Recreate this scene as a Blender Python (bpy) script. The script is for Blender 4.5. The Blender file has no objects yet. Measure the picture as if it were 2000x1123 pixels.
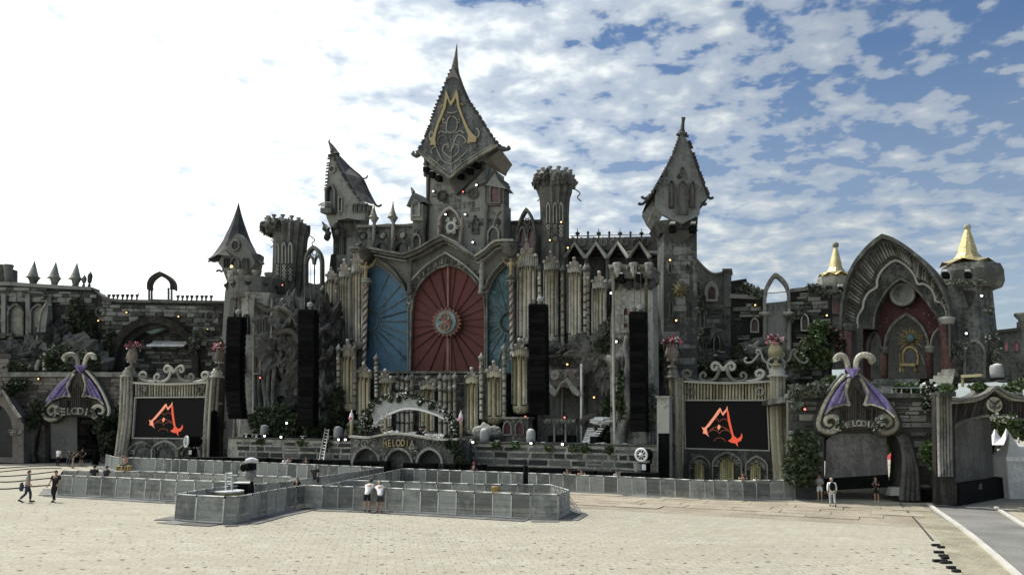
import bpy, math, random
from mathutils import Vector, Matrix, noise
from mathutils.geometry import tessellate_polygon
random.seed(7)
R = math.radians
PI = math.pi
SC = bpy.context.scene
COL = SC.collection
# ------------------------------------------------------------------ camera
F_PX = 1555.6
PITCH, ROLL, CAM_H = R(9.79), R(0.6), 4.6
cam_d = bpy.data.cameras.new('camera')
cam_d.lens = 28.0
cam_d.sensor_width = 36.0
cam_d.clip_start, cam_d.clip_end = 0.1, 6000.0
cam = bpy.data.objects.new('camera', cam_d)
COL.objects.link(cam)
CAM_R = Matrix.Rotation(PI/2 + PITCH, 3, 'X') @ Matrix.Rotation(ROLL, 3, 'Z')
cam.matrix_world = Matrix.Translation((0, 0, CAM_H)) @ CAM_R.to_4x4()
SC.camera = cam
# ------------------------------------------------------------------ light
SUN_EL, SUN_AZ = R(58), R(-50)          # azimuth from +Y, negative towards -X
sun_dir = Vector((math.sin(SUN_AZ)*math.cos(SUN_EL), math.cos(SUN_AZ)*math.cos(SUN_EL), math.sin(SUN_EL)))
sd = bpy.data.lights.new('sun', 'SUN')
sd.energy = 4.2
sd.angle = R(0.53)
sd.color = (1.0, 0.955, 0.88)
sun = bpy.data.objects.new('sun', sd)
COL.objects.link(sun)
sun.location = sun_dir*200
sun.rotation_euler = sun_dir.to_track_quat('Z', 'Y').to_euler()
SC.view_settings.view_transform = 'Standard'
SC.view_settings.look = 'None'
SC.view_settings.gamma = 1
SC.view_settings.use_curve_mapping = False
SC.view_settings.exposure = 0.0
w = bpy.data.worlds.new('World')
SC.world = w
w.use_nodes = True
nt = w.node_tree
nt.nodes.clear()
def N(nt, typ, **kw):
 n = nt.nodes.new(typ)
 for k, v in kw.items():
  if k.startswith('i_'):
   n.inputs[k[2:].replace('_', ' ')].default_value = v
  else:
   setattr(n, k, v)
 return n
def LK(nt, a, b): nt.links.new(a, b)
def MATH(nt, op, a, b=None, c=None, clamp=False):
 n = nt.nodes.new('ShaderNodeMath'); n.operation = op; n.use_clamp = clamp
 for i, v in enumerate((a, b, c)):
  if v is None: continue
  if isinstance(v, (int, float)): n.inputs[i].default_value = v
  else: nt.links.new(v, n.inputs[i])
 return n.outputs[0]
def RAMP(nt, x, stops, interp='LINEAR'):
 n = nt.nodes.new('ShaderNodeValToRGB'); n.color_ramp.interpolation = interp
 e = n.color_ramp.elements
 while len(e) < len(stops): e.new(0.5)
 for el, (p, c) in zip(e, stops):
  el.position = p
  el.color = (c, c, c, 1) if isinstance(c, (int, float)) else (*c, 1)
 nt.links.new(x, n.inputs[0])
 return n.outputs[0]
def MIX(nt, f, a, b, mode='MIX'):
 n = nt.nodes.new('ShaderNodeMix'); n.data_type = 'RGBA'; n.blend_type = mode
 for s, v in ((n.inputs[0], f), (n.inputs[6], a), (n.inputs[7], b)):
  if isinstance(v, (int, float)): s.default_value = v if s is n.inputs[0] else (v, v, v, 1)
  elif isinstance(v, tuple): s.default_value = (*v, 1)
  else: nt.links.new(v, s)
 return n.outputs[2]
def build_world():
 out = N(nt, 'ShaderNodeOutputWorld')
 bg = N(nt, 'ShaderNodeBackground')
 sky = N(nt, 'ShaderNodeTexSky')
 sky.sky_type = 'NISHITA'
 sky.sun_disc = False
 sky.sun_elevation = SUN_EL
 sky.sun_rotation = SUN_AZ
 sky.air_density, sky.dust_density, sky.ozone_density = 1.0, 0.6, 2.0
 tc = N(nt, 'ShaderNodeTexCoord')
 sep = N(nt, 'ShaderNodeSeparateXYZ'); LK(nt, tc.outputs['Generated'], sep.inputs[0])
 zc = MATH(nt, 'ADD', MATH(nt, 'MAXIMUM', sep.outputs[2], 0.0), 0.16)
 u = MATH(nt, 'DIVIDE', sep.outputs[0], zc); v = MATH(nt, 'DIVIDE', sep.outputs[1], zc)
 comb = N(nt, 'ShaderNodeCombineXYZ'); LK(nt, u, comb.inputs[0]); LK(nt, v, comb.inputs[1])
 def nz(scale, det, rough, off, dist=0.0):
  mp = N(nt, 'ShaderNodeMapping'); mp.inputs['Location'].default_value = off
  LK(nt, comb.outputs[0], mp.inputs[0])
  t = N(nt, 'ShaderNodeTexNoise')
  t.inputs['Scale'].default_value = scale; t.inputs['Detail'].default_value = det
  t.inputs['Roughness'].default_value = rough; t.inputs['Distortion'].default_value = dist
  LK(nt, mp.outputs[0], t.inputs['Vector'])
  return t.outputs['Fac']
 big = nz(1.3, 3, 0.5, (3.1, 1.7, 0))
 mid = nz(9.5, 5, 0.5, (8.2, 4.4, 0), 0.2)
 fine = nz(24.0, 5, 0.6, (1.2, 9.4, 0), 0.2)
 # angle to the sun: the cloud sheet thickens on the sun's side of the sky
 dt = N(nt, 'ShaderNodeVectorMath', operation='DOT_PRODUCT')
 LK(nt, tc.outputs['Generated'], dt.inputs[0])
 dt.inputs[1].default_value = sun_dir
 near = dt.outputs['Value']
 bk = N(nt, 'ShaderNodeVectorMath', operation='DOT_PRODUCT')
 LK(nt, tc.outputs['Generated'], bk.inputs[0]); bk.inputs[1].default_value = Vector((-.93, .12, .2)).normalized()
 bank = bk.outputs['Value']
 cov = MATH(nt, 'ADD', MATH(nt, 'MULTIPLY', big, 0.42), MATH(nt, 'MULTIPLY', mid, 0.86))
 cov = MATH(nt, 'ADD', cov, MATH(nt, 'MULTIPLY', fine, 0.26))
 hz = MATH(nt, 'MULTIPLY', MATH(nt, 'SUBTRACT', 0.30, sep.outputs[2]), 0.36)
 cov = MATH(nt, 'ADD', cov, hz)
 cov = MATH(nt, 'ADD', cov, MATH(nt, 'MULTIPLY', MATH(nt, 'SUBTRACT', bank, SKY['n0']), SKY['ns']))
 mask = RAMP(nt, cov, [(SKY['c0'], 0.0), (SKY['c0']+0.10, 0.45), (SKY['c1'], 1.0)], 'EASE')
 mask = MATH(nt, 'MAXIMUM', mask, MATH(nt, 'MULTIPLY', MATH(nt, 'SUBTRACT', 0.42, sep.outputs[2], clamp=True), 1.3))
 glow = MATH(nt, 'POWER', MATH(nt, 'MAXIMUM', near, 0.0), 3.0)
 lum = MATH(nt, 'ADD', SKY['cl'], MATH(nt, 'ADD', MATH(nt, 'MULTIPLY', glow, SKY['cg']), MATH(nt, 'MULTIPLY', MATH(nt, 'MAXIMUM', MATH(nt, 'ADD', bank, .15), 0.0), SKY['cb'])))
 lum = MATH(nt, 'MULTIPLY', lum, MATH(nt, 'ADD', .72, MATH(nt, 'MULTIPLY', mid, .55)))
 cl = N(nt, 'ShaderNodeVectorMath', operation='SCALE')
 cl.inputs[0].default_value = (0.95, 1.0, 0.98); LK(nt, lum, cl.inputs['Scale'])
 skc = N(nt, 'ShaderNodeVectorMath', operation='MULTIPLY')
 LK(nt, sky.outputs[0], skc.inputs[0]); skc.inputs[1].default_value = SKY['tint']
 mixed = MIX(nt, mask, skc.outputs[0], cl.outputs[0])
 LK(nt, mixed, bg.inputs['Color'])
 bg.inputs['Strength'].default_value = SKY['str']
 LK(nt, bg.outputs[0], out.inputs[0])
SKY = dict(str=0.10, n0=0.0, ns=0.385, c0=0.615, c1=1.0, cl=6.6, cg=3.5, cb=10.0, tint=(0.76, 0.86, 0.95))
build_world()
# ------------------------------------------------------------------ projection helpers
def ray(px, py):
 d = CAM_R @ Vector(((px-1000)/F_PX, -(py-561.5)/F_PX, -1.0))
 return d
CAMP = Vector((0, 0, CAM_H))
def at(px, py, Y):
 d = ray(px, py); return CAMP + d*(Y/d.y)
def G(px, py, z=0.0):
 d = ray(px, py); k = (z-CAM_H)/d.z; return CAMP + d*k
class Fr:
 """a vertical plane: origin O on it, t along it, n pointing away from the audience"""
 def __init__(s, px, Y, th, O=None):
  s.th = R(th) if O is None else th
  if O is None:
   d = ray(px, 830); O = CAMP + d*(Y/d.y); O.z = 0
  s.O = O
  s.t = Vector((math.cos(s.th), -math.sin(s.th), 0)); s.n = Vector((math.sin(s.th), math.cos(s.th), 0))
 def back(s, d): return Fr(0, 0, s.th, s.O + s.n*d)
 def P(s, px, py, d=0.0):
  r = ray(px, py); k = (s.O-CAMP).dot(s.n)/r.dot(s.n)
  return CAMP + r*k + s.n*d
 def L(s, px, py):
  p = s.P(px, py) - s.O; return (p.dot(s.t), p.z)
 def W(s, a, z, d=0.0): return s.O + s.t*a + s.n*d + Vector((0, 0, z))
 def m(s, px, py=700):
  return -(CAM_R.transposed() @ (s.P(px, py)-CAMP)).z/F_PX
 def mz(s, px, py=700):
  return abs(s.P(px, py+1).z-s.P(px, py).z)
# ------------------------------------------------------------------ mesh buffer
class MB:
 def __init__(s): s.v = []; s.f = []; s.sm = []
 def add(s, vs, fs, smooth=False):
  o = len(s.v); s.v.extend(vs)
  for f in fs: s.f.append(tuple(i+o for i in f)); s.sm.append(smooth)
  return s
 def plate(s, f, outer, d0, d1, holes=(), local=False):
  """a slab cut to an outline (pixels on plane f, or local s,z) from depth d0 (front) to d1 (back)"""
  loops = [list(outer)] + [list(h) for h in holes]
  if not local: loops = [[f.L(*p) for p in lp] for lp in loops]
  n = sum(len(l) for l in loops); vs = []
  for d in (d0, d1):
   for lp in loops:
    for (a, z) in lp: vs.append(f.W(a, z, d))
  tris = tessellate_polygon([[Vector((a, z, 0)) for a, z in lp] for lp in loops])
  fs = [tuple(t) for t in tris] + [tuple(i+n for i in reversed(t)) for t in tris]
  o = 0
  for lp in loops:
   k = len(lp)
   for i in range(k):
    j = (i+1) % k
    fs.append((o+i, o+j, o+j+n, o+i+n))
   o += k
  return s.add(vs, fs)
 def band(s, f, A, B, d0, d1, local=False, closed=False):
  """a strip between two outlines with equal point counts"""
  if not local: A = [f.L(*p) for p in A]; B = [f.L(*p) for p in B]
  n = len(A); vs = []
  for pts, d in ((A, d0), (B, d0), (B, d1), (A, d1)):
   vs += [f.W(a, z, d) for a, z in pts]
  fs = []
  for i in range(n if closed else n-1):
   j = (i+1) % n
   for r in range(4):
    q = (r+1) % 4
    fs.append((r*n+i, r*n+j, q*n+j, q*n+i))
  if not closed: fs += [(0, n, 2*n, 3*n), (n-1, 4*n-1, 3*n-1, 2*n-1)]
  return s.add(vs, fs)
 def box(s, f, x0, y0, x1, y1, d0, d1):
  return s.plate(f, [(x0, y1), (x1, y1), (x1, y0), (x0, y0)], d0, d1)
 def lbox(s, f, a0, z0, a1, z1, d0, d1):
  return s.plate(f, [(a0, z0), (a1, z0), (a1, z1), (a0, z1)], d0, d1, local=True)
 def wbox(s, c, sx, sy, sz, rz=0.0, rx=0.0):
  M = Matrix.Translation(c) @ Matrix.Rotation(rz, 4, 'Z') @ Matrix.Rotation(rx, 4, 'X')
  vs = [M @ Vector((x*sx/2, y*sy/2, z*sz/2)) for z in (-1, 1) for x, y in ((-1, -1), (1, -1), (1, 1), (-1, 1))]
  return s.add(vs, [(3, 2, 1, 0), (4, 5, 6, 7), (0, 1, 5, 4), (1, 2, 6, 5), (2, 3, 7, 6), (3, 0, 4, 7)])
 def tube(s, pts, r, seg=6, cap=True):
  n = len(pts); rs = r if isinstance(r, (list, tuple)) else [r]*n
  vs = []; pts = [Vector(p) for p in pts]; prev = None
  for i, p in enumerate(pts):
   t = (pts[min(i+1, n-1)]-pts[max(i-1, 0)])
   if t.length < 1e-9: t = Vector((0, 0, 1))
   t.normalize()
   a = Vector((0, 0, 1)) if abs(t.z) < 0.9 else Vector((1, 0, 0))
   if prev is not None: a = prev
   b = t.cross(a)
   if b.length < 1e-6: b = t.cross(Vector((0.3, 1, 0.2)))
   b.normalize(); a = b.cross(t).normalized(); prev = a
   for k in range(seg):
    q = 2*PI*k/seg; vs.append(p + (a*math.cos(q)+b*math.sin(q))*rs[i])
  fs = []
  for i in range(n-1):
   for k in range(seg):
    l = (k+1) % seg
    fs.append((i*seg+k, i*seg+l, (i+1)*seg+l, (i+1)*seg+k))
  s.add(vs, fs, True)
  if cap:
   o = len(s.v)-len(vs)
   s.f.append(tuple(o+k for k in range(seg))); s.sm.append(False)
   s.f.append(tuple(o+(n-1)*seg+k for k in reversed(range(seg)))); s.sm.append(False)
  return s
 def lathe(s, c, prof, seg=16, smooth=True, flute=0.0, rot=0.0, sq=1.0):
  c = Vector(c); vs = []
  for (r, z) in prof:
   for k in range(seg):
    q = 2*PI*k/seg+rot
    rr = r*(1-(flute if k % 2 else 0.0))
    vs.append(c+Vector((rr*math.cos(q), rr*math.sin(q)*sq, z)))
  n = len(prof); fs = []
  for i in range(n-1):
   for k in range(seg):
    l = (k+1) % seg
    fs.append((i*seg+k, i*seg+l, (i+1)*seg+l, (i+1)*seg+k))
  s.add(vs, fs, smooth)
  o = len(s.v)-len(vs)
  s.f.append(tuple(o+k for k in reversed(range(seg)))); s.sm.append(False)
  s.f.append(tuple(o+(n-1)*seg+k for k in range(seg))); s.sm.append(False)
  return s
 def curve(s, f, pts, r, d=0.0, seg=5, sub=4):
  """a round moulding running through pixel points on plane f"""
  return s.tube([f.P(x, y, d) for x, y in smooth_pts(pts, sub)], r, seg)
 def ring(s, f, cx, cy, rp, r, d=0.0, seg=20, ts=6, a0=0.0, a1=2*PI):
  c = f.P(cx, cy); m = f.m(cx, cy); full = abs(a1-a0-2*PI) < 1e-3
  pts = []
  for i in range(seg+1):
   q = a0+(a1-a0)*i/seg
   pts.append(c+f.t*math.cos(q)*rp*m+Vector((0, 0, math.sin(q)*rp*m))+f.n*d)
  return s.tube(pts, r, ts)
 def disc(s, f, cx, cy, rp, d0, d1, seg=20, rz=None):
  a, z = f.L(cx, cy); m = f.m(cx, cy); rz = rp if rz is None else rz
  return s.plate(f, [(a+rp*m*math.cos(2*PI*i/seg), z+rz*m*math.sin(2*PI*i/seg)) for i in range(seg)], d0, d1, local=True)
 def spiral(s, f, cx, cy, rp, turns, start, r, d=0.0, hand=1, n=22, taper=True):
  c = f.P(cx, cy); m = f.m(cx, cy); pts = []; rs = []
  for i in range(n+1):
   u = i/n; q = start+hand*2*PI*turns*u; rr = rp*m*(1-0.85*u)
   pts.append(c+f.t*math.cos(q)*rr+Vector((0, 0, math.sin(q)*rr))+f.n*d)
   rs.append(r*(1-0.45*u) if taper else r)
  return s.tube(pts, rs, 6)
 def blob(s, c, rad, seed=0.0, amp=0.25, sc=1.0, nu=14, nv=9):
  if amp >= .6: nu, nv = nu*2, nv*2
  c = Vector(c); vs = []
  for j in range(nv+1):
   ph = PI*j/nv-PI/2
   for i in range(nu):
    th = 2*PI*i/nu
    d = Vector((math.cos(ph)*math.cos(th), math.cos(ph)*math.sin(th), math.sin(ph)))
    sv = Vector((seed, seed*1.3, seed*.7)); k = 1+amp*noise.noise(d*1.7*sc+sv)+amp*.5*noise.noise(d*4*sc+sv)
    if amp >= .6: k += amp*(.22-.5*abs(noise.noise(d*3.1*sc+sv*2)))+amp*.25*noise.noise(d*9*sc+sv)
    vs.append(c+Vector((d.x*rad[0]*k, d.y*rad[1]*k, d.z*rad[2]*k)))
  fs = []
  for j in range(nv):
   for i in range(nu):
    l = (i+1) % nu
    fs.append((j*nu+i, j*nu+l, (j+1)*nu+l, (j+1)*nu+i))
  return s.add(vs, fs, amp < .6)
 def ball(s, c, r, nu=10, nv=6, sz=1.0):
  prof = [(max(1e-4, r*math.cos(PI*j/nv-PI/2)), r*sz*math.sin(PI*j/nv-PI/2)) for j in range(nv+1)]
  return s.lathe(c, prof, nu)
 def hull(s, vs, fs): return s.add([Vector(v) for v in vs], fs)
 def leaves(s, n, fn, size, rnd):
  """n leaf-sized two-triangle blades; fn(rnd) gives each one's place"""
  for _ in range(n):
   p = Vector(fn(rnd)); k = size*rnd.uniform(0.55, 1.3)
   d = Vector((rnd.gauss(0, 1), rnd.gauss(0, 1), rnd.gauss(0, .7)+.1)).normalized()
   e = d.cross(Vector((rnd.gauss(0, 1), rnd.gauss(0, 1), rnd.gauss(0, 1))))
   if e.length < 1e-4: continue
   e = e.normalized()*k*.38; d = d*k
   nn = d.cross(e).normalized()*k*.12
   s.add([p, p+d*.5+e+nn, p+d, p+d*.5-e+nn], [(0, 1, 2), (0, 2, 3)])
  return s
def smooth_pts(pts, sub=4):
 if sub <= 1 or len(pts) < 3: return list(pts)
 out = []; n = len(pts)
 for i in range(n-1):
  p0 = pts[max(i-1, 0)]; p1 = pts[i]; p2 = pts[i+1]; p3 = pts[min(i+2, n-1)]
  for k in range(sub):
   t = k/sub
   out.append(tuple(0.5*((2*b)+(c-a)*t+(2*a-5*b+4*c-d)*t*t+(-a+3*b-3*c+d)*t**3) for a, b, c, d in zip(p0, p1, p2, p3)))
 out.append(tuple(pts[-1]))
 return out
def gothic(x0, x1, yb, ys, yt, n=7, A=62):
 A = R(A); hw = (x1-x0)/2; L = []
 for i in range(n+1):
  a = A*i/n
  L.append((hw*(1-math.cos(a))/(1-math.cos(A)), ys-(ys-yt)*math.sin(a)/math.sin(A)))
 pts = [(x0, yb)]+[(x0+x, y) for x, y in L]
 pts += [(x1-x, y) for x, y in reversed(L[:-1])]+[(x1, yb)]
 return pts
def inside(p, poly):
 x, y = p; c = False; j = len(poly)-1
 for i in range(len(poly)):
  xi, yi = poly[i]; xj, yj = poly[j]
  if (yi > y) != (yj > y) and x < (xj-xi)*(y-yi)/(yj-yi)+xi: c = not c
  j = i
 return c
# ------------------------------------------------------------------ objects
def thing(name, label, cat, loc=(0, 0, 0), group=None):
 o = bpy.data.objects.new(name, None); COL.objects.link(o)
 o.empty_display_size = 0.3
 o.location = loc; o['label'] = label; o['category'] = cat
 if group: o['group'] = group
 return o
def wloc(o):
 v = Vector(o.location)
 while o.parent: o = o.parent; v = v + Vector(o.location)
 return v
def tomesh(mb, name, base):
 me = bpy.data.meshes.new(name)
 b = Vector(base)
 me.from_pydata([tuple(Vector(v)-b) for v in mb.v], [], mb.f)
 me.polygons.foreach_set('use_smooth', mb.sm)
 me.update()
 return me
def part(name, mb, mat, parent=None, label=None, kind=None):
 base = wloc(parent) if parent else Vector((0, 0, 0))
 me = tomesh(mb, name, base)
 me.materials.append(mat)
 o = bpy.data.objects.new(name, me); COL.objects.link(o)
 if parent: o.parent = parent
 if label: o['label'] = label
 if kind: o['kind'] = kind
 return o
def solo(name, mb, mat, label, cat, group=None, kind=None):
 """a thing that is one mesh: its origin at the middle of its foot"""
 xs = [v[0] for v in mb.v]; ys = [v[1] for v in mb.v]; zs = [v[2] for v in mb.v]
 b = Vector(((min(xs)+max(xs))/2, (min(ys)+max(ys))/2, min(zs)))
 me = tomesh(mb, name, b); me.materials.append(mat)
 o = bpy.data.objects.new(name, me); COL.objects.link(o); o.location = b
 if label: o['label'] = label
 if cat: o['category'] = cat
 if group: o['group'] = group
 if kind: o['kind'] = kind
 return o
def dup(o, loc, label=None, group=None, rz=None):
 c = o.copy(); COL.objects.link(c); c.location = loc
 if rz is not None: c.rotation_euler = (0, 0, rz)
 if label: c['label'] = label
 if group: c['group'] = group
 for ch in list(o.children):
  d = ch.copy(); COL.objects.link(d); d.parent = c
  for g in list(ch.children):
   e = g.copy(); COL.objects.link(e); e.parent = d
 return c
# ------------------------------------------------------------------ materials
M = {}
LUM = 1.12
def newmat(name):
 m = bpy.data.materials.new(name); m.use_nodes = True
 t = m.node_tree; b = t.nodes['Principled BSDF']; M[name] = m
 return m, t, b
def weathered(name, dark, light, scale=0.6, fine=6.0, streak=0.0, bump=0.4, rough=0.9, rnd=0.25, metal=0.0, extra=None, extra_f=0.45, bscale=5.0, spec=0.3):
 """two-tone weathered surface: broad patches, fine mottling, rain streaks, piece-to-piece change"""
 if name[:4] in ('ston', 'plas', 'trim', 'rock', 'slat', 'tile', 'zinc', 'shel', 'bark'): dark, light = [(c[0]*.98*LUM, c[1]*.995*LUM, c[2]*.965*LUM) if LUM else c for c in (dark, light)]
 m, t, b = newmat(name)
 g = N(t, 'ShaderNodeNewGeometry'); pos = g.outputs['Position']
 oi = N(t, 'ShaderNodeObjectInfo')
 def nz(sc, det=5, mul=(1, 1, 1), ro=.6):
  mp = N(t, 'ShaderNodeMapping'); mp.inputs['Scale'].default_value = mul; LK(t, pos, mp.inputs[0])
  x = N(t, 'ShaderNodeTexNoise'); x.inputs['Scale'].default_value = sc; x.inputs['Detail'].default_value = det
  x.inputs['Roughness'].default_value = ro; LK(t, mp.outputs[0], x.inputs['Vector']); return x.outputs['Fac']
 a = nz(scale, 6); c = nz(fine, 4)
 fac = MATH(t, 'ADD', MATH(t, 'MULTIPLY', a, 0.95), MATH(t, 'MULTIPLY', c, 0.8))
 fac = MATH(t, 'ADD', fac, MATH(t, 'MULTIPLY', MATH(t, 'SUBTRACT', oi.outputs['Random'], 0.5), rnd*2))
 if streak:
  st = nz(2.2, 4, (1, 1, 0.07)); fac = MATH(t, 'ADD', fac, MATH(t, 'MULTIPLY', MATH(t, 'SUBTRACT', st, 0.5), streak*2))
 fac2 = MATH(t, 'MULTIPLY', MATH(t, 'SUBTRACT', fac, 0.66), 2.7, clamp=True)
 col = MIX(t, fac2, dark, light)
 if extra:
  e = nz(scale*1.9, 6, (1, 1, .7), .65)
  ef = RAMP(t, e, [(0.52, 0.0), (0.68, extra_f)])
  col = MIX(t, ef, col, extra)
 LK(t, col, b.inputs['Base Color'])
 b.inputs['Roughness'].default_value = rough; b.inputs['Metallic'].default_value = metal
 b.inputs['Specular IOR Level'].default_value = spec
 if bump:
  bp = N(t, 'ShaderNodeBump'); bp.inputs['Strength'].default_value = bump; bp.inputs['Distance'].default_value = 0.12
  h = MATH(t, 'ADD', nz(bscale, 6, ro=.7), MATH(t, 'MULTIPLY', nz(bscale*.3, 3), 0.8))
  LK(t, h, bp.inputs['Height']); LK(t, bp.outputs[0], b.inputs['Normal'])
 return m
def plain(name, c, rough=0.6, metal=0.0, emit=None, es=1.0, spec=0.4):
 m, t, b = newmat(name)
 b.inputs['Base Color'].default_value = (*c, 1); b.inputs['Roughness'].default_value = rough; b.inputs['Metallic'].default_value = metal
 b.inputs['Specular IOR Level'].default_value = spec
 if emit:
  b.inputs['Emission Color'].default_value = (*emit, 1); b.inputs['Emission Strength'].default_value = es
 return m
weathered('stone', (0.05, 0.05, 0.046), (0.22, 0.217, 0.203), .5, 7, bump=.6, extra=(0.035, 0.042, 0.03), rnd=.35)
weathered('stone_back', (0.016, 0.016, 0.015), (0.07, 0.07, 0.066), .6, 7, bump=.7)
weathered('stone_warm', (0.075, 0.065, 0.06), (0.21, 0.185, 0.17), .5, 7, bump=.6, extra=(0.05, 0.05, 0.04), rnd=.35)
weathered('plaster', (0.05, 0.052, 0.05), (0.2, 0.203, 0.193), .45, 4, streak=.35, bump=.35, extra=(0.03, 0.034, 0.03))
weathered('plaster_pale', (0.07, 0.07, 0.066), (0.31, 0.305, 0.29), .5, 4, streak=.3, bump=.4, extra=(0.05, 0.055, 0.048))
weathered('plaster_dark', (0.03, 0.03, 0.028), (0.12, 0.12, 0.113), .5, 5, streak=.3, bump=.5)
weathered('trim', (0.07, 0.07, 0.063), (0.27, 0.263, 0.24), .8, 8, streak=.25, bump=.4)
weathered('trim_dark', (0.035, 0.035, 0.032), (0.14, 0.137, 0.128), .8, 8, streak=.2, bump=.3)
weathered('trim_pale', (0.16, 0.155, 0.135), (0.42, 0.41, 0.37), .9, 9, streak=.25, bump=.25)
weathered('cream', (0.17, 0.155, 0.12), (0.44, 0.41, 0.33), .7, 6, streak=.45, bump=.12, rough=.6, extra=(0.12, 0.1, 0.06), extra_f=.35)
weathered('ochre', (0.19, 0.17, 0.105), (0.44, 0.4, 0.27), .5, 5, streak=.5, bump=.12, rough=.6, extra=(0.1, 0.08, 0.04), extra_f=.4)
weathered('slate_stone', (0.028, 0.031, 0.03), (0.115, 0.122, 0.118), .7, 6, bump=.5, rnd=.4)
weathered('rock', (0.03, 0.03, 0.028), (0.125, 0.122, 0.115), .7, 6, bump=.9, bscale=3)
weathered('slate', (0.05, 0.054, 0.055), (0.18, 0.186, 0.186), .5, 5, streak=.3, bump=.35, rough=.7)
weathered('slate_brown', (0.06, 0.055, 0.05), (0.15, 0.138, 0.125), .6, 6, streak=.3, bump=.5, rough=.85)
weathered('tile_dark', (0.02, 0.021, 0.022), (0.06, 0.06, 0.06), 1, 8, bump=.4, rough=.7)
weathered('gold', (0.12, 0.098, 0.055), (0.3, 0.245, 0.135), 1.2, 7, bump=.2, rough=.5, metal=.35)
weathered('gold_leaf', (0.42, 0.33, 0.14), (0.78, 0.66, 0.36), 1.5, 6, bump=.08, rough=.38, metal=.6, rnd=.05)
weathered('bronze_grey', (0.17, 0.165, 0.13), (0.38, 0.37, 0.3), 1.5, 6, streak=.2, bump=.1, rough=.45, metal=.35, rnd=.1)
weathered('red_door', (0.04, 0.012, 0.011), (0.095, 0.028, 0.025), .5, 5, streak=.2, bump=.2, rough=.7, extra=(0.05, 0.025, 0.022))
weathered('red_bar', (0.13, 0.06, 0.048), (0.26, 0.14, 0.11), .8, 8, bump=.15, rough=.7)
weathered('blue_door', (0.008, 0.022, 0.034), (0.06, 0.135, 0.21), .6, 3.5, streak=.25, bump=.25, rough=.6, extra=(0.05, 0.14, 0.16), extra_f=.7)
weathered('teal_door', (0.03, 0.07, 0.085), (0.13, 0.25, 0.29), .55, 3.5, streak=.25, bump=.25, rough=.6, extra=(0.14, 0.23, 0.22), extra_f=.6)
weathered('teal', (0.08, 0.14, 0.14), (0.2, 0.28, 0.27), 1, 6, bump=.2)
weathered('maroon', (0.03, 0.014, 0.015), (0.095, 0.042, 0.043), .6, 5, streak=.25, bump=.3, extra=(0.05, 0.03, 0.03))
weathered('maroon_col', (0.07, 0.038, 0.034), (0.19, 0.11, 0.1), .7, 5, streak=.4, bump=.25)
weathered('glass_red', (0.05, 0.02, 0.022), (0.17, 0.075, 0.08), 1.5, 9, bump=.1, rough=.25)
weathered('glass_dark', (0.012, 0.014, 0.016), (0.045, 0.05, 0.055), 1.5, 9, bump=.1, rough=.2)
weathered('glass_green', (0.09, 0.1, 0.085), (0.26, 0.26, 0.22), 1.8, 9, bump=.1, rough=.3, extra=(0.22, 0.08, 0.06), extra_f=.8)
weathered('purple', (0.09, 0.06, 0.2), (0.34, 0.27, 0.55), 1.2, 5, bump=.15, rough=.45, rnd=.05)
weathered('purple_dark', (0.06, 0.045, 0.1), (0.2, 0.16, 0.26), 1.2, 6, bump=.15)
weathered('shell', (0.025, 0.025, 0.023), (0.085, 0.083, 0.078), .9, 6, streak=.25, bump=.35, rough=.7)
weathered('shell_edge', (0.16, 0.15, 0.12), (0.5, 0.48, 0.4), 1.2, 7, streak=.2, bump=.15, rough=.5)
weathered('wood_dark', (0.02, 0.018, 0.016), (0.07, 0.064, 0.056), .8, 7, streak=.6, bump=.5)
weathered('drape', (0.09, 0.09, 0.088), (0.2, 0.2, 0.195), .4, 5, streak=.25, bump=.25, rough=.95)
weathered('black_box', (0.003, 0.0034, 0.0036), (0.007, 0.0078, 0.008), 1.5, 6, bump=.1, rough=.8, rnd=.15, spec=.1)
weathered('black_cloth', (0.003, 0.003, 0.003), (0.009, 0.009, 0.009), 1, 6, bump=.4, rough=.95, spec=.05)
weathered('zinc', (0.14, 0.145, 0.141), (0.31, 0.318, 0.308), .8, 4, streak=.2, bump=.08, rough=.8, metal=0, rnd=.35)
weathered('zinc_rail', (0.3, 0.31, 0.31), (0.5, 0.51, 0.5), 1, 6, bump=.05, rough=.5, metal=.4)
weathered('steel_dark', (0.04, 0.042, 0.043), (0.1, 0.102, 0.104), 1, 6, bump=.1, rough=.5, metal=.4)
weathered('plate_floor', (0.1, 0.1, 0.095), (0.2, 0.2, 0.19), .8, 6, bump=.15, rough=.7)
weathered('white_steps', (0.45, 0.46, 0.45), (0.75, 0.76, 0.74), 1, 6, streak=.2, bump=.1, rough=.5)
weathered('white_cloth', (0.5, 0.51, 0.51), (0.78, 0.8, 0.79), .8, 5, bump=.1, rough=.9)
weathered('scrim', (0.2, 0.21, 0.21), (0.38, 0.4, 0.4), .7, 4, streak=.2, bump=.15, rough=.9, extra=(0.14, 0.15, 0.15))
weathered('tent', (0.7, 0.71, 0.72), (0.82, 0.83, 0.83), .5, 3, bump=.05, rough=.8)
weathered('dome', (0.2, 0.205, 0.2), (0.34, 0.35, 0.34), 1, 5, bump=.1, rough=.6)
weathered('leaf', (0.018, 0.034, 0.012), (0.085, 0.125, 0.045), 2.5, 14, bump=0, rough=.6, rnd=.1)
weathered('leaf_dark', (0.01, 0.018, 0.008), (0.05, 0.07, 0.033), 2.5, 14, bump=0, rough=.7, rnd=.1)
weathered('leaf_grey', (0.06, 0.07, 0.055), (0.16, 0.18, 0.14), 1.2, 9, bump=0, rough=.6, rnd=.1)
weathered('petal_white', (0.62, 0.6, 0.58), (0.82, 0.8, 0.78), 3, 12, bump=0, rough=.7)
weathered('petal_pink', (0.5, 0.1, 0.16), (0.75, 0.3, 0.38), 3, 12, bump=0, rough=.7)
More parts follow.
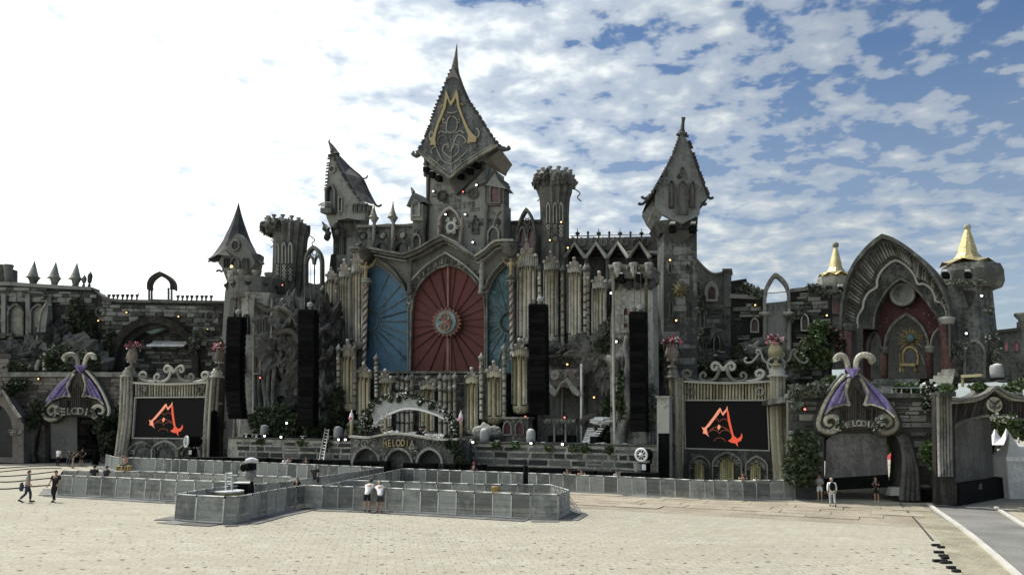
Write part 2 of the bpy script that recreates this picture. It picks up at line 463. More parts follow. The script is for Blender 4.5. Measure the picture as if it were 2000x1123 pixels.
weathered('terracotta', (0.1, 0.08, 0.07), (0.25, 0.21, 0.185), 2, 9, bump=.3, rough=.8)
weathered('urn_gold', (0.22, 0.19, 0.11), (0.45, 0.4, 0.26), 2, 9, bump=.3, rough=.6)
weathered('bark', (0.02, 0.018, 0.015), (0.07, 0.062, 0.052), 1, 8, streak=.5, bump=.8)
weathered('tracks', (0.26, 0.225, 0.165), (0.43, 0.38, 0.29), .4, 5, bump=.15, rough=.85, rnd=.1, extra=(0.22, 0.2, 0.165))
weathered('asphalt', (0.15, 0.147, 0.134), (0.26, 0.255, 0.232), .3, 9, bump=.3, rough=.95)
weathered('cobble', (0.22, 0.2, 0.14), (0.42, 0.385, 0.28), .6, 9, bump=.5, rough=.95, extra=(0.12, 0.13, 0.08))
weathered('kerbstone', (0.4, 0.39, 0.34), (0.58, 0.56, 0.5), .6, 6, bump=.2)
weathered('slot', (0.06, 0.052, 0.04), (0.15, 0.13, 0.1), 1, 6, bump=0)
weathered('rubber', (0.012, 0.012, 0.012), (0.03, 0.03, 0.03), 1, 6, bump=.1)
weathered('yellow_box', (0.2, 0.13, 0.04), (0.36, 0.26, 0.1), 1, 6, bump=.2)
weathered('yellow_bar', (0.3, 0.27, 0.13), (0.6, 0.55, 0.33), 1, 6, streak=.2, bump=.1)
weathered('skin', (0.34, 0.2, 0.14), (0.46, 0.29, 0.21), 3, 12, bump=0, rough=.6, rnd=.1)
weathered('throne_gold', (0.14, 0.105, 0.05), (0.36, 0.29, 0.15), 2, 9, bump=.2, rough=.45, metal=.4)
plain('screen', (0.006, 0.006, 0.006), .6, emit=(0.03, 0.033, 0.03), es=.12, spec=.08)
plain('fire', (0.02, 0.005, 0.003), .5, emit=(1.0, 0.13, 0.06), es=.75)
plain('fire_pale', (0.02, 0.005, 0.003), .5, emit=(1.0, 0.36, 0.22), es=.85)
plain('fire_dim', (0.02, 0.005, 0.003), .5, emit=(0.35, 0.09, 0.05), es=.5)
plain('bulb_white', (0.9, 0.9, 0.88), .4, emit=(1, 0.98, 0.92), es=3.5)
plain('bulb_warm', (0.9, 0.6, 0.3), .4, emit=(1, 0.62, 0.24), es=2.5)
plain('bulb_red', (0.9, 0.2, 0.15), .4, emit=(1, 0.25, 0.18), es=1.8)
plain('lens', (0.5, 0.52, 0.5), .15, .2)
plain('red_cloth', (0.35, 0.03, 0.04), .8)
plain('hair', (0.025, 0.018, 0.013), .7)
plain('hair_fair', (0.3, 0.24, 0.16), .7)
for nm, c in dict(shirt_white=(.75, .75, .74), shirt_grey=(.33, .34, .33), shirt_black=(.014, .014, .015), shirt_red=(.35, .035, .04), shirt_dark=(.035, .04, .04), jeans=(.05, .06, .085), black_trousers=(.014, .014, .015), pale_trousers=(.4, .41, .41), shorts_khaki=(.22, .2, .16)).items():
 weathered(nm, tuple(x*.8 for x in c), tuple(min(.85, x*1.15) for x in c), 3, 14, bump=.2, rough=.9, rnd=0)
# perforated sheet: the holes are far too small to see one by one, so a sixth of the light passes
M['zinc_mesh'] = M['zinc'].copy(); M['zinc_mesh'].name = 'zinc_mesh'; M['zinc_mesh'].node_tree.nodes['Principled BSDF'].inputs['Alpha'].default_value = .68  # perforated
ORD = [None, 'first', 'second', 'third', 'fourth', 'fifth', 'sixth', 'seventh', 'eighth', 'ninth', 'tenth', 'eleventh']
# ------------------------------------------------------------------ ground
def ground_material():
 m, t, b = newmat('paving')
 g = N(t, 'ShaderNodeNewGeometry'); pos = g.outputs['Position']
 def nz(sc, det=5, mul=(1, 1, 1), ro=.6):
  mp = N(t, 'ShaderNodeMapping'); mp.inputs['Scale'].default_value = mul; LK(t, pos, mp.inputs[0])
  x = N(t, 'ShaderNodeTexNoise'); x.inputs['Scale'].default_value = sc; x.inputs['Detail'].default_value = det
  x.inputs['Roughness'].default_value = ro; LK(t, mp.outputs[0], x.inputs['Vector']); return x.outputs['Fac']
 mp = N(t, 'ShaderNodeMapping'); mp.inputs['Rotation'].default_value = (0, 0, R(-9)); LK(t, pos, mp.inputs[0])
 br = N(t, 'ShaderNodeTexBrick'); br.inputs['Scale'].default_value = 1.0
 br.inputs['Brick Width'].default_value = .62; br.inputs['Row Height'].default_value = .42
 br.inputs['Mortar Size'].default_value = .022; br.inputs['Mortar Smooth'].default_value = .4
 br.inputs['Color1'].default_value = (.40, .38, .30, 1); br.inputs['Color2'].default_value = (.48, .458, .37, 1)
 br.inputs['Mortar'].default_value = (.25, .23, .17, 1); br.inputs['Bias'].default_value = 0
 LK(t, mp.outputs[0], br.inputs['Vector'])
 big = nz(.09, 5); mid = nz(.55, 6, (1.3, 1, 1)); fine = nz(7, 5)
 col = MIX(t, RAMP(t, big, [(.35, 0.0), (.7, .55)]), br.outputs[0], (.50, .46, .35))
 col = MIX(t, RAMP(t, mid, [(.56, 0.0), (.74, .5)]), col, (.62, .615, .55))
 col = MIX(t, RAMP(t, nz(1.6, 6, (1, 1.6, 1), .7), [(.48, 0.0), (.72, .6)]), col, (.30, .275, .2))
 col = MIX(t, RAMP(t, fine, [(.36, .5), (.6, 0.0)]), col, (.24, .215, .155))
 wv = nz(.16, 4, (.35, 1.6, 1)); col = MIX(t, RAMP(t, wv, [(.5, 0.0), (.62, .4), (.66, .1), (.8, .4)]), col, (.33, .3, .225))
 col = MIX(t, RAMP(t, nz(.35, 7, (1, 1, 1), .75), [(.56, 0.0), (.66, .45)]), col, (.25, .23, .17))
 LK(t, col, b.inputs['Base Color']); b.inputs['Roughness'].default_value = .95
 bp = N(t, 'ShaderNodeBump'); bp.inputs['Strength'].default_value = .5; bp.inputs['Distance'].default_value = .05
 h = MATH(t, 'ADD', br.outputs['Fac'], MATH(t, 'MULTIPLY', fine, -1.2)); LK(t, h, bp.inputs['Height']); bp.invert = True
 LK(t, bp.outputs[0], b.inputs['Normal'])
ground_material()
def flat(pts, z):
 mb = MB(); vs = [Vector((x, y, z)) for x, y in pts]
 tr = tessellate_polygon([vs]); return mb.add(vs, [tuple(t) for t in tr])
g = MB(); gx = [-2500, -200, -60, 0, 60, 200, 2500]; gy = [-600, -60, 0, 40, 80, 160, 600, 3000]
vs = [Vector((x, y, 0)) for y in gy for x in gx]
g.add(vs, [(j*7+i, j*7+i+1, j*7+i+8, j*7+i+7) for j in range(7) for i in range(6)])
o = part('ground', g, M['paving']); o['kind'] = 'structure'
def xy(px, py): p = G(px, py); return (p.x, p.y)
# dark slots in the pale paving grid, beyond counting
rs = random.Random(3); mb = MB(); ca, sa = math.cos(R(9)), math.sin(R(9))
for i in range(-60, 60):
 for j in range(0, 56):
  if rs.random() < .28+.45*(noise.noise(Vector((i*.13, j*.11, 2)))+.5): continue
  u = i*.62+(j % 2)*.31+rs.uniform(-.07, .07); v = j*.84+rs.uniform(-.09, .09)
  x = u*ca-v*sa; y = 19+u*sa+v*ca; k = rs.uniform(.25, 1.0)
  if y > 47.5 or abs(x) > .70*y+4: continue
  if x > .2*y+(-8 if y > 34 else 0)+2 and y > 33: continue
  a, b_ = .075*k, .085*k
  mb.add([Vector((x-a, y-b_, .004)), Vector((x+a, y-b_, .004)), Vector((x+a, y+b_, .004)), Vector((x-a, y+b_, .004))], [(0, 1, 2, 3)])
part('paving_slots', mb, M['slot'], kind='stuff')
# temporary roadway of boards in front of the right-hand barrier
base = G(1105, 962); e = (G(1378, 975)-G(1105, 962)); e.z = 0; e.normalize(); nn = Vector((e.y, -e.x, 0))
if nn.y > 0: nn = -nn
mbT = flat([(base+e*a+nn*b_)[:2] for a, b_ in ((-1.5, -3.2), (26, -3.2), (26, 9.6), (-1.5, 9.6))], .0035)
road = part('board_roadway', mbT, M['tracks']); road['kind'] = 'structure'
for row in range(5):
 for k in range(10):
  a0 = -1.0+k*2.62+(row % 2)*.9-row*.25; b0 = -.3+row*1.62
  if row == 4 and k in (0, 4, 5, 9): continue
  if a0 > 20.5-row*.4: continue
  mb = MB(); z = .028+rs.uniform(0, .022); dz = rs.uniform(-.006, .012)
  q = [(a0+.025, b0+.03), (a0+2.6, b0+.03), (a0+2.6-.012, b0+1.59), (a0+.025, b0+1.59)]
  top = [base+e*a+nn*b_+Vector((0, 0, z+(dz if i < 2 else 0))) for i, (a, b_) in enumerate(q)]
  bot = [Vector((p.x, p.y, .006)) for p in top]
  mb.add(top+bot, [(0, 1, 2, 3), (0, 4, 5, 1), (1, 5, 6, 2), (2, 6, 7, 3), (3, 7, 4, 0)])
  part('board', mb, M['tracks'], road)
# road and kerbs on the right
p = [xy(1795, 985), xy(1955, 990), xy(2010, 1030), xy(2500, 1300), xy(2130, 1300), xy(1985, 1123), xy(1895, 1045)]
o = part('asphalt_road', flat(p, .008), M['asphalt']); o['kind'] = 'structure'
p = [xy(1752, 982), xy(1795, 985), xy(1895, 1045), xy(1985, 1123), xy(2130, 1300), xy(1990, 1300), xy(1880, 1123), xy(1830, 1050)]
o = part('cobbled_verge', flat(p, .0065), M['cobble']); o['kind'] = 'structure'
p = [xy(1955, 985), xy(2300, 975), xy(2500, 1300), xy(2010, 1030)]
o = part('side_pavement', flat(p, .012), M['cobble']); o['kind'] = 'structure'
def kerb_line(pts, wd, h, mat, name):
 P = [G(*q) for q in smooth_pts(pts, 3)]; mb = MB(); vs = []
 for i, q in enumerate(P):
  t = P[min(i+1, len(P)-1)]-P[max(i-1, 0)]; t.z = 0; t.normalize(); s = Vector((-t.y, t.x, 0))*wd/2
  vs += [q-s+Vector((0, 0, 0)), q-s+Vector((0, 0, h)), q+s+Vector((0, 0, h)), q+s]
 fs = []
 for i in range(len(P)-1):
  for k in range(3): fs.append((i*4+k, i*4+k+1, i*4+k+5, i*4+k+4))
 mb.add(vs, fs); o = part(name, mb, M[mat]); o['kind'] = 'structure'; return o
kerb_line([(1815, 985), (1830, 998), (1895, 1045), (1985, 1123), (2090, 1220)], .22, .10, 'kerbstone', 'kerb')
kerb_line([(1945, 992), (1960, 1002), (2010, 1033), (2090, 1080)], .2, .10, 'kerbstone', 'kerb')
kerb_line([(1758, 984), (1790, 1018), (1822, 1056)], .07, .04, 'slot', 'drain_edge')
WG = []
for (x, y, L) in ((1828, 1066, 22), (1838, 1070, 18), (1834, 1080, 24), (1843, 1087, 22), (1836, 1097, 34), (1848, 1100, 28), (1858, 1110, 20), (1868, 1117, 18), (1846, 1091, 18)):
 WG.append(x); pp = G(x, y); mb = MB(); mb.wbox(pp+Vector((0, 0, .045)), L*.0145, .13, .09, rs.uniform(-.15, .15))
 solo('rubber_wedge', mb, M['rubber'], ORD[len(WG)]+' black rubber wedge from the far end of the loose row by the cobbled verge', 'rubber wedge', 'black wedges by the road')
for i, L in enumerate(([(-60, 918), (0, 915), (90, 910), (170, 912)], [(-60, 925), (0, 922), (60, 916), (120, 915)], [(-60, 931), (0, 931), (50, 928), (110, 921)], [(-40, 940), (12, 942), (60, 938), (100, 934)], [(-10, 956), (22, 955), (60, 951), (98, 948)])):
 P = [G(*q) for q in smooth_pts(L, 3)]; mb = MB(); mb.tube([q+Vector((0, 0, .03)) for q in P], .05, 6)  # thin dark tubes stand in for shadow streaks on the pale ground
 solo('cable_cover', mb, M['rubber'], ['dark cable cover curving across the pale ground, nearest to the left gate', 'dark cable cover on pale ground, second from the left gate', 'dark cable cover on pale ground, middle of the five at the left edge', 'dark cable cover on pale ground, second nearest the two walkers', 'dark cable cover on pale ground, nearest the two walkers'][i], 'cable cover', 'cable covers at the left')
# ------------------------------------------------------------------ crowd barriers
def unit_meshes():
 mb = MB()      # sheet with pressed ribs, 1 m wide, 1.2 high, front towards -y
 mb.wbox(Vector((0, 0, .63)), .95, .02, 1.08)
 for z in (.30, .62, .92): mb.wbox(Vector((0, -.02, z)), .92, .03, .03)
 sheet = tomesh(mb, 'panel', (0, 0, 0)); sheet.materials.append(M['zinc_mesh'])
 mb = MB()
 mb.wbox(Vector((-.485, -.01, .62)), .03, .05, 1.2); mb.wbox(Vector((.485, -.01, .62)), .03, .05, 1.2)
 mb.tube([Vector((-.5, 0, 1.22)), Vector((.5, 0, 1.22))], .035, 6); mb.wbox(Vector((0, -.01, .08)), .95, .045, .05)
 mb.tube([Vector((-.3, .03, .95)), Vector((-.3, .75, .03))], .02, 5); mb.tube([Vector((.3, .03, .95)), Vector((.3, .75, .03))], .02, 5)
 fr = tomesh(mb, 'frame', (0, 0, 0)); fr.materials.append(M['zinc_rail'])
 mb = MB(); mb.wbox(Vector((0, -.52, .02)), .98, 1.0, .035); mb.wbox(Vector((0, .5, .02)), .98, .9, .03)
 fl = tomesh(mb, 'floor_plate', (0, 0, 0)); fl.materials.append(M['plate_floor'])
 mb = MB(); mb.wbox(Vector((.5, 0, 1.2)), .05, .09, .1)
 cl = tomesh(mb, 'clip', (0, 0, 0)); cl.materials.append(M['black_box'])
 return sheet, fr, fl, cl
U_SHEET, U_FRAME, U_FLOOR, U_CLIP = unit_meshes()
def fence(pts, label, flip=False, wd=1.05, h=1.0):
 P = [Vector((*xy(*q), 0)) for q in pts]
 th = thing('crowd_barrier', label, 'crowd barrier', P[0], 'metal crowd barriers')
 for a, b_ in zip(P[:-1], P[1:]):
  d = b_-a; n = max(1, round(d.length/wd)); w_ = d.length/n; ang = math.atan2(d.y, d.x)+(PI if flip else 0)
  for i in range(n):
   c = a+d*((i+.5)/n)-P[0]
   p_ = bpy.data.objects.new('panel', U_SHEET); COL.objects.link(p_); p_.parent = th
   p_.location = c; p_.rotation_euler = (0, 0, ang); p_.scale = (w_, 1, h)
   for nm, me in (('frame', U_FRAME), ('floor_plate', U_FLOOR), ('clip', U_CLIP)):
    q = bpy.data.objects.new(nm, me); COL.objects.link(q); q.parent = p_
 return th
fence([(236, 921), (258, 920), (350, 924), (560, 934), (748, 944)], 'long barrier across the far left, in front of the left screen and stone stage wall')
fence([(786, 947), (925, 953), (1100, 961), (1235, 968), (1378, 976), (1394, 976.5)], 'long barrier before the stage wall, from the booth to the right screen')
fence([(1394, 976.5), (1451, 977), (1532, 975), (1594, 972)], 'dim barrier under the right screen, bending back to the right gate')
fence([(112, 967), (225, 973), (342, 980), (450, 983)], 'barrier behind the two walkers, running left from the pen')
fence([(112, 967), (118, 955), (300, 957), (462, 966), (566, 970)], 'rear barrier of the left corridor, seen over the front barrier', True)
fence([(341, 1017), (381, 1020.5), (436, 1023.5), (462, 1022.5), (488, 1016.5), (519, 1008), (556, 1000), (594, 992), (629, 994)], 'rounded barrier pen around the platform in the left foreground')
fence([(629, 994), (720, 997), (891, 1006.5), (1036, 1014.5), (1090, 1015), (1112, 1003.6)], 'long foreground barrier with two men in white leaning on it')
fence([(341, 1017), (415, 1000), (566, 981), (748, 944)], 'barrier of the diagonal corridor from the pen to the booth, left side', True)
fence([(629, 994), (700, 972), (786, 947)], 'barrier of the diagonal corridor from the pen to the booth, right side')
fence([(1112, 1003.6), (1075, 989), (946, 988), (760, 981), (680, 979)], 'rear barrier of the right corridor, seen over the foreground barrier', True)
fence([(205, 912), (222, 918), (236, 921)], 'short pale barrier curving out of the left gate')
# dark mat under the pen's edge
p = [xy(306, 1014), xy(330, 1010), xy(372, 1020), xy(368, 1024), xy(318, 1021)]
# ------------------------------------------------------------------ ornament and masonry builders
ST = Fr(900, 66.0, 22)
def stone_variants(mat, k=6, seed=1, rough=.10):
 r = random.Random(seed); out = []
 for i in range(k):
  ch = .09; mb = MB(); vs = []
  for y, s in ((0, .5), (-.75, .5), (-1, .5-ch)):
   for x, z in ((-1, -1), (0, -1), (1, -1), (1, 0), (1, 1), (0, 1), (-1, 1), (-1, 0)):
    j = 0 if y == 0 else rough
    vs.append(Vector((x*s*1.0+r.uniform(-j, j)*.35, y+(r.uniform(-.3, .12) if y == -1 else 0), z*s+r.uniform(-j, j)*.7)))
  fs = []
  for a in range(2):
   for q in range(8):
    l = (q+1) % 8; fs.append((a*8+q, a*8+l, a*8+8+l, a*8+8+q))
  vs.append(Vector((0, -1.05+r.uniform(-.2, .1), 0)))
  for q in range(8): fs.append((16+q, 16+(q+1) % 8, 24))
  mb.add(vs, fs); me = tomesh(mb, 'stone', (0, 0, 0)); me.materials.append(mat); out.append(me)
 return out
SV = {k: stone_variants(M[k], 6, i+2) for i, k in enumerate(('stone', 'stone_warm', 'plaster', 'plaster_pale', 'stone_back', 'slate_stone'))}
def stones(parent, f, poly, rowh, wid, depth, mat='stone', excl=(), seed=1, name='stone', gap=.05, limit=300, skip=0.0, d=0.0, local=False, jit=.35):
 """a course-by-course wall of separate stones over the outline"""
 r = random.Random(seed)
 pl = poly if local else [f.L(*p) for p in poly]
 ex = [[f.L(*p) for p in e] for e in excl]
 z0 = min(z for a, z in pl); z1 = max(z for a, z in pl); a0 = min(a for a, z in pl); a1 = max(a for a, z in pl)
 L = []; z = z0
 while z < z1-rowh*.3:
  h = rowh*r.uniform(1-jit, 1+jit); a = a0-r.uniform(0, wid)
  while a < a1:
   w_ = wid*r.uniform(.5, 1.6); hh = h
   if r.random() < .14: hh = h*.5
   c = (a+w_/2, z+hh/2)
   if inside(c, pl) and inside((a+w_*.1, z+hh/2), pl) and inside((a+w_*.9, z+hh/2), pl) and inside((a+w_/2, z+hh*.85), pl) and not any(inside(c, e) or inside((a+w_*.1, c[1]), e) or inside((a+w_*.9, c[1]), e) for e in ex) and r.random() >= skip:
    L.append((w_*hh, c, w_-gap, hh-gap, depth*r.uniform(.5, 1.3)))
    if hh < h*.7: L.append((w_*hh, (c[0], z+h*.75), w_-gap, h*.5-gap, depth*r.uniform(.5, 1.3)))
   a += w_
  z += h
 L.sort(key=lambda q: -q[0]); base = wloc(parent); V = SV[mat]
 for (_, c, w_, h, dp) in L[:limit]:
  o = bpy.data.objects.new(name, r.choice(V)); COL.objects.link(o); o.parent = parent
  o.location = f.W(c[0], c[1], d)-base; o.rotation_euler = (0, 0, -f.th); o.scale = (w_*r.choice((1, -1)), dp, h)
 if len(L) > limit:
  mb = MB()
  for (_, c, w_, h, dp) in L[limit:]:
   me = r.choice(V); mb.add([f.W(c[0]+v.co.x*w_, c[1]+v.co.z*h, d+v.co.y*dp) for v in me.vertices], [tuple(p.vertices) for p in me.polygons])
  part('small_stones', mb, M[mat], parent, kind='stuff')
def window(parent, f, x0, x1, yb, ys, yt, pane='glass_dark', frame='trim', fw=3, d=-.25, mull=False, name='window'):
 m = f.m((x0+x1)/2, yb); mb = MB()
 a = gothic(x0-fw, x1+fw, yb+fw, ys, yt-fw*1.4); b = gothic(x0, x1, yb, ys, yt)
 mb.band(f, a, b, d, .05); mb.band(f, [a[-1], a[0]], [b[-1], b[0]], d, .05)
 if mull: mb.box(f, (x0+x1)/2-.7, ys*.75+yt*.25, (x0+x1)/2+.7, yb, d*.6, .02)
 wn = part(name, mb, M[frame], parent)
 mb = MB(); mb.plate(f, b, -.04, .03); part('pane', mb, M[pane], wn)
 return wn
def roundel(parent, f, cx, cy, r, mat='trim_dark', core='glass_dark', d=-.1, tr=None, name='roundel'):
 m = f.m(cx, cy); mb = MB(); mb.ring(f, cx, cy, r, (tr or r*.22)*m, d, 18, 6); o = part(name, mb, M[mat], parent)
 mb = MB(); mb.disc(f, cx, cy, r*.85, d*.5, .05, 16); part('pane', mb, M[core], o); return o
def prof(f, cx, L, d=0.0):
 yb = max(y for _, y in L); c = f.P(cx, yb, d); out = []
 for h, y in L: out.append((h*f.m(cx, y), f.P(cx, y).z-c.z))
 return c, sorted(out, key=lambda q: q[1]) if False else [(a, b) for a, b in sorted(out, key=lambda q: q[1])]
def prof_o(f, cx, L, d=0.0):
 f = f.back(d) if d else f; yb = max(y for _, y in L); c = f.P(cx, yb)
 return c, [(max(1e-3, h*f.m(cx, y)), f.P(cx, y).z-c.z) for h, y in L]
GLYPH = {}
def glyph(ch):
 if ch not in GLYPH:
  cu = bpy.data.curves.new('glyph', 'FONT'); cu.body = ch; cu.size = 1; cu.extrude = .06; cu.bevel_depth = .012; cu.offset = .012
  ob = bpy.data.objects.new('glyph', cu); COL.objects.link(ob)
  me = bpy.data.meshes.new_from_object(ob)
  xs = [v.co.x for v in me.vertices]
  GLYPH[ch] = ([v.co.copy() for v in me.vertices], [tuple(p.vertices) for p in me.polygons], min(xs), max(xs))
  bpy.data.objects.remove(ob); bpy.data.curves.remove(cu); bpy.data.meshes.remove(me)
 return GLYPH[ch]
def lettering(parent, f, text, place, hpx, mat, d, sx=1.0):
 """place(i) -> (px, py, tilt): centre of the foot of letter i"""
 for i, ch in enumerate(text):
  px, py, tl = place(i); V, Fc, x0, x1 = glyph(ch); k = hpx*f.m(px, py)/.72; c = f.P(px, py, d)
  ct, s_ = math.cos(tl), math.sin(tl); mb = MB()
  vs = []
  for v in V:
   x = (v.x-(x0+x1)/2)*k*sx; z = v.y*k
   vs.append(c+f.t*(x*ct-z*s_)+Vector((0, 0, x*s_+z*ct))-f.n*v.z*k)
  mb.add(vs, Fc); part('letter', mb, M[mat], parent)
def flowers(pts_fn, n, size, name, mat, label, cat, group=None, seed=1, parent=None):
 r = random.Random(seed); mb = MB(); mb.leaves(n, pts_fn, size, r)
 if parent: return part(name, mb, M[mat], parent)
 return solo(name, mb, M[mat], label, cat, group)
# ------------------------------------------------------------------ the stage platform
Zs = ST.L(900, 862)[1]
aL, aR = ST.L(447, 853)[0], ST.L(1284, 872)[0]
t_plat = thing('stage_platform', 'long stage platform faced in dark stone blocks with pale joints', 'stage', ST.W((aL+aR)/2, 0))
mb = MB(); mb.lbox(ST, aL, 0, aR, Zs-.12, -.025, 17); part('core', mb, M['trim_pale'], t_plat)
mb = MB(); mb.lbox(ST, aL-.1, Zs-.12, aR+.1, Zs, -.12, 17.2); part('deck', mb, M['trim_dark'], t_plat)
boothL, boothR = ST.L(684, 870)[0]+1, ST.L(902, 870)[0]-.8
stones(t_plat, ST, [(aL, 0.02), (aR, 0.02), (aR, Zs-.16), (aL, Zs-.16)], .46, 1.25, .05, 'slate_stone', seed=11, gap=.15, local=True, limit=290)
# backing of the whole stage, so the ornaments stand against a wall
B = ST.back(13)
t_back = thing('stage_back_wall', 'dark rough wall running behind the organ pipes and portal', 'wall', B.P(800, 860))
mb = MB()
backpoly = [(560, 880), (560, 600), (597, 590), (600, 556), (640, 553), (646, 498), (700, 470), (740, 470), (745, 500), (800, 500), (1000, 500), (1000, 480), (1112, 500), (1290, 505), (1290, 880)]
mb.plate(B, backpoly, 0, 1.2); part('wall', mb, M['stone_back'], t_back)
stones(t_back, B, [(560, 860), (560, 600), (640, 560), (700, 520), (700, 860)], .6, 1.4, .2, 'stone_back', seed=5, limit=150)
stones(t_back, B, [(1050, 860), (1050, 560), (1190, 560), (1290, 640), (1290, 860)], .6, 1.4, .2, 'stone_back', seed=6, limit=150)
# ------------------------------------------------------------------ central tower
T = ST.back(11)
t = thing('castle_tower', 'tallest grey tower, its huge kite-shaped gable bearing a gold letter M', 'tower', T.P(890, 720, 2.5))
mb = MB(); mb.box(T, 832, 318, 948, 520, 0, 5.0); part('shaft', mb, M['plaster'], t)
stones(t, T, [(836, 500), (836, 352), (880, 352), (944, 340), (944, 500)], .62, 1.3, .035, 'plaster', seed=9, limit=120, skip=.45, excl=[[(850, 490), (850, 408), (912, 408), (912, 490)]])
K = T.back(-2.0)
kite = [(886, 128), (870, 165), (853.7, 205), (843, 236), (834, 262), (826, 280), (818, 296), (848, 322), (880, 348.6), (912, 322), (944, 302), (974, 285), (956.5, 260), (935, 225), (915, 195.6), (902, 166), (893, 140)]
mb = MB(); mb.plate(K, kite, -.15, .5); gable = part('gable', mb, M['slate'], t)
rim = [(818, 296), (848, 322), (880, 348.6), (912, 322), (944, 302), (974, 285)]
mb = MB(); mb.curve(K, rim, .2, -.2, 5, 1); part('rim', mb, M['trim'], t)
inner = [(824, 295), (850, 316), (880, 340), (908, 318), (940, 298), (966, 284)]
mb = MB(); mb.curve(K, inner, .09, -.2, 5, 1); part('inner_rim', mb, M['trim'], t)
# spike
mb = MB(); mb.tube([K.P(x, y, .2) for x, y in ((886, 150), (887, 128), (889, 108), (891, 84))], [.55, .34, .17, .02], 8); part('spike', mb, M['slate_brown'], t)
mb = MB(); mb.plate(K, [(872, 160), (884, 140), (888, 132), (900, 160), (893, 155), (886, 153), (879, 156)], -.3, -.1); part('gold_cap', mb, M['slate_brown'], t)
# roof behind the gable: concave hip roof
T5, T3 = T.back(5.4), T.back(3)
E = [K.P(822, 296, .3), K.P(970, 288, .3), T5.P(994, 322), T5.P(862, 318)]
Mm = [K.P(857, 205, .3), K.P(916, 205, .3), T3.P(930, 222), T3.P(884, 215)]
A_ = K.P(886.5, 132, .4); A2 = T.P(888, 134, 0)
mb = MB(); mb.hull(E+Mm+[A_, A2], [(0, 1, 5, 4), (1, 2, 6, 5), (2, 3, 7, 6), (3, 0, 4, 7), (4, 5, 8), (5, 6, 9, 8), (6, 7, 9), (7, 4, 8, 9), (3, 2, 1, 0)]); part('roof', mb, M['tile_dark'], t)
# tiles along both raking edges
def verge(parent, f, pts, size, d=-.1, sub=10, mat='tile_dark', skew=0):
 P = [f.P(x, y, d) for x, y in smooth_pts(pts, sub)]; mb = MB(); acc = 0; last = P[0]
 for a, b in zip(P[:-1], P[1:]):
  acc += (b-a).length
  while acc > size:
   acc -= size; q = b; mb.wbox(q, size*.62, size*1.1, size*.62, -f.th, R(25))
 part('edge_tile', mb, M[mat], parent, kind='stuff')
verge(t, K, [(886, 128), (853.7, 205), (834, 262), (816, 297)], .34)
verge(t, K, [(889, 128), (902, 166), (915, 195.6), (935, 225), (956.5, 260), (976, 285)], .34)
for pts in ([(826, 292), (818, 302), (811, 304), (806, 300), (809, 296)], [(968, 284), (978, 290), (988, 292), (995, 290), (992, 286)]):
 mb = MB(); mb.tube([K.P(x, y) for x, y in smooth_pts(pts)], [.28]*8+[.2]*5+[.12]*4, 6); part('eave_curl', mb, M['tile_dark'], t)
# gold letter M
def c1(L): return [(790+x/5.105, 80+y/5.105) for x, y in L]
Mpoly = c1([(425, 505), (445, 540), (472, 622), (505, 575), (535, 495), (552, 560), (560, 650), (600, 770), (650, 880), (690, 935), (735, 975), (722, 1025), (690, 1020), (640, 1035), (652, 960), (612, 860), (575, 760), (545, 680), (528, 580), (500, 630), (478, 665), (455, 620), (440, 585), (425, 680), (390, 770), (355, 850), (335, 920), (322, 985), (328, 1062), (300, 1045), (272, 1055), (280, 1020), (262, 985), (298, 965), (312, 910), (340, 830), (375, 740), (405, 660), (418, 580)])
mb = MB(); mb.plate(K, Mpoly, -.38, -.12); part('gold_letter', mb, M['gold'], t)
for L in ([(330, 1060), (295, 1075), (275, 1110), (290, 1125)], [(640, 1035), (700, 1030), (725, 1060), (700, 1095), (680, 1070)], [(735, 975), (755, 930), (740, 890), (720, 885)], [(262, 985), (265, 930), (285, 910), (290, 940)], [(545, 640), (580, 640), (600, 655)], [(410, 650), (380, 655), (375, 680)]):
 mb = MB(); mb.curve(K, c1(L), .1, -.2); part('scroll', mb, M['gold' if L[0][1] < 700 else 'trim'], t)
for L in ([(480, 1330), (478, 1100), (475, 930)], [(475, 930), (430, 900), (440, 800), (470, 760)], [(475, 930), (525, 900), (535, 800), (490, 760)], [(440, 720), (480, 730), (535, 715)], [(478, 1100), (420, 960), (360, 970), (335, 1030), (360, 1045)], [(478, 1100), (530, 960), (590, 960), (625, 1010), (600, 1030)],
          [(478, 1180), (400, 1120), (400, 1060), (440, 1040), (450, 1075)], [(478, 1180), (545, 1120), (550, 1060), (510, 1040), (500, 1075)], [(478, 1240), (390, 1200), (330, 1080)], [(478, 1240), (560, 1180), (640, 1100)], [(470, 1320), (400, 1290), (350, 1250), (340, 1210), (375, 1200), (385, 1235)], [(490, 1320), (540, 1290), (600, 1240), (615, 1200), (580, 1190), (570, 1225)],
          [(410, 800), (390, 780), (395, 820), (425, 830)], [(545, 800), (565, 780), (560, 820), (535, 830)], [(350, 940), (370, 910), (430, 930)], [(600, 930), (570, 905), (520, 930)]):
 mb = MB(); mb.curve(K, c1(L), .075, -.22); part('scroll', mb, M['trim'], t)
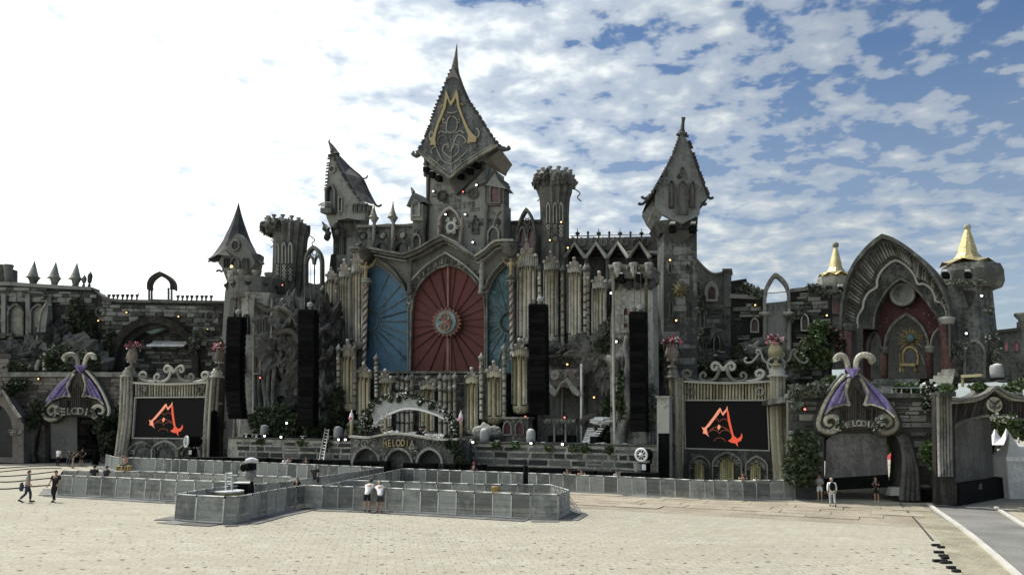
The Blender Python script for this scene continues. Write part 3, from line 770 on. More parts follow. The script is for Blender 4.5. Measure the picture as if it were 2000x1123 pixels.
# diamond corbel under the gable, its lamps, round ornaments
mb = MB(); mb.plate(T, [(842, 322), (880, 352), (895, 383), (948, 330), (948, 318), (842, 318)], -.5, 0); part('corbel', mb, M['tile_dark'], t)
for (x, y) in ((842, 336), (853, 345), (865, 352), (907, 348), (940, 327), (925, 338)):
 mb = MB(); mb.box(T, x-4.5, y-3, x+4.5, y+7, -1.3, -.5); lf = part('spotlight', mb, M['black_box'], t)
 mb = MB(); mb.box(T, x-3, y-4.6, x+3, y-2.8, -1.2, -.7); part('lamp_hood', mb, M['white_cloth'], lf)
roundel(t, T, 864, 383, 9.5, 'trim_dark', 'plaster_dark', -.15); roundel(t, T, 924.5, 379, 10, 'trim_dark', 'plaster_dark', -.15)
mb = MB(); c, pr = prof_o(T, 832, [(4, 345), (5.5, 340), (4, 336), (4, 325), (7, 321), (5, 318), (6, 300), (10, 290)]); mb.lathe(c, pr, 12); part('corner_shaft', mb, M['trim'], t)
mb = MB(); c, pr = prof_o(T, 833, [(3, 520), (3, 347), (5, 343)]); mb.lathe(c, pr, 8); part('corner_shaft', mb, M['trim_dark'], t)
# right-hand eave of the side face
sf = Fr(0, 0, T.th-PI/2, T.W(*[T.L(948, 400)[0], 0, 0]))
mb = MB(); mb.hull([K.P(953, 306, .4), K.P(975, 289, .4), T5.P(1001, 322), T5.P(991, 337), T.P(949, 322, .1), T5.P(988, 345)], [(0, 1, 2, 3), (0, 3, 5, 4)]); part('side_eave', mb, M['slate_brown'], t)
for k in range(4):
 d = .7+k*1.1; x = T.L(948, 360)[0]; mb = MB(); z0, z1 = T.P(948, 352).z, T.P(948, 322).z
 mb.add([T.W(x+.05, z0, d), T.W(x+.05, z0, d+.6), T.W(x+.05, z1-.8, d+.6), T.W(x+.05, z1, d+.3), T.W(x+.05, z1-.8, d)], [(0, 1, 2, 3, 4)]); part('slit', mb, M['glass_dark'], t)
# oriel on the right
O_ = T.back(-.6)
mb = MB(); mb.box(O_, 950, 352, 984, 402, 0, 1.4); orl = part('oriel', mb, M['plaster_dark'], t)
mb = MB(); mb.hull([O_.P(942, 362, -.3), O_.P(992, 371, -.3), O_.P(968, 338, -.3), O_.P(942, 362, 1.6), O_.P(992, 371, 1.6), O_.P(968, 338, 1.6)], [(0, 1, 2), (0, 2, 5, 3), (1, 4, 5, 2), (3, 5, 4)]); part('gable', mb, M['slate'], orl)
mb = MB(); mb.curve(O_, [(940, 364), (952, 358), (968, 338), (982, 358), (998, 369)], .13, -.35); part('gable_edge', mb, M['trim_dark'], orl)
window(t, O_, 960, 976, 396, 372, 358, 'glass_red', 'trim_dark', 3)
mb = MB(); mb.box(O_, 948, 400, 986, 500, .3, 1.6); part('buttress', mb, M['plaster'], t)
for x in (948, 982):
 mb = MB(); c, pr = prof_o(O_, x, [(4, 500), (4, 413), (6, 408), (4, 404), (6, 400)]); mb.lathe(c, pr, 10); part('colonnette', mb, M['trim_dark'], t)
window(t, O_, 956, 974, 478, 458, 446, 'glass_dark', 'trim', 3)
roundel(t, O_, 956, 431, 5, d=0.1); roundel(t, O_, 971, 432, 5, d=.1)
for pts in ([(950, 405), (965, 420), (962, 440)], [(984, 405), (968, 420), (970, 440)]):
 mb = MB(); mb.curve(O_, pts, .1, .2); part('rib', mb, M['trim'], t)
window(t, T, 924, 934, 455, 440, 428, 'plaster_dark', 'trim_dark', 2)
for (x, y) in ((922, 437), (936, 437), (924, 448), (934, 448), (929, 424)):
 mb = MB(); mb.ball(T.P(x, y, -.2), .16, 8, 5); part('boss', mb, M['trim_dark'], t)
# niche with torches and a mechanical emblem
window(t, T, 862, 900, 490, 440, 410, 'plaster_dark', 'trim', 4, -.5)
for x in (860, 901.5):
 mb = MB(); c, pr = prof_o(T, x, [(2.4, 478), (2.4, 446), (6, 443), (6, 440), (3, 438), (4.4, 433), (2.8, 427), (.3, 421)], -1.0); mb.lathe(c, pr, 10); part('torch', mb, M['terracotta'], t)
e_ = T.back(-.8); mb = MB(); mb.ring(e_, 881.5, 444, 9, .16, 0, 16, 6); em = part('emblem', mb, M['trim_pale'], t)
mb = MB(); mb.box(e_, 876, 438, 887, 450, -.05, .15); part('emblem_plate', mb, M['glass_dark'], em)
for q in range(6):
 mb = MB(); x, y = 881.5+11*math.cos(q*PI/3), 444+11*math.sin(q*PI/3); mb.ring(e_, x, y, 2.6, .09, 0, 8, 5); part('emblem_loop', mb, M['trim_pale'], em)
for s_ in (-1, 1):
 mb = MB(); mb.spiral(e_, 881.5+s_*8, 430, 4.2, 1.1, PI/2, .1, 0, s_); part('emblem_scroll', mb, M['trim_pale'], em)
# small turret left of the shaft
S_ = T.back(-.8)
mb = MB(); mb.box(S_, 806, 404, 826, 500, 0, 2.5); tur = part('side_turret', mb, M['plaster_dark'], t)
mb = MB(); mb.box(S_, 804.5, 400, 828, 432, -.3, 2.6); part('turret_room', mb, M['plaster'], tur)
mb = MB(); mb.hull([S_.P(798, 405, -.5), S_.P(832, 397, -.5), S_.P(811, 377, -.5), S_.P(800, 404, 2.8), S_.P(848, 401, 2.8), S_.P(836, 386, 2.8)], [(0, 1, 2), (0, 2, 5, 3), (1, 4, 5, 2), (3, 5, 4)]); part('turret_roof', mb, M['slate'], tur)
mb = MB(); mb.tube([S_.P(x, y, -.4) for x, y in ((811, 378), (809, 373), (806, 368))], [.22, .14, .03], 6); part('turret_spike', mb, M['tile_dark'], tur)
window(t, S_, 810, 822, 422, 404, 395, 'glass_red', 'trim', 2.6, -.5)
window(t, S_, 810, 822, 492, 470, 460, 'plaster_dark', 'trim', 2.6, -.35)
mb = MB(); c, pr = prof_o(S_, 827, [(3.5, 500), (3.5, 435), (5.5, 431), (5, 428)]); mb.lathe(c, pr, 10); part('colonnette', mb, M['trim_dark'], t)
for (x, y) in ((813, 452), (823, 452)): roundel(t, S_, x, y, 4)
# ------------------------------------------------------------------ left pointed house
Hs = ST.back(12)
t = thing('pointed_house', 'leaning grey house with spike roof and balcony, left of the tallest tower', 'house', Hs.P(680, 600, 2))
gab = [(646.7, 296), (643, 318), (640, 338), (638, 371), (637, 400), (637, 423), (646, 446), (662, 430), (680, 426), (712, 432), (714, 398), (705.5, 392), (690.5, 371), (671, 339), (658, 312), (652, 295)]
mb = MB(); mb.plate(Hs, gab, 0, .6); part('gable_wall', mb, M['plaster'], t)
H2 = ST.back(16)
mb = MB(); mb.hull([Hs.P(650, 292, -.3), Hs.P(654, 306, -.3), Hs.P(671, 339, -.3), Hs.P(690.5, 371, -.3), Hs.P(707, 394, -.3),
     H2.P(654, 296), H2.P(684, 328), H2.P(708.7, 349), H2.P(722, 378), H2.P(737, 402)],
                   [(0, 1, 6, 5), (1, 2, 6), (2, 3, 7, 6), (3, 4, 8, 7), (4, 9, 8)]); part('roof', mb, M['slate_brown'], t)
verge(t, Hs, [(650, 294), (655, 308), (671, 339), (690.5, 371), (708, 395)], .3, -.4, 10, 'slate_brown')
verge(t, Hs, [(647, 296), (642, 325), (638, 372)], .3, -.2, 8, 'slate_brown')
mb = MB(); mb.curve(H2, [(653, 295), (684, 328), (708, 349), (722, 378), (735, 401), (742, 403), (746, 400)], .14, -.1); part('ridge', mb, M['tile_dark'], t)
mb = MB(); mb.curve(H2, [(708, 349), (715, 348), (718, 343)], .1); part('ridge_curl', mb, M['tile_dark'], t)
mb = MB(); mb.tube([Hs.P(x, y, .3) for x, y in smooth_pts([(652, 302), (648, 292), (643, 282), (639.5, 276), (641.5, 271)])], [.55, .5, .45, .4, .36, .32, .28, .24, .2, .17, .14, .11, .1, .09, .08, .06, .05], 7); part('spike', mb, M['tile_dark'], t)
# long side wall and flared base
mb = MB(); mb.hull([Hs.P(700, 396, .2), H2.P(729, 402), H2.P(721, 428), Hs.P(708, 430, .2), Hs.P(700, 430, .2), H2.P(721, 438)], [(0, 1, 2, 3), (3, 2, 5, 4)]); part('side_wall', mb, M['plaster_dark'], t)
for k in range(4):
 x = 690+k*8.5; window(t, Hs.back(-.1), x, x+4.5, 414, 405, 399, 'glass_dark', 'trim_dark', 1.2, -.15)
mb = MB(); mb.box(Hs, 648, 440, 712, 620, .8, 5); part('shaft', mb, M['plaster'], t)
mb = MB(); mb.hull([Hs.P(x, y, .05) for x, y in ((645, 445), (662, 429), (680, 425), (713, 431))]+[Hs.P(x, y, .82) for x, y in ((643, 468), (658, 464), (676, 462), (706, 462))]+[H2.P(722, 428), H2.P(718, 452)], [(0, 1, 5, 4), (1, 2, 6, 5), (2, 3, 7, 6), (3, 8, 9, 7)]); part('flare', mb, M['plaster_dark'], t)
for k in range(12):
 x = 662+k*4.3; mb = MB(); mb.tube([Hs.P(x, 430, -.05), Hs.P(x-.5, 445, .8)], .08, 5); part('flare_rib', mb, M['trim_dark'], t)
for k in range(6):
 x = 653+k*4; window(t, Hs.back(.8), x, x+2, 496, 470, 463, 'glass_dark', 'trim_dark', .8, -.15)
roundel(t, Hs, 650, 332, 7, 'trim', 'plaster_pale', -.15)
window(t, Hs, 641, 655, 412, 378, 364, 'glass_dark', 'trim_dark', 3, -.4)
window(t, Hs, 664, 668.5, 413, 390, 386, 'glass_dark', 'trim', 1.8)
mb = MB(); mb.box(Hs, 636, 410, 657, 420, -1.0, 0); bal = part('balcony', mb, M['trim_dark'], t)
for k in range(7):
 x = 637+k*3; mb = MB(); mb.spiral(Hs, x, 405, 3, 1.1, -PI/2, .06, -.95, 1, 12); part('balcony_scroll', mb, M['trim'], bal)
mb = MB(); mb.curve(Hs, [(632, 406), (640, 401), (656, 400)], .07, -.95); part('balcony_rail', mb, M['trim'], bal)
for (x, y) in ((640, 448), (645, 458), (661, 444), (643, 465), (664, 456)):
 mb = MB(); mb.blob(Hs.P(x, y, -.4), (.35, .35, .4), x*.1); part('gargoyle', mb, M['tile_dark'], t)
mb = MB(); mb.tube([Hs.P(x, y, -.5) for x, y in ((647, 450), (640, 444), (634, 435))], [.25, .2, .05], 6); part('gargoyle', mb, M['tile_dark'], t)
# ------------------------------------------------------------------ gallery between the house and the tower, with gold-tipped posts
Gq = ST.back(12.5)
t = thing('castle_wall', 'grey gallery wall with ring ornaments between pointed house and tallest tower', 'wall', Gq.P(755, 560))
mb = MB(); mb.plate(Gq, [(700, 560), (700, 441), (808, 437), (808, 560)], 0, 1.5); part('wall', mb, M['plaster'], t)
mb = MB(); mb.plate(Gq, [(698, 446), (698, 440), (735, 441), (760, 438), (785, 440), (810, 437), (810, 443)], -.3, 1.6); part('coping', mb, M['trim_dark'], t)
for (x, y) in ((709, 461), (747.6, 460), (786, 459)): roundel(t, Gq, x, y, 7.4, 'trim_dark', 'plaster_pale', -.1, 1.8)
for (x, w_) in ((708, 16), (745, 19), (785, 22)): window(t, Gq, x-w_/2, x+w_/2, 500, 490, 476, 'glass_dark', 'trim_dark', 2, -.2)
for i, (x, yt, yb) in enumerate(((729, 398, 425.5), (766.5, 392.5, 424.5))):
 p_ = thing('spire_post', ['gold-tipped spire post beside the pointed house roof', 'gold-tipped spire post midway between the house and tallest tower'][i], 'finial', Gq.P(x, 490, -.6), 'gold-tipped posts on the castle walls')
 mb = MB(); c, pr = prof_o(Gq, x, [(3.5, 488), (3.5, 440), (3, 436), (5, yb+8), (8, yb+3), (9, yb)], -.6); mb.lathe(c, pr, 10); part('post', mb, M['trim'], p_)
 mb = MB(); c, pr = prof_o(Gq, x, [(10.5, yb+1), (9, yb-1), (6, yb-7), (3.5, yb-15), (1.2, yb-26), (1, yt+2), (.2, yt)], -.6); mb.lathe(c, pr, 10); part('cone', mb, M['bronze_grey'], p_)
# right-hand stretch of that wall and its traceried window
t = thing('castle_wall', 'short grey wall between the tallest tower and the fluted round tower', 'wall', Gq.P(1020, 600))
mb = MB(); mb.plate(Gq, [(980, 560), (980, 437), (1056, 433), (1056, 560)], 0, 1.2); part('wall', mb, M['plaster'], t)
mb = MB(); mb.plate(Gq, [(978, 440), (978, 434), (1058, 430), (1058, 437)], -.3, 1.4); part('coping', mb, M['trim_dark'], t)
def tracery(label, f, x0, x1, yb, ys, yt, pane=None, mat='trim_dark', name='tracery_window', extra=0):
 m = f.m((x0+x1)/2, yb); xc = (x0+x1)/2; w_ = (x1-x0)
 th = thing(name, label, 'window', f.P(xc, yb))
 fw = w_*.09; mb = MB(); mb.band(f, gothic(x0, x1, yb, ys, yt), gothic(x0+fw, x1-fw, yb, ys, yt+fw*2), -.35, .25); part('frame', mb, M[mat], th)
 mb = MB(); mb.tube([f.P(xc, yb), f.P(xc, ys+(yt-ys)*.1)], fw*.42*m, 6); part('mullion', mb, M[mat], th)
 for a, b in ((x0+fw*.8, xc), (xc, x1-fw*.8)):
  mb = MB(); mb.band(f, gothic(a, b, ys+4, ys+(yt-ys)*.02+2, ys+(yt-ys)*.45, 5), gothic(a+fw*.6, b-fw*.6, ys+4, ys+(yt-ys)*.02+2, ys+(yt-ys)*.45+fw*1.2, 5), -.25, .15); part('light_arch', mb, M[mat], th)
  if pane: mb = MB(); mb.plate(f, gothic(a, b, yb, ys+3, ys+(yt-ys)*.42), .05, .12); part('pane', mb, M[pane], th)
 mb = MB(); mb.ring(f, xc, ys+(yt-ys)*.58, w_*.15, fw*.32*m, 0, 14, 5); part('oculus', mb, M[mat], th)
 for q in range(5):
  an = q*2*PI/5+.3; mb = MB(); mb.ring(f, xc+w_*.19*math.cos(an), ys+(yt-ys)*.58+w_*.19*math.sin(an), w_*.07, fw*.22*m, 0, 8, 4); part('cusp', mb, M[mat], th)
 return th
tracery('dark gothic window with pink lights, right of the tallest tower', Gq.back(-1.2), 1010, 1049, 520, 470, 407, 'glass_red')
tracery('open gothic window frame with bright sky behind, left of organ pipes', ST.back(10), 597, 631.5, 556, 513, 480)
t = thing('castle_wall', 'low broken dark wall under the open gothic window', 'wall', ST.back(10).P(612, 640))
mb = MB(); mb.plate(ST.back(10), [(585, 640), (585, 580), (592, 552), (600, 551), (615, 556), (632, 551), (650, 553), (650, 640)], .05, 1); part('wall', mb, M['plaster_dark'], t)
# ------------------------------------------------------------------ fluted round towers
def column_tower(label, f, cx, L, seg, merl_y, merl_h, nm, yb, horns, mat='trim_dark'):
 m = f.m(cx, 500); th = thing('round_tower', label, 'tower', f.P(cx, yb, 1))
 d0 = L[0][0]*m
 c, pr = prof_o(f, cx, [(L[0][0], yb)]+L, d0); mb = MB(); mb.lathe(c, pr, seg, False, .2); part('shaft', mb, M[mat], th)
 fd = f.back(d0); rt = L[-1][0]*fd.m(cx); top = fd.P(cx, L[-1][1])
 mb = MB(); mb.lathe(top+Vector((0, 0, -.15)), [(rt*.9, 0), (rt*1.04, .15), (rt*1.04, .5), (rt*.85, .55)], 20); part('rim', mb, M['trim'], th)
 for k in range(nm):
  q = 2*PI*k/nm+.2; p = top+Vector((math.cos(q)*rt*.92, math.sin(q)*rt*.92, .35)); h = merl_h*m
  mb = MB(); mb.lathe(p, [(h*.42, 0), (h*.3, h*.2), (h*.34, h*.5), (h*.62, h*.95), (h*.62, h*1.1), (h*.4, h*1.05)], 8); part('merlon_bowl', mb, M['trim'], th)
 for k in range(nm):
  q = 2*PI*(k+.5)/nm+.2; p = top+Vector((math.cos(q)*rt*.95, math.sin(q)*rt*.95, -.25))
  mb = MB(); mb.blob(p+Vector((0, 0, -.1)), (.5, .5, .6), k*1.7, .8, 1.6, 7, 5); part('corbel_beast', mb, M['trim_dark'], th)
 for s_ in horns:
  mb = MB(); mb.curve(f, [(cx+s_*L[-1][0]*.8, L[-1][1]+10), (cx+s_*L[-1][0]*1.15, L[-1][1]+20), (cx+s_*L[-1][0]*1.0, L[-1][1]+28), (cx+s_*L[-1][0]*1.2, L[-1][1]+36)], .06, d0); part('horn', mb, M['trim_dark'], th)
 for k in (-.36, 0.05, .42):
  x = cx+k*L[0][0]*1.1
  ff = f.back(d0-math.sqrt(max(.05, 1-(k*1.1)**2))*d0*1.02)
  mb = MB(); mb.band(ff, gothic(x-4, x+4, L[-2][1]+60, L[-2][1]+30, L[-2][1]+18, 5), gothic(x-2.2, x+2.2, L[-2][1]+60, L[-2][1]+31, L[-2][1]+22, 5), -.15, .1); part('lancet', mb, M['trim'], th)
  for j in range(4):
   mb = MB(); mb.ring(ff, x, L[-2][1]+66+j*8, 3, .09, -.05, 10, 4); part('chain_ring', mb, M['trim'], th)
 return th
column_tower('fluted round tower with flared crown, right of the tallest tower', ST.back(11.5), 1083, [(29, 560), (28, 420), (29, 400), (30, 388), (34, 377), (36, 350)], 28, 345, 8, 12, 700, (-1, 1))
column_tower('fluted round tower with flared crown, left of the open gothic window', ST.back(9), 554, [(30, 602), (32, 500), (33, 470), (34, 463), (37, 455), (37, 442)], 28, 440, 8, 12, 700, (-1, 1))
# ------------------------------------------------------------------ witch-hat tower at the left of the stage
Wt = ST.back(10)
t = thing('witch_hat_tower', 'dark tower with a curved witch-hat roof and one lit window', 'tower', Wt.P(462, 700, 1))
m_ = Wt.back(1.8).m(462, 520)
c, pr = prof_o(Wt, 462, [(30, 700), (30, 575), (28, 552), (34, 538), (39, 505), (39, 500)], 1.8); mb = MB(); mb.lathe(c, pr, 8, False, 0, PI/8, .9); part('shaft', mb, M['plaster_dark'], t)
ctr = Wt.P(462, 512, 1.8)
ringz = [(54, 511), (45, 502), (36, 488), (26, 470), (17, 448), (9.5, 428), (4, 410), (.3, 396)]
vs = []
for h, y in ringz:
 cx = Wt.back(1.8).P(462+(512-y)*.035, y); z = cx.z; r_ = h*m_
 for k in range(8):
  q = 2*PI*k/8+PI/8; vs.append(Vector((cx.x+r_*math.cos(q), cx.y+r_*math.sin(q)*.9, z+(.25 if k % 2 and h > 40 else 0))))
mb = MB(); mb.add(vs, [(i*8+k, i*8+(k+1) % 8, i*8+8+(k+1) % 8, i*8+8+k) for i in range(7) for k in range(8)]); part('roof', mb, M['tile_dark'], t)
fp = [(462-22, 480), (462-40, 505), (462-36, 511), (462, 500), (462+34, 511), (462+38, 505), (462+22, 480), (466, 452)]
mb = MB(); mb.plate(Wt.back(-.35), [(426, 514), (436, 494), (447, 478), (455, 464), (463, 456), (471, 464), (480, 478), (490, 494), (498, 514), (490, 524), (462, 532), (434, 524)], 0, 1.0); part('dormer', mb, M['plaster_dark'], t)
roundel(t, Wt.back(-.4), 461, 480, 10, 'trim_dark', 'plaster_dark')
window(t, Wt.back(-.4), 454, 468, 527, 515, 505, 'glass_dark', 'trim_dark', 2)
mb = MB(); mb.disc(Wt, 460, 523, 3, -.7, -.6, 8); part('lit_pane', mb, M['bulb_warm'], t)
for x in (440, 446, 476, 482): window(t, Wt.back(-.45), x, x+2.5, 525, 510, 505, 'glass_dark', 'trim_dark', .9)
mb = MB(); mb.box(Wt, 446, 526, 474, 534, -1, 0); bl = part('balcony', mb, M['trim_dark'], t)
for k in range(7):
 mb = MB(); mb.tube([Wt.P(448+k*4, 527, -1), Wt.P(448+k*4, 532, -1)], .06, 4); part('baluster', mb, M['trim'], bl)
for pts in ([(424, 508), (414, 510), (406, 508), (404, 511)], [(500, 508), (507, 514), (511, 513), (511, 516)], [(430, 530), (424, 527), (419, 529)], [(497, 532), (502, 536), (506, 534)]):
 mb = MB(); mb.curve(Wt, pts, .12, .3); part('eave_curl', mb, M['tile_dark'], t)
# ------------------------------------------------------------------ round corbelled turret at the stage's left end
Tq = ST.back(4)
t = thing('corbelled_turret', 'pale mottled six-sided turret with bowl-topped crown at stage left end', 'tower', Tq.P(490, 860, 2))
m_ = Tq.m(490, 600)
c, pr = prof_o(Tq, 492, [(39, 868), (37, 790), (36, 640), (36, 592), (44, 578)], 2.2); mb = MB(); mb.lathe(c, pr, 6, False, 0, R(8), 1); part('shaft', mb, M['plaster_pale'], t)
c, pr = prof_o(Tq, 492, [(40, 586), (46, 575), (46, 556), (48, 552), (48, 546), (36, 548)], 2.2); mb = MB(); mb.lathe(c, pr, 12, False, 0, R(8)); part('crown', mb, M['trim_dark'], t)
ctr = Tq.back(2.2).P(492, 548)
for k in range(9):
 q = 2*PI*k/9+R(20); p = ctr+Vector((math.cos(q)*2.1, math.sin(q)*2.1, -.1)); mb = MB()
 mb.lathe(p, [(.3, 0), (.3, .3), (.5, .6), (.52, .8), (.3, .82)], 8); part('bowl', mb, M['trim_pale'], t)
 q2 = q+PI/9; p = ctr+Vector((math.cos(q2)*2.15, math.sin(q2)*2.15, -1.0)); mb = MB(); mb.tube([p+Vector((0, 0, -.6)), p, p+Vector((math.cos(q2)*.35, math.sin(q2)*.35, .5))], [.12, .3, .35], 6); part('corbel', mb, M['tile_dark'], t)
Tw = Tq.back(.42)
for x in (482, 486.5): pass
for x in (479, 484, 507, 512, 517, 523): window(t, Tw, x, x+3.4, 652 if x < 500 else 655, 622, 615, 'glass_red' if x in (484, 507) else 'glass_dark', 'trim_dark', .9, -.3)
window(t, Tw, 500, 511, 729, 700, 686, 'glass_red', 'trim', 2.2, -.35)
window(t, Tw, 471, 480, 727, 700, 688, 'glass_red', 'trim_dark', 2, -.35)
for (x, y0, y1) in ((455, 580, 862), (491, 582, 860), (526, 582, 660)):
 mb = MB(); mb.tube([Tq.P(x, y0, .4), Tq.P(x, y1, .3)], .14, 6); part('corner_shaft', mb, M['trim'], t)
mb = MB(); c, pr = prof_o(Tq, 506, [(30, 866), (30, 858), (20, 850), (20, 690), (26, 680)], 1.5); part('inner_pier', MB().lathe(c, pr, 8), M['plaster_dark'], t)
# ------------------------------------------------------------------ portal and its three painted doors
Pt = ST.back(8.5)
t = thing('stage_portal', 'carved grey portal framing a red arch between two blue half arches', 'portal', Pt.P(860, 860))
red = [(801, 729), (803, 640), (804, 609), (808, 580), (818, 556), (834, 538), (854, 524), (877, 517.5), (900, 524), (921, 539), (938, 560), (946, 582), (948, 609), (948, 729)]
blL = [(708, 729), (708, 520), (724, 513), (741, 519), (760, 531), (778, 549), (790, 563), (797.5, 578), (797.5, 729)]
blR = [(951.5, 729), (951.5, 578), (960, 553), (972, 534), (990, 517), (1005, 522), (1005, 729)]
outer = [(700, 729), (700, 494), (770, 493), (800, 501), (830, 490), (858, 474), (876, 465), (896, 476), (918, 492), (940, 505), (962, 492), (980, 478), (1012, 477), (1012, 729)]
mb = MB(); mb.plate(Pt, outer, 0, .9, holes=[red, blL, blR]); part('frame', mb, M['trim_dark'], t)
def moulding(pts, wd, d0, d1, mat, name='moulding', sub=5):
 S = smooth_pts(pts, sub); mb = MB(); mb.band(Pt, S, [(x, y+wd) for x, y in S], d0, d1); return part(name, mb, M[mat], t)
top = [[(698, 488), (735, 488), (765, 494), (800, 500)], [(800, 501), (830, 489), (856, 474), (876, 464)], [(876, 464), (897, 475), (918, 491), (940, 504)], [(940, 504), (958, 492), (974, 478), (988, 474), (1014, 474)]]
for L in top:
 moulding(L, 4, -1.6, .5, 'trim'); moulding([(x, y+5) for x, y in L], 4, -1.3, .3, 'trim_dark'); moulding([(x, y+11) for x, y in L], 3, -.8, .2, 'trim')
for L in ([(804, 560), (812, 545), (840, 517), (876, 494)], [(876, 494), (912, 518), (940, 545), (950, 562)], [(741, 505), (770, 524), (790, 550), (798, 566)], [(952, 562), (962, 540), (980, 518), (992, 508)]):
 moulding(L, 4, -.7, .1, 'trim')
for (A, nme, mat) in ((red, 'door_edge', 'trim'), (blL, 'door_edge', 'trim_dark'), (blR, 'door_edge', 'trim_dark')):
 mb = MB(); mb.curve(Pt, A, .11, -.05, 5, 1); part(nme, mb, M[mat], t)
rs_ = smooth_pts(red[2:12], 6)
for k in range(34):
 i0 = int(2+k*(len(rs_)-5)/33); x, y = rs_[i0]; q = math.atan2(y-640, x-874); L_ = 11+3*(k % 2)
 part('voussoir', MB().tube([Pt.P(x+math.cos(q)*3, y+math.sin(q)*3, -.12), Pt.P(x+math.cos(q)*L_, y+math.sin(q)*L_, -.12)], .11, 5), M['trim'], t)
for x in (800, 940):
 mb = MB(); c, pr = prof_o(Pt, x, [(5, 575), (7, 572), (5, 566), (4.5, 535), (6.5, 531), (4, 525), (4, 505), (7, 500), (7, 494), (5, 488), (6, 484)], -.6); mb.lathe(c, pr, 10); part('pendant_shaft', mb, M['trim'], t)
def door(nm, poly, mat, C, r0, angs, barmat, rb=.055, dd=.35, cut=None):
 dr = part(nm, MB().plate(Pt, poly, dd, dd+.25), M[mat], t)
 for a in angs:
  pts = []; r = r0
  while r < 260:
   x, y = C[0]+r*math.cos(R(a)), C[1]+r*math.sin(R(a))
   if inside((x, y), poly): pts.append((x, y))
   elif pts: break
   r += 4
  if len(pts) > 2:
   mb = MB(); mb.tube([Pt.P(*pts[0], dd-.06), Pt.P(*pts[-1], dd-.06)], rb, 5); part('rib', mb, M[barmat], dr)
 return dr
dr = door('red_door', red, 'red_door', (874, 630), 26, [i*15+7 for i in range(24)], 'maroon')
mb = MB(); mb.box(Pt, 872.2, 520, 875.2, 729, .1, .4); part('centre_bar', mb, M['red_bar'], dr)
mb = MB(); mb.box(Pt, 869.2, 652, 870.4, 729, .2, .4); mb.box(Pt, 876.8, 652, 878, 729, .2, .4); part('centre_bar', mb, M['red_bar'], dr)
E_ = Pt
def gear(f, cx, cy, ro, ri, n):
 L = []
 for i in range(n*4):
  q = 2*PI*i/(n*4); r = ro if i % 4 in (1, 2) else ri; L.append((cx+r*math.cos(q), cy+r*math.sin(q)))
 return L
em = part('gear_emblem', MB().plate(Pt, gear(Pt, 874, 630, 29, 25, 22), -.25, .3), M['red_bar'], dr)
part('emblem_disc', MB().disc(Pt, 874, 630, 22, -.4, -.2, 24), M['teal'], em)
for L in ([(866, 618), (872, 614), (880, 616), (882, 624), (874, 630), (866, 636), (866, 643), (874, 646), (882, 642), (880, 634), (872, 628), (866, 622), (866, 618)], [(862, 626), (870, 622), (878, 628), (886, 634)], [(862, 638), (870, 640), (880, 634), (886, 626)], [(874, 612), (874, 648)]):
 part('knot', MB().curve(Pt, L, .1, -.45, 5), M['red_bar'], em)
d1 = door('blue_door', blL, 'blue_door', (716, 627), 24, [-84, -66, -48, -32, -15, 0, 17, 31, 45, 60, 76], 'trim_dark')
part('door_ring', MB().ring(Pt, 716, 627, 22, .12, .25, 24, 5, -PI/2, PI/2), M['trim_dark'], d1)
d2 = door('blue_door', blR, 'teal_door', (992, 628), 24, [180-i*15 for i in range(-5, 6)], 'trim_dark')
d2['label'] = 'paler teal door half hidden by the right twisted column'
part('door_ring', MB().ring(Pt, 992, 628, 18, .12, .25, 24, 5, PI/2, 3*PI/2), M['trim_dark'], d2)
# twisted columns carrying winged statues
def twisted(f, x0, y0, x1, y1, label, flip):
 th = thing('twisted_column', label, 'column', f.P(x1, y1))
 a, b = f.P(x0, y0), f.P(x1, y1); m = f.m(x0, y0); r = 4.8*m
 part('shaft', MB().tube([b, a], r*.8, 10), M['trim_pale'], th)
 n = 90; turns = 11
 for ph in (0, PI):
  pts = []
  for i in range(n+1):
   u = i/n; q = 2*PI*turns*u/2+ph; p = b.lerp(a, u); pts.append(p+f.t*math.cos(q)*r*.75+f.n*math.sin(q)*r*.75)
  part('twist', MB().tube(pts, r*.42, 5), M['maroon_col'], th)
 for k, (h, dy) in enumerate(((8, 0), (10, -4.5), (9, -9))):
  part('capital_ring', MB().lathe(f.P(x0, y0+dy+1), [(h*m*.7, 0), (h*m, .05), (h*m, .17), (h*m*.7, .2)], 14), M['trim'], th)
 return th
Cf = ST.back(7.6)
twisted(Cf, 716, 556, 711, 708, 'red and white twisted column left of the painted doors', 1)
twisted(Cf, 998, 550, 1000, 702, 'red and white twisted column right of the painted doors', -1)
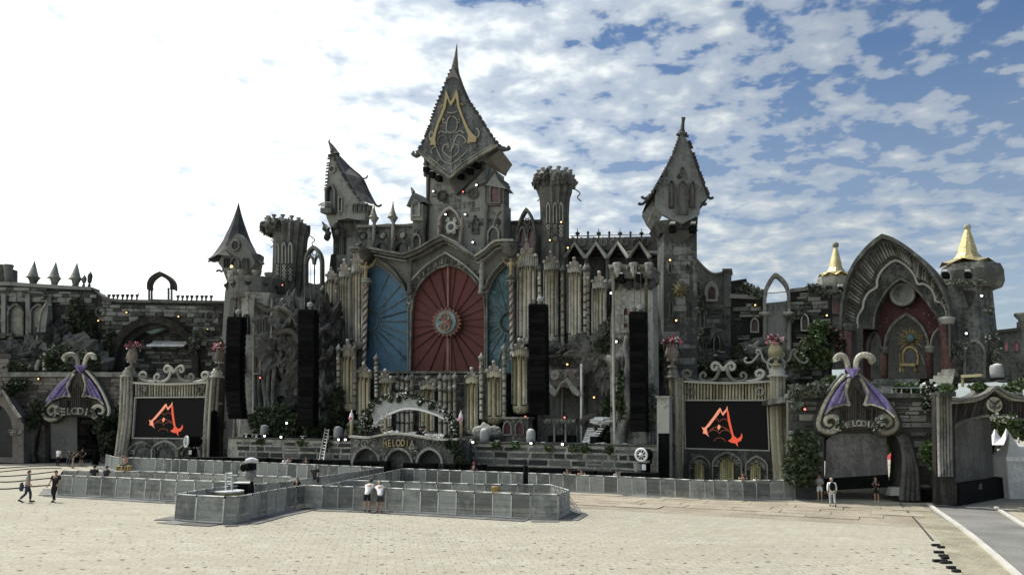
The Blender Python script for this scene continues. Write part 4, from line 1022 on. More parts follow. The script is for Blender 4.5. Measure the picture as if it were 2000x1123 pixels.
def angel(f, cx, yb, yt, label):
 th = thing('winged_statue', label, 'statue', f.P(cx, yb)); m = f.m(cx, yt)
 H = (yb-yt)*m; z0 = f.P(cx, yb); body = MB(); c = z0
 body.lathe(c, [(.10*H, 0), (.12*H, .1*H), (.09*H, .25*H), (.12*H, .42*H), (.14*H, .52*H), (.13*H, .62*H), (.15*H, .74*H), (.12*H, .82*H), (.05*H, .86*H)], 10, True, 0, 0, .75)
 body.ball(c+Vector((0, 0, .94*H)), .075*H, 10, 7, 1.2)
 for s_ in (-1, 1): body.tube([c+f.t*s_*.13*H+Vector((0, 0, .78*H)), c+f.t*s_*.2*H+Vector((0, 0, .6*H))-f.n*.05*H, c+f.t*s_*.1*H+Vector((0, 0, .48*H))-f.n*.14*H], [.045*H, .04*H, .03*H], 6)
 part('body', body, M['gold'], th)
 for s_ in (-1, 1):
  lw = [(0, .72), (.18, .80), (.38, .92), (.56, 1.12), (.62, 1.22), (.60, 1.02), (.55, .95), (.54, .86), (.46, .82), (.44, .74), (.34, .72), (.30, .64), (.18, .62), (.06, .58)]
  a0, z_ = f.L(cx, yb)
  part('wing', MB().plate(f, [(a0+s_*x*H*1.0, z_+z*H) for x, z in lw], .05*H, .10*H, local=True), M['gold'], th)
  for k in range(4):
   part('feather', MB().tube([f.W(a0+s_*.1*H, z_+(.66+.02*k)*H, .04*H), f.W(a0+s_*(.36+.07*k)*H, z_+(.7+.11*k)*H, .04*H)], .018*H, 4), M['gold'], th)
 return th
angel(Cf.back(-.3), 714, 545, 512, 'gold winged statue on the left twisted column, under a bowl')
angel(Cf.back(-.3), 998, 538, 505, 'gold winged statue on the right twisted column, under a bowl')
for i, (cx, y) in enumerate(((716, 487), (996, 477))):
 c, pr = prof_o(Cf, cx, [(4, y+26), (7, y+23), (14, y+16), (17, y+7), (19, y+5), (19, y+2), (16, y), (19, y-2)], .1)
 part('bowl_capital', MB().lathe(c, pr, 18), M['trim_dark'], t)
# ------------------------------------------------------------------ organ pipes
def organ(label, f, x0, x1, yct, ypt, ypb, yb, pm='cream', n=4, open_=False):
 """one niche of organ pipes: gold crown above, moulded frame, pipes, half-round foot"""
 xc = (x0+x1)/2; w_ = x1-x0; m = f.m(xc, ypb); th = thing('organ_pipes', label, 'organ pipes', f.P(xc, yb)); rw = w_*m/2
 o = xc
 part('casing', MB().box(f, x0-1.5, ypt-3, x1+1.5, yb-3, rw*.55, rw*1.4), M['wood_dark'], th)
 pr_ = w_*m/n/2
 for k in range(n):
  u = (k+.5)/n*2-1; px = xc+u*w_*.5*.98; d = rw*.45-math.sqrt(max(0, 1-u*u))*rw*.4
  a = f.P(px, ypt-w_*.12*(1-abs(u)), d); b = f.P(px, ypb+ (3 if open_ else w_*.22*(1-abs(u)*1.2)), d)
  pp = part('pipe', MB().tube([b, a], pr_*.98, 8), M[pm], th)
  part('pipe_mouth', MB().tube([a-Vector((0, 0, .02))-f.n*pr_*.9, a-Vector((0, 0, .45))-f.n*pr_*.9], [pr_*.55, pr_*.2], 5), M['wood_dark'], pp)
 # half-round crown: arched lower edge, ribbed drum, crest
 hh = ypt-yct; vs = []; nn = 12; prof_y = (ypt, ypt-hh*.42)
 for j, (yy, rr) in enumerate(((ypt+3, 1.12), (ypt-hh*.12, 1.16), (ypt-hh*.42, 1.12), (ypt-hh*.46, .98))):
  for i in range(nn+1):
   q = PI*i/nn; px = xc-math.cos(q)*rw/m*rr; d = rw*.55-math.sin(q)*rw*rr*.7
   p = f.P(px, yy, 0)+f.n*d; p.z = f.P(xc, yy).z
   if j == 0: p.z += math.sin(q)*rw*.35
   vs.append(p)
 fs = [(j*(nn+1)+i, j*(nn+1)+i+1, (j+1)*(nn+1)+i+1, (j+1)*(nn+1)+i) for j in range(3) for i in range(nn)]
 cr = part('crown', MB().add(vs, fs, True), M['ochre' if pm == 'ochre' else 'trim'], th)
 mb = MB()
 for i in range(1, nn):
  q = PI*i/nn; px = xc-math.cos(q)*rw/m*1.15; d = rw*.55-math.sin(q)*rw*1.15*.72
  a = f.P(px, ypt, 0)+f.n*d; a.z = f.P(xc, ypt-1).z+math.sin(q)*rw*.3; b = f.P(px, ypt-hh*.4, 0)+f.n*d; b.z = f.P(xc, ypt-hh*.42).z
  mb.tube([a, b], rw*.06, 4)
 part('crown_rib', mb, M['trim_pale'], cr, kind='stuff')
 ff = f.back(-rw*.2)
 crest = [(x0-1, ypt-hh*.38), (x0+w_*.18, ypt-hh*.62), (xc-w_*.2, ypt-hh*.66), (xc-w_*.12, ypt-hh*.85), (xc, yct), (xc+w_*.12, ypt-hh*.85), (xc+w_*.2, ypt-hh*.66), (x1-w_*.18, ypt-hh*.62), (x1+1, ypt-hh*.38)]
 part('crest', MB().plate(ff, crest, 0, rw*.5), M['terracotta'], th)
 for px, py, r in ((x0, ypt-hh*.45, .16), (x1, ypt-hh*.45, .16), (xc, yct+1, .17), (x0+w_*.22, ypt-hh*.66, .11), (x1-w_*.22, ypt-hh*.66, .11)):
  part('crest_ball', MB().ball(ff.P(px, py), r, 8, 6), M['trim_pale'], th)
 for s_, px in ((-1, xc-w_*.2), (1, xc+w_*.2)):
  part('crest_scroll', MB().spiral(ff, px, ypt-hh*.58, w_*.16, 1.1, PI/2, rw*.07, -.08, -s_, 14), M['trim_pale'], th)
 mb = MB(); fr = [(x0, ypb), (x0, ypt+2)]
 for px in (x0-.5, x1+.5): part('frame_bar', MB().tube([f.P(px, ypb, -.02), f.P(px, ypt, -.02)], .085, 5), M['trim'], th)
 hb = yb-ypb
 vs = []
 prf = ((ypb, 1.08), (ypb+hb*.3, 1.12), (ypb+hb*.8, 1.0), (yb, .5))
 for j, (yy, rr) in enumerate(prf):
  for i in range(nn+1):
   q = PI*i/nn; px = xc-math.cos(q)*rw/m*rr; d = rw*.5-math.sin(q)*rw*rr*.75
   p = f.P(px, yy, 0)+f.n*d; p.z = f.P(xc, yy).z
   if j == 0: p.z -= math.sin(q)*rw*.3
   vs.append(p)
 ft = part('foot', MB().add(vs, fs, True), M['trim' if pm != 'ochre' else 'ochre'], th)
 part('foot_emblem', MB().ring(f, xc, ypb+hb*.55, w_*.16, .05, -rw*.36, 10, 4), M['trim_pale'], ft)
 return th
Up = ST.back(8.0)
organ('leftmost tall narrow set of organ pipes left of the doors', Up, 637.6, 655, 523, 549, 660, 676, 'cream', 3)
organ('second tall set of organ pipes left of the doors', Up, 662, 683, 507, 541, 666, 678, 'cream', 4)
organ('tall set of organ pipes touching the left twisted column', Up.back(-.4), 686.6, 710, 478, 534, 664, 682, 'cream', 4)
organ('tallest wide set of organ pipes right of the teal door, behind a speaker', Up, 1012, 1046, 468, 523, 656, 672, 'cream', 4)
organ('tall organ pipes just right of the tall hanging speaker stack, under the round tower', Up, 1063, 1089, 491, 528, 655, 678, 'cream', 4)
organ('third set of organ pipes right of the doors, below the zigzag gables', Up, 1109, 1134, 504, 533, 650, 670, 'cream', 4)
organ('rightmost shorter set of organ pipes beside the mottled block', Up, 1157.5, 1183, 531, 564, 652, 670, 'cream', 4)
Lo = ST.back(4.5)
organ('low dark organ pipes furthest left, above the ladder', Lo.back(.5), 668, 690, 664, 698, 785, 803, 'ochre', 3)
organ('low organ pipes left of the flower arch', Lo, 698, 722, 709, 738, 808, 826, 'ochre', 3)
organ('low organ pipes partly behind the left shoulder of the flower arch', Lo, 741.5, 763, 722, 749, 832, 848, 'ochre', 3)
organ('low organ pipes in the centre, seen through the flower arch', Lo.back(.6), 820.6, 847, 737, 761, 840, 854, 'ochre', 3)
organ('low organ pipes just right of the flower arch, palest of the row', Lo, 910, 932, 719, 749, 836, 848, 'ochre', 3)
organ('low organ pipes above the right end of the booth wall, bright yellow', Lo, 951, 978, 706, 738, 810, 828, 'ochre', 3)
organ('low organ pipes under the right twisted column', Lo, 1001, 1028, 662, 697, 789, 808, 'ochre', 3)
# slim posts between the pipes
def slim(f, x, yt, yb, r, label, grp, beads=8, white=True):
 th = thing('slender_post', label, 'post', f.P(x, yb), grp)
 part('shaft', MB().tube([f.P(x, yb), f.P(x, yt+6)], r*1.15, 6), M['cream'], th)
 for k in range(beads):
  y = yt+12+(yb-yt-12)*k/beads; part('bead', MB().lathe(f.P(x, y), [(r*1.1, 0), (r*1.7, .1), (r*1.1, .2)], 8), M['trim_dark'], th)
 part('tip', MB().lathe(f.P(x, yt+8), [(r*1.2, 0), (r*2, .12), (r*1.4, .3), (r*.7, .42), (r*.15, .62)], 8), M['trim'], th)
 if white: part('ball', MB().ball(f.P(x, yt+24, -.08), r*1.25, 8, 6), M['trim_pale'], th)
 return th
for i, (x, yt) in enumerate(((777, 732), (786, 734), (795.5, 736), (804.5, 731), (859.5, 732), (869.5, 735), (879, 734), (888.6, 731))):
 slim(Lo.back(.9), x, yt, 848, .16, '%s slim white-balled post from the left, in the four %s of the centre pipes' % (ORD[i % 4+1], 'left' if i < 4 else 'right'), 'white-balled posts above the booth, %s four' % ('left' if i < 4 else 'right'), 5)
for x, yt, yb, lb in ((735, 695, 775, 'tall beaded post rising before the blue door'), (940, 694, 818, 'tall beaded post right of the red door'), (985, 676, 818, 'tall beaded post before the teal door'), (693, 676, 800, 'tall beaded post between the two leftmost low organ pipes'), (661, 676, 802, 'tall beaded post left of all low organ pipes')):
 slim(Lo.back(-.3), x, yt, yb, .15, lb, None, 9)
for x, yt, yb, lb in ((630, 560, 672, 'beaded post left of the tall organ pipes'), (658, 545, 668, 'beaded post between first and second tall organ pipes'), (1054, 520, 660, 'beaded post right of the widest tall organ pipes'), (1099, 522, 672, 'beaded post below the round fluted tower'), (1143, 520, 668, 'beaded post between the two rightmost organ pipes'), (1149, 520, 660, 'beaded post nearest the rightmost organ pipes')):
 slim(Up.back(.1), x, yt, yb, .16, lb, None, 9)
# brick wall behind the booth
t = thing('brick_wall', 'grey coursed stone wall directly below the painted doors', 'wall', Lo.back(2).P(850, 860))
part('core', MB().box(Lo.back(2), 700, 728, 975, 870, 0, 4), M['stone_back'], t)
stones(t, Lo.back(2), [(702, 868), (702, 729), (973, 729), (973, 868)], .32, .7, .12, 'stone', seed=21, limit=296, gap=.03)
part('ledge', MB().box(Lo.back(2), 698, 725, 977, 729.5, -.3, 4), M['trim'], t)
# ------------------------------------------------------------------ the booth with its flower arch
Bo = ST.back(-2.4)
t = thing('dj_booth', 'carved grey booth front with three arches and gold lettering', 'booth', (Bo.P(790, 880).x, Bo.P(790, 880).y, 0))
topc = smooth_pts([(685, 851), (720, 853), (755, 847), (790, 846), (825, 852), (860, 857), (897, 856)], 4)
outer = [(x, y) for x, y in topc]
aB = [Bo.L(899, 880)[0], Bo.L(687, 880)[0]]
ol = [Bo.L(*p) for p in outer]+[(aB[0], 0.0), (aB[1], 0.0)]
arcs = [(689, 745, 872), (753, 809, 875), (814, 867, 875)]
holes = []
for x0, x1, yt in arcs:
 g_ = [Bo.L(*p) for p in gothic(x0+3, x1-3, 905, 903, yt+2, 7, 80)]
 g_[0] = (g_[0][0], .3); g_[-1] = (g_[-1][0], .3); holes.append(g_)
part('front', MB().plate(Bo, ol, 0, .5, holes, True), M['plaster_pale'], t)
a0_, a1_ = min(aB), max(aB)
part('body', MB().lbox(Bo, a0_+.1, 0, a1_-.1, Bo.L(790, 850)[1]-.5, .45, 3.4), M['plaster'], t)
for x0, x1, yt in arcs:
 part('arch_moulding', MB().band(Bo, gothic(x0, x1, 905, 903, yt-2, 7, 80), gothic(x0+4, x1-4, 905, 903, yt+3, 7, 80), -.22, .1), M['trim'], t)
part('cornice', MB().band(Bo, [(x, y-1) for x, y in topc], [(x, y+3) for x, y in topc], -.35, .4), M['trim_pale'], t)
part('table', MB().lbox(Bo, a0_+.4, Bo.L(790, 850)[1]-.55, a1_-.4, Bo.L(790, 850)[1]-.45, .4, 3.2), M['black_box'], t)
def barc(i):
 u = i/6*2-1; return (780+u*24, 872-2.2*(1-u*u), 0)
lettering(t, Bo, 'MELODIA', lambda i: (780+(i-3)*8.6, 872.5-1.6*(1-((i-3)/3)**2), -(i-3)*.03), 13.5, 'gold', -.14, .7)
part('banner', MB().plate(Bo, [(748, 872), (750, 858), (765, 857), (780, 856), (796, 857), (811, 859), (813, 873), (796, 874), (780, 873), (764, 873)], -.06, .05), M['plaster_dark'], t)
for (x, y, s_, h) in ((712, 866, 9, 1), (733, 862, 7, -1), (722, 860, 5, 1), (835, 864, 8, -1), (852, 866, 7, 1), (873, 868, 9, -1), (884, 875, 8, 1), (699, 864, 6, -1)):
 part('scroll', MB().spiral(Bo, x, y, s_, 1.3, 0 if h > 0 else PI, .09, -.05, h, 16), M['plaster'], t)
for (x, y) in ((751, 888), (811, 884), (748, 878), (808, 876)):
 part('carved_flowers', MB().leaves(70, lambda r: Bo.P(x+r.gauss(0, 4), y+r.gauss(0, 4.5), -.12+r.uniform(-.1, .08)), .24, random.Random(int(x))), M['trim_pale'], t)
t2 = thing('flower_arch', 'pale cloth arch edged with white and dark flowers above the booth', 'arch', Bo.P(795, 850, 1.5))
Ba = Bo.back(1.2)
oA = smooth_pts([(724, 800), (740, 785), (762, 774), (790, 772), (815, 776), (840, 785), (862, 799), (880, 816)], 4)
iA = smooth_pts([(733, 828), (745, 818), (768, 806), (792, 798.5), (815, 799), (836, 804), (858, 812), (876, 822)], 4)
part('cloth', MB().band(Ba, oA, iA, -.1, .1), M['scrim'], t2)
part('rim_bar', MB().curve(Ba, oA, .14, 0, 6, 1), M['trim_dark'], t2); part('rim_bar', MB().curve(Ba, iA, .1, -.1, 6, 1), M['white_cloth'], t2)
for pts in ([(724, 800), (716, 815), (714, 832), (716, 852)], [(880, 816), (888, 830), (890, 856)]):
 part('arch_leg', MB().curve(Ba, pts, .16, 0), M['bark'], t2)
rf = random.Random(5)
def along(L, sp):
 def fn(r):
  i = r.randrange(len(L)-1); u = r.random(); x = L[i][0]*(1-u)+L[i+1][0]*u; y = L[i][1]*(1-u)+L[i+1][1]*u
  return Ba.P(x+r.gauss(0, sp), y+r.gauss(0, sp), r.gauss(-.15, .2))
 return fn
left_leg = smooth_pts([(728, 798), (717, 810), (713, 826), (720, 840)], 4); right_leg = smooth_pts([(876, 812), (886, 824), (890, 838), (886, 852)], 4)
for L, n in ((oA, 260), (left_leg, 130), (right_leg, 150)):
 part('foliage', MB().leaves(n*2, along(L, 2.6), .32, rf), M['leaf_dark'], t2)
 part('white_flowers', MB().leaves(int(n*1.2), along(L, 2.4), .2, rf), M['petal_white'], t2)
part('white_flowers', MB().leaves(160, along(smooth_pts([(733, 832), (742, 824), (750, 816), (760, 809)], 4), 2.2), .2, rf), M['petal_white'], t2)
for (x, y) in ((765, 781), (781, 782), (822, 788), (843, 795)):
 part('dark_rosette', MB().blob(Ba.P(x, y, -.25), (.22, .18, .22), x, .5, 2), M['leaf_dark'], t2)
for i, (x0, x1, y) in enumerate(((750, 778, 846), (828, 863, 852))):
 flowers(lambda r: Bo.P(r.uniform(x0, x1), y+r.gauss(-1, 1), r.uniform(0, .4)), 150, .22, 'white_flower_row', 'petal_white', ['row of white flowers on the booth edge above the gold lettering', 'row of white flowers on the right half of the booth edge'][i], 'flowers', seed=30+i)
# decks and two bud-shaped pots
t3 = thing('mixing_desk', 'white and black music decks on the booth table', 'music decks', Bo.P(806, 846, 1.2))
part('deck', MB().box(Bo.back(1.2), 798, 843, 812, 847, 0, .6), M['white_steps'], t3); part('deck', MB().box(Bo.back(1.2), 814, 843.5, 822, 848, 0, .6), M['black_box'], t3)
part('arm', MB().tube([Bo.P(814, 846, 1), Bo.P(821, 841, 1)], .07, 5), M['white_steps'], t3)
for i, (cx, yt, yb) in enumerate(((686, 800, 850), (900, 801, 854))):
 tb = thing('bud_pillar', ['pillar topped by a pale pink bud at the booth left', 'pillar topped by a pale pink bud at the booth right'][i], 'pillar', Ba.P(cx, yb))
 c, pr = prof_o(Ba, cx, [(3.4, yb+3), (3.4, yt+26), (4.6, yt+24)]); part('pillar', MB().lathe(c, pr, 10), M['urn_gold'], tb)
 c, pr = prof_o(Ba, cx, [(2, yt+24), (4.4, yt+18), (4.6, yt+13), (3, yt+7), (1.2, yt+4), (1.4, yt+2), (.3, yt)]); part('bud', MB().lathe(c, pr, 12), M['petal_white'], tb)
 part('bud_blush', MB().ball(Ba.P(cx, yt+17, -.12), .16, 8, 6), M['petal_pink'], tb)
# ------------------------------------------------------------------ zigzag gallery at the right and the mottled corbel block
Gz = ST.back(13)
t = thing('zigzag_gallery', 'dark gallery roof with spiral ornaments and four zigzag gables', 'gallery', Gz.P(1200, 700))
part('wall', MB().plate(Gz, [(1108, 640), (1108, 472), (1292, 468), (1292, 640)], .9, 2), M['plaster_dark'], t)
part('roof', MB().hull([Gz.P(1108, 497, -.2), Gz.P(1292, 500, -.2), Gz.P(1292, 456, 2.5), Gz.P(1112, 462, 2.5)], [(0, 1, 2, 3)]), M['tile_dark'], t)
part('roof_band', MB().plate(Gz, [(1110, 490), (1110, 466), (1290, 462), (1290, 488)], -.1, .2), M['tile_dark'], t)
xs = [1128, 1169.5, 1211, 1253]
for i, x in enumerate(xs):
 for s_ in (-1, 1): part('spiral', MB().spiral(Gz, x+s_*10.5, 474, 9, 2.1, PI/2, .11, -.15, s_, 26), M['trim_dark'], t)
 part('gable_edge', MB().curve(Gz, [(x-20.5, 508), (x, 479), (x+20.5, 508)], .22, -.9, 5, 1), M['trim'], t)
 part('gable_roof', MB().hull([Gz.P(x-20.5, 506, -.9), Gz.P(x, 478, -.9), Gz.P(x+20.5, 506, -.9), Gz.P(x-20.5, 500, .9), Gz.P(x, 472, .9), Gz.P(x+20.5, 500, .9)], [(0, 1, 4, 3), (1, 2, 5, 4)]), M['tile_dark'], t)
 part('column', MB().tube([Gz.P(x+20.5, 508, -.6), Gz.P(x+20.5, 600, -.6)], .2, 7), M['trim_dark'], t)
 c, pr = prof_o(Gz, x, [(1.5, 468), (1.5, 460), (4.5, 458), (4, 454), (1, 453), (.4, 446)], .3); part('finial', MB().lathe(c, pr, 8), M['tile_dark'], t)
 c, pr = prof_o(Gz, x+20.5, [(2.2, 466), (1.6, 458), (2.8, 455), (1.6, 452)], .3); part('finial', MB().lathe(c, pr, 8), M['tile_dark'], t)
part('rail', MB().tube([Gz.P(1112, 460, .3), Gz.P(1290, 456, .3)], .05, 4), M['trim_pale'], t)
part('brace', MB().tube([Gz.P(1152, 534, .3), Gz.P(1183, 505, .3)], .1, 5), M['trim'], t)
Bk = ST.back(3.5)
t = thing('corbel_block', 'mottled stone block with three bowl pillars, behind the right hanging speakers', 'building', Bk.P(1240, 868, 2))
part('block', MB().plate(Bk, [(1192, 872), (1192, 640), (1198, 555), (1274, 553), (1276, 640), (1277, 872)], 0, 2), M['plaster_pale'], t)
stones(t, Bk, [(1194, 868), (1194, 650), (1200, 600), (1272, 600), (1274, 868)], .6, 1.1, .06, 'plaster_pale', seed=41, limit=140, skip=.35)
part('gallery', MB().box(Bk, 1198, 528, 1278, 548, -1.2, 2), M['trim_dark'], t)
part('gallery_rim', MB().box(Bk, 1197, 523, 1280, 528, -1.4, 2.2), M['trim'], t)
for k in range(20): part('dentil', MB().box(Bk, 1199+k*4, 527.5, 1201.4+k*4, 532, -1.5, -1.2), M['trim'], t)
for x in (1206, 1238, 1268):
 c, pr = prof_o(Bk, x, [(2, 541), (3, 536), (6.5, 531), (7, 527), (6, 523), (9, 518), (9, 514), (6, 513)], -1.5); part('bowl', MB().lathe(c, pr, 14), M['plaster_pale'], t)
for x in (1205, 1268):
 part('post', MB().tube([Bk.P(x, 545, -1.2), Bk.P(x+1, 868, -.9)], .13, 6), M['trim'], t)
for x in (1220, 1256):
 lf = part('spotlight', MB().box(Bk, x-6, 541, x+6, 556, -1.5, -.4), M['black_box'], t)
 part('lamp_hood', MB().box(Bk, x-4, 538.5, x+4, 541, -1.5, -.8), M['white_cloth'], lf)
for x in (1200, 1230, 1248, 1274):
 part('corbel', MB().blob(Bk.P(x, 556, -.4), (.4, .5, .5), x), M['tile_dark'], t)
window(t, Bk, 1219, 1227, 640, 610, 601, 'maroon', 'trim', 1.2, -.15)
for (x, y) in ((1196, 700), (1213, 690)): part('arch_rib', MB().curve(Bk, [(1188, 700), (1196, 702), (1204, 712), (1206, 730)], .28, -.5), M['trim'], t) if x == 1196 else None
for (x0, y0, y1) in ((1218, 720, 868), (1268, 780, 868)):
 part('pilaster', MB().box(Bk, x0-4, y0, x0+4, y1, -.35, 0), M['plaster_pale'], t)
# ------------------------------------------------------------------ right pointed tower
Rt = Fr(1328, ST.back(8).P(1328, 640).y, 2)
t = thing('pointed_tower', 'slim grey tower with a kite-shaped head and gold sun face', 'tower', Rt.P(1328, 860, 1.5))
part('shaft', MB().plate(Rt, [(1296, 860), (1296, 434), (1361, 434), (1363, 860)], 0, 3.6), M['plaster'], t)
stones(t, Rt, [(1299, 850), (1299, 480), (1358, 480), (1360, 850)], .7, 1.2, .05, 'plaster', seed=51, limit=120, skip=.4)
stones(t, Fr(0, 0, Rt.th-PI/2+PI, Rt.W(Rt.L(1296, 600)[0], 0, 3.6)), [(0, 1), (3.6, 1), (3.6, Rt.P(1296, 445).z), (0, Rt.P(1296, 445).z)], .5, .7, .05, 'plaster_pale', seed=52, limit=60, skip=.3, local=True) if False else None
Kk = Rt.back(-1.2)
kite = [(1331.5, 256), (1322, 282), (1310, 311), (1297, 338), (1283.4, 361.6), (1272, 378), (1263, 391), (1274, 407), (1281, 434), (1295, 419), (1312, 428), (1333, 436.5), (1350, 428), (1366, 419), (1368, 400), (1374, 392), (1384, 386), (1374, 364), (1363.5, 335), (1353, 302), (1343.5, 276)]
part('gable', MB().plate(Kk, [(1331.5, 258), (1322, 282), (1310, 311), (1297, 338), (1286, 361.6), (1279, 384), (1281, 404), (1295, 419), (1312, 428), (1333, 436.5), (1350, 428), (1366, 419), (1369, 396), (1383, 386), (1374, 364), (1363.5, 335), (1353, 302), (1343.5, 276)], 0, .5), M['slate'], t)
E1 = [Kk.P(1264, 390, -.3), Kk.P(1384, 386, -.3), Kk.P(1384, 388, 5), Kk.P(1268, 388, 5)]
Mi = [Kk.P(1309, 311, -.3), Kk.P(1357, 311, -.3), Kk.P(1350, 318, 3.2), Kk.P(1316, 318, 3.2)]; Ap = Kk.P(1331.5, 252, .2); Ap2 = Kk.P(1331.5, 252, 1.2)
part('roof', MB().hull(E1+Mi+[Ap, Ap2], [(1, 2, 6, 5), (2, 3, 7, 6), (3, 0, 4, 7), (5, 6, 9, 8), (6, 7, 9), (7, 4, 8, 9)]), M['tile_dark'], t)
verge(t, Kk, [(1331.5, 256), (1310, 311), (1283.4, 361.6), (1262, 393)], .36, -.35)
verge(t, Kk, [(1331.5, 256), (1343.5, 276), (1363.5, 335), (1384, 388)], .36, -.35)
part('spike', MB().tube([Kk.P(x, y, .3) for x, y in ((1332, 262), (1333.6, 250), (1335, 238), (1336, 231), (1336, 228))], [.5, .2, .14, .16, .2], 7), M['tile_dark'], t)
part('side_room', MB().hull([Kk.P(1279, 384, .4), Kk.P(1281, 404, .4), Kk.P(1295, 419, .4), Kk.P(1266, 395, 4.5), Kk.P(1276, 415, 4.5), Kk.P(1288, 430, 4.5)], [(0, 1, 4, 3), (1, 2, 5, 4)]), M['plaster'], t)
for pts in ([(1264, 391), (1256, 398), (1250, 399), (1247, 397)], [(1268, 383), (1260, 388), (1255, 386), (1253, 384)], [(1382, 384), (1388, 388), (1393, 386)], [(1369, 398), (1375, 400), (1380, 398)]):
 part('eave_curl', MB().curve(Kk, pts, .13), M['tile_dark'], t)
part('neck', MB().hull([Kk.P(1282, 428, .6), Kk.P(1366, 420, .6), Rt.P(1361, 455, 0), Rt.P(1290, 455, 0), Kk.P(1282, 432, 4.6), Rt.P(1292, 455, 3.6), Kk.P(1366, 420, 4.6), Rt.P(1361, 455, 3.6)], [(0, 1, 2, 3), (0, 3, 5, 4), (1, 6, 7, 2), (0, 4, 6, 1)]), M['plaster_dark'], t)
window(t, Kk, 1307.5, 1314, 406, 362, 356, 'glass_green', 'trim_dark', 1.8, -.3); window(t, Kk, 1349, 1355, 406, 364, 358, 'glass_green', 'trim_dark', 1.8, -.3)
window(t, Kk, 1324, 1341, 418, 372, 356, 'plaster_dark', 'trim_dark', 2, -.25)
for s_ in (-1, 1): part('scroll', MB().spiral(Kk, 1332+s_*7, 346, 4.5, 1.2, PI/2, .1, -.1, s_), M['trim_dark'], t)
window(t, Kk, 1328.5, 1335.5, 344, 334, 328, 'plaster_dark', 'trim_dark', 1.3, -.2)
for x in (1311, 1350):
 lf = part('spotlight', MB().box(Rt, x-6, 446, x+6, 458, -1.0, 0), M['black_box'], t); part('lamp_hood', MB().box(Rt, x-4.5, 438, x+4.5, 442, -1.0, -.4), M['bulb_white' if False else 'white_cloth'], lf)
part('lower_corbel', MB().hull([Rt.P(1300, 452, -.5), Rt.P(1362, 452, -.5), Rt.P(1322, 482, 0), Rt.P(1300, 452, 0), Rt.P(1362, 452, 0)], [(0, 1, 2), (0, 2, 3), (1, 4, 2)]), M['tile_dark'], t)
# gold sun face
sun_t = part('sun_face', MB().ball(Rt.P(1328, 566, -.1), .34, 14, 8), M['gold'], t)
for k in range(20):
 q = 2*PI*k/20; L = 19 if k % 2 == 0 else 15; pts = []
 for u in (0.36, .6, .8, 1):
  pts.append((1328+math.cos(q+(.09*math.sin(u*6) if k % 2 else 0))*L*u, 566+math.sin(q+(.09*math.sin(u*6) if k % 2 else 0))*L*u))
 part('sun_ray', MB().tube([Rt.P(x, y, -.12) for x, y in pts], [.12, .1, .07, .02], 5), M['gold'], sun_t)
for s_ in (-1, 1): part('eye', MB().ball(Rt.P(1328+s_*2.4, 564, -.42), .05, 6, 4), M['wood_dark'], sun_t)
part('nose', MB().tube([Rt.P(1328, 564, -.42), Rt.P(1328, 568, -.5)], [.03, .06], 5), M['gold'], sun_t)
for (x, yb, ys, yt) in ((1308, 536, 525, 515), (1342, 532, 525, 518), (1310, 618, 598, 588), (1345, 618, 598, 590)): window(t, Rt, x-2.6, x+2.6, yb, ys, yt, 'glass_dark', 'trim_dark', 1.2)
# scaffold just visible behind the tower
sc_ = thing('scaffold_tower', 'thin metal scaffold peeping out behind the slim pointed tower', 'scaffold', Rt.P(1366, 560, 4))
for x in (1360, 1367): part('upright', MB().tube([Rt.P(x, 620, 4), Rt.P(x, 487, 4)], .05, 5), M['zinc'], sc_)
for y in (490, 498, 506, 514): part('crossbar', MB().tube([Rt.P(1360, y, 4), Rt.P(1368, y, 4)], .04, 5), M['zinc'], sc_)
# ------------------------------------------------------------------ shared builders for the two wings
def bush(label, f, pts, n, size, mat='leaf', name='bush', cat='bush', group=None, seed=1, trunk=None, flw=None, core=True):
 """pts: (px, py, rx px, ry px, depth m, depth radius m) lobes of foliage on plane f"""
 r = random.Random(seed); th = thing(name, label, cat, f.P(pts[0][0], max(p[1]+p[3] for p in pts)), group)
 def fn(rr):
  x, y, rx, ry, d, dr = rr.choice(pts)
  while True:
   a, b, c = rr.uniform(-1, 1), rr.uniform(-1, 1), rr.uniform(-1, 1); q = a*a+b*b+c*c
   if q <= 1 and q > rr.random()*.8: break
  return f.P(x+a*rx, y+b*ry, d+c*dr)
 part('foliage', MB().leaves(n, fn, size, r), M[mat], th)
 if core:
  mb = MB()
  for (x, y, rx, ry, d, dr) in pts:
   m = f.m(x, y)
   for k in range(6):
    a = r.uniform(0, 2*PI); mb.tube([f.P(x, y+ry*.7, d), f.P(x+math.cos(a)*rx*.45, y+math.sin(a)*ry*.45, d), f.P(x+math.cos(a)*rx*.8, y+math.sin(a)*ry*.8, d)], [.09, .06, .03], 4)
  part('branches', mb, M['bark'], th, kind='stuff')
 if trunk: part('trunk', MB().tube([f.P(x, y, d) for x, y, d in trunk], [.3-.15*i/len(trunk) for i in range(len(trunk))], 7), M['bark'], th)
 if flw: part('flowers', MB().leaves(flw[0], fn, flw[1], r), M[flw[2]], th)
 return th
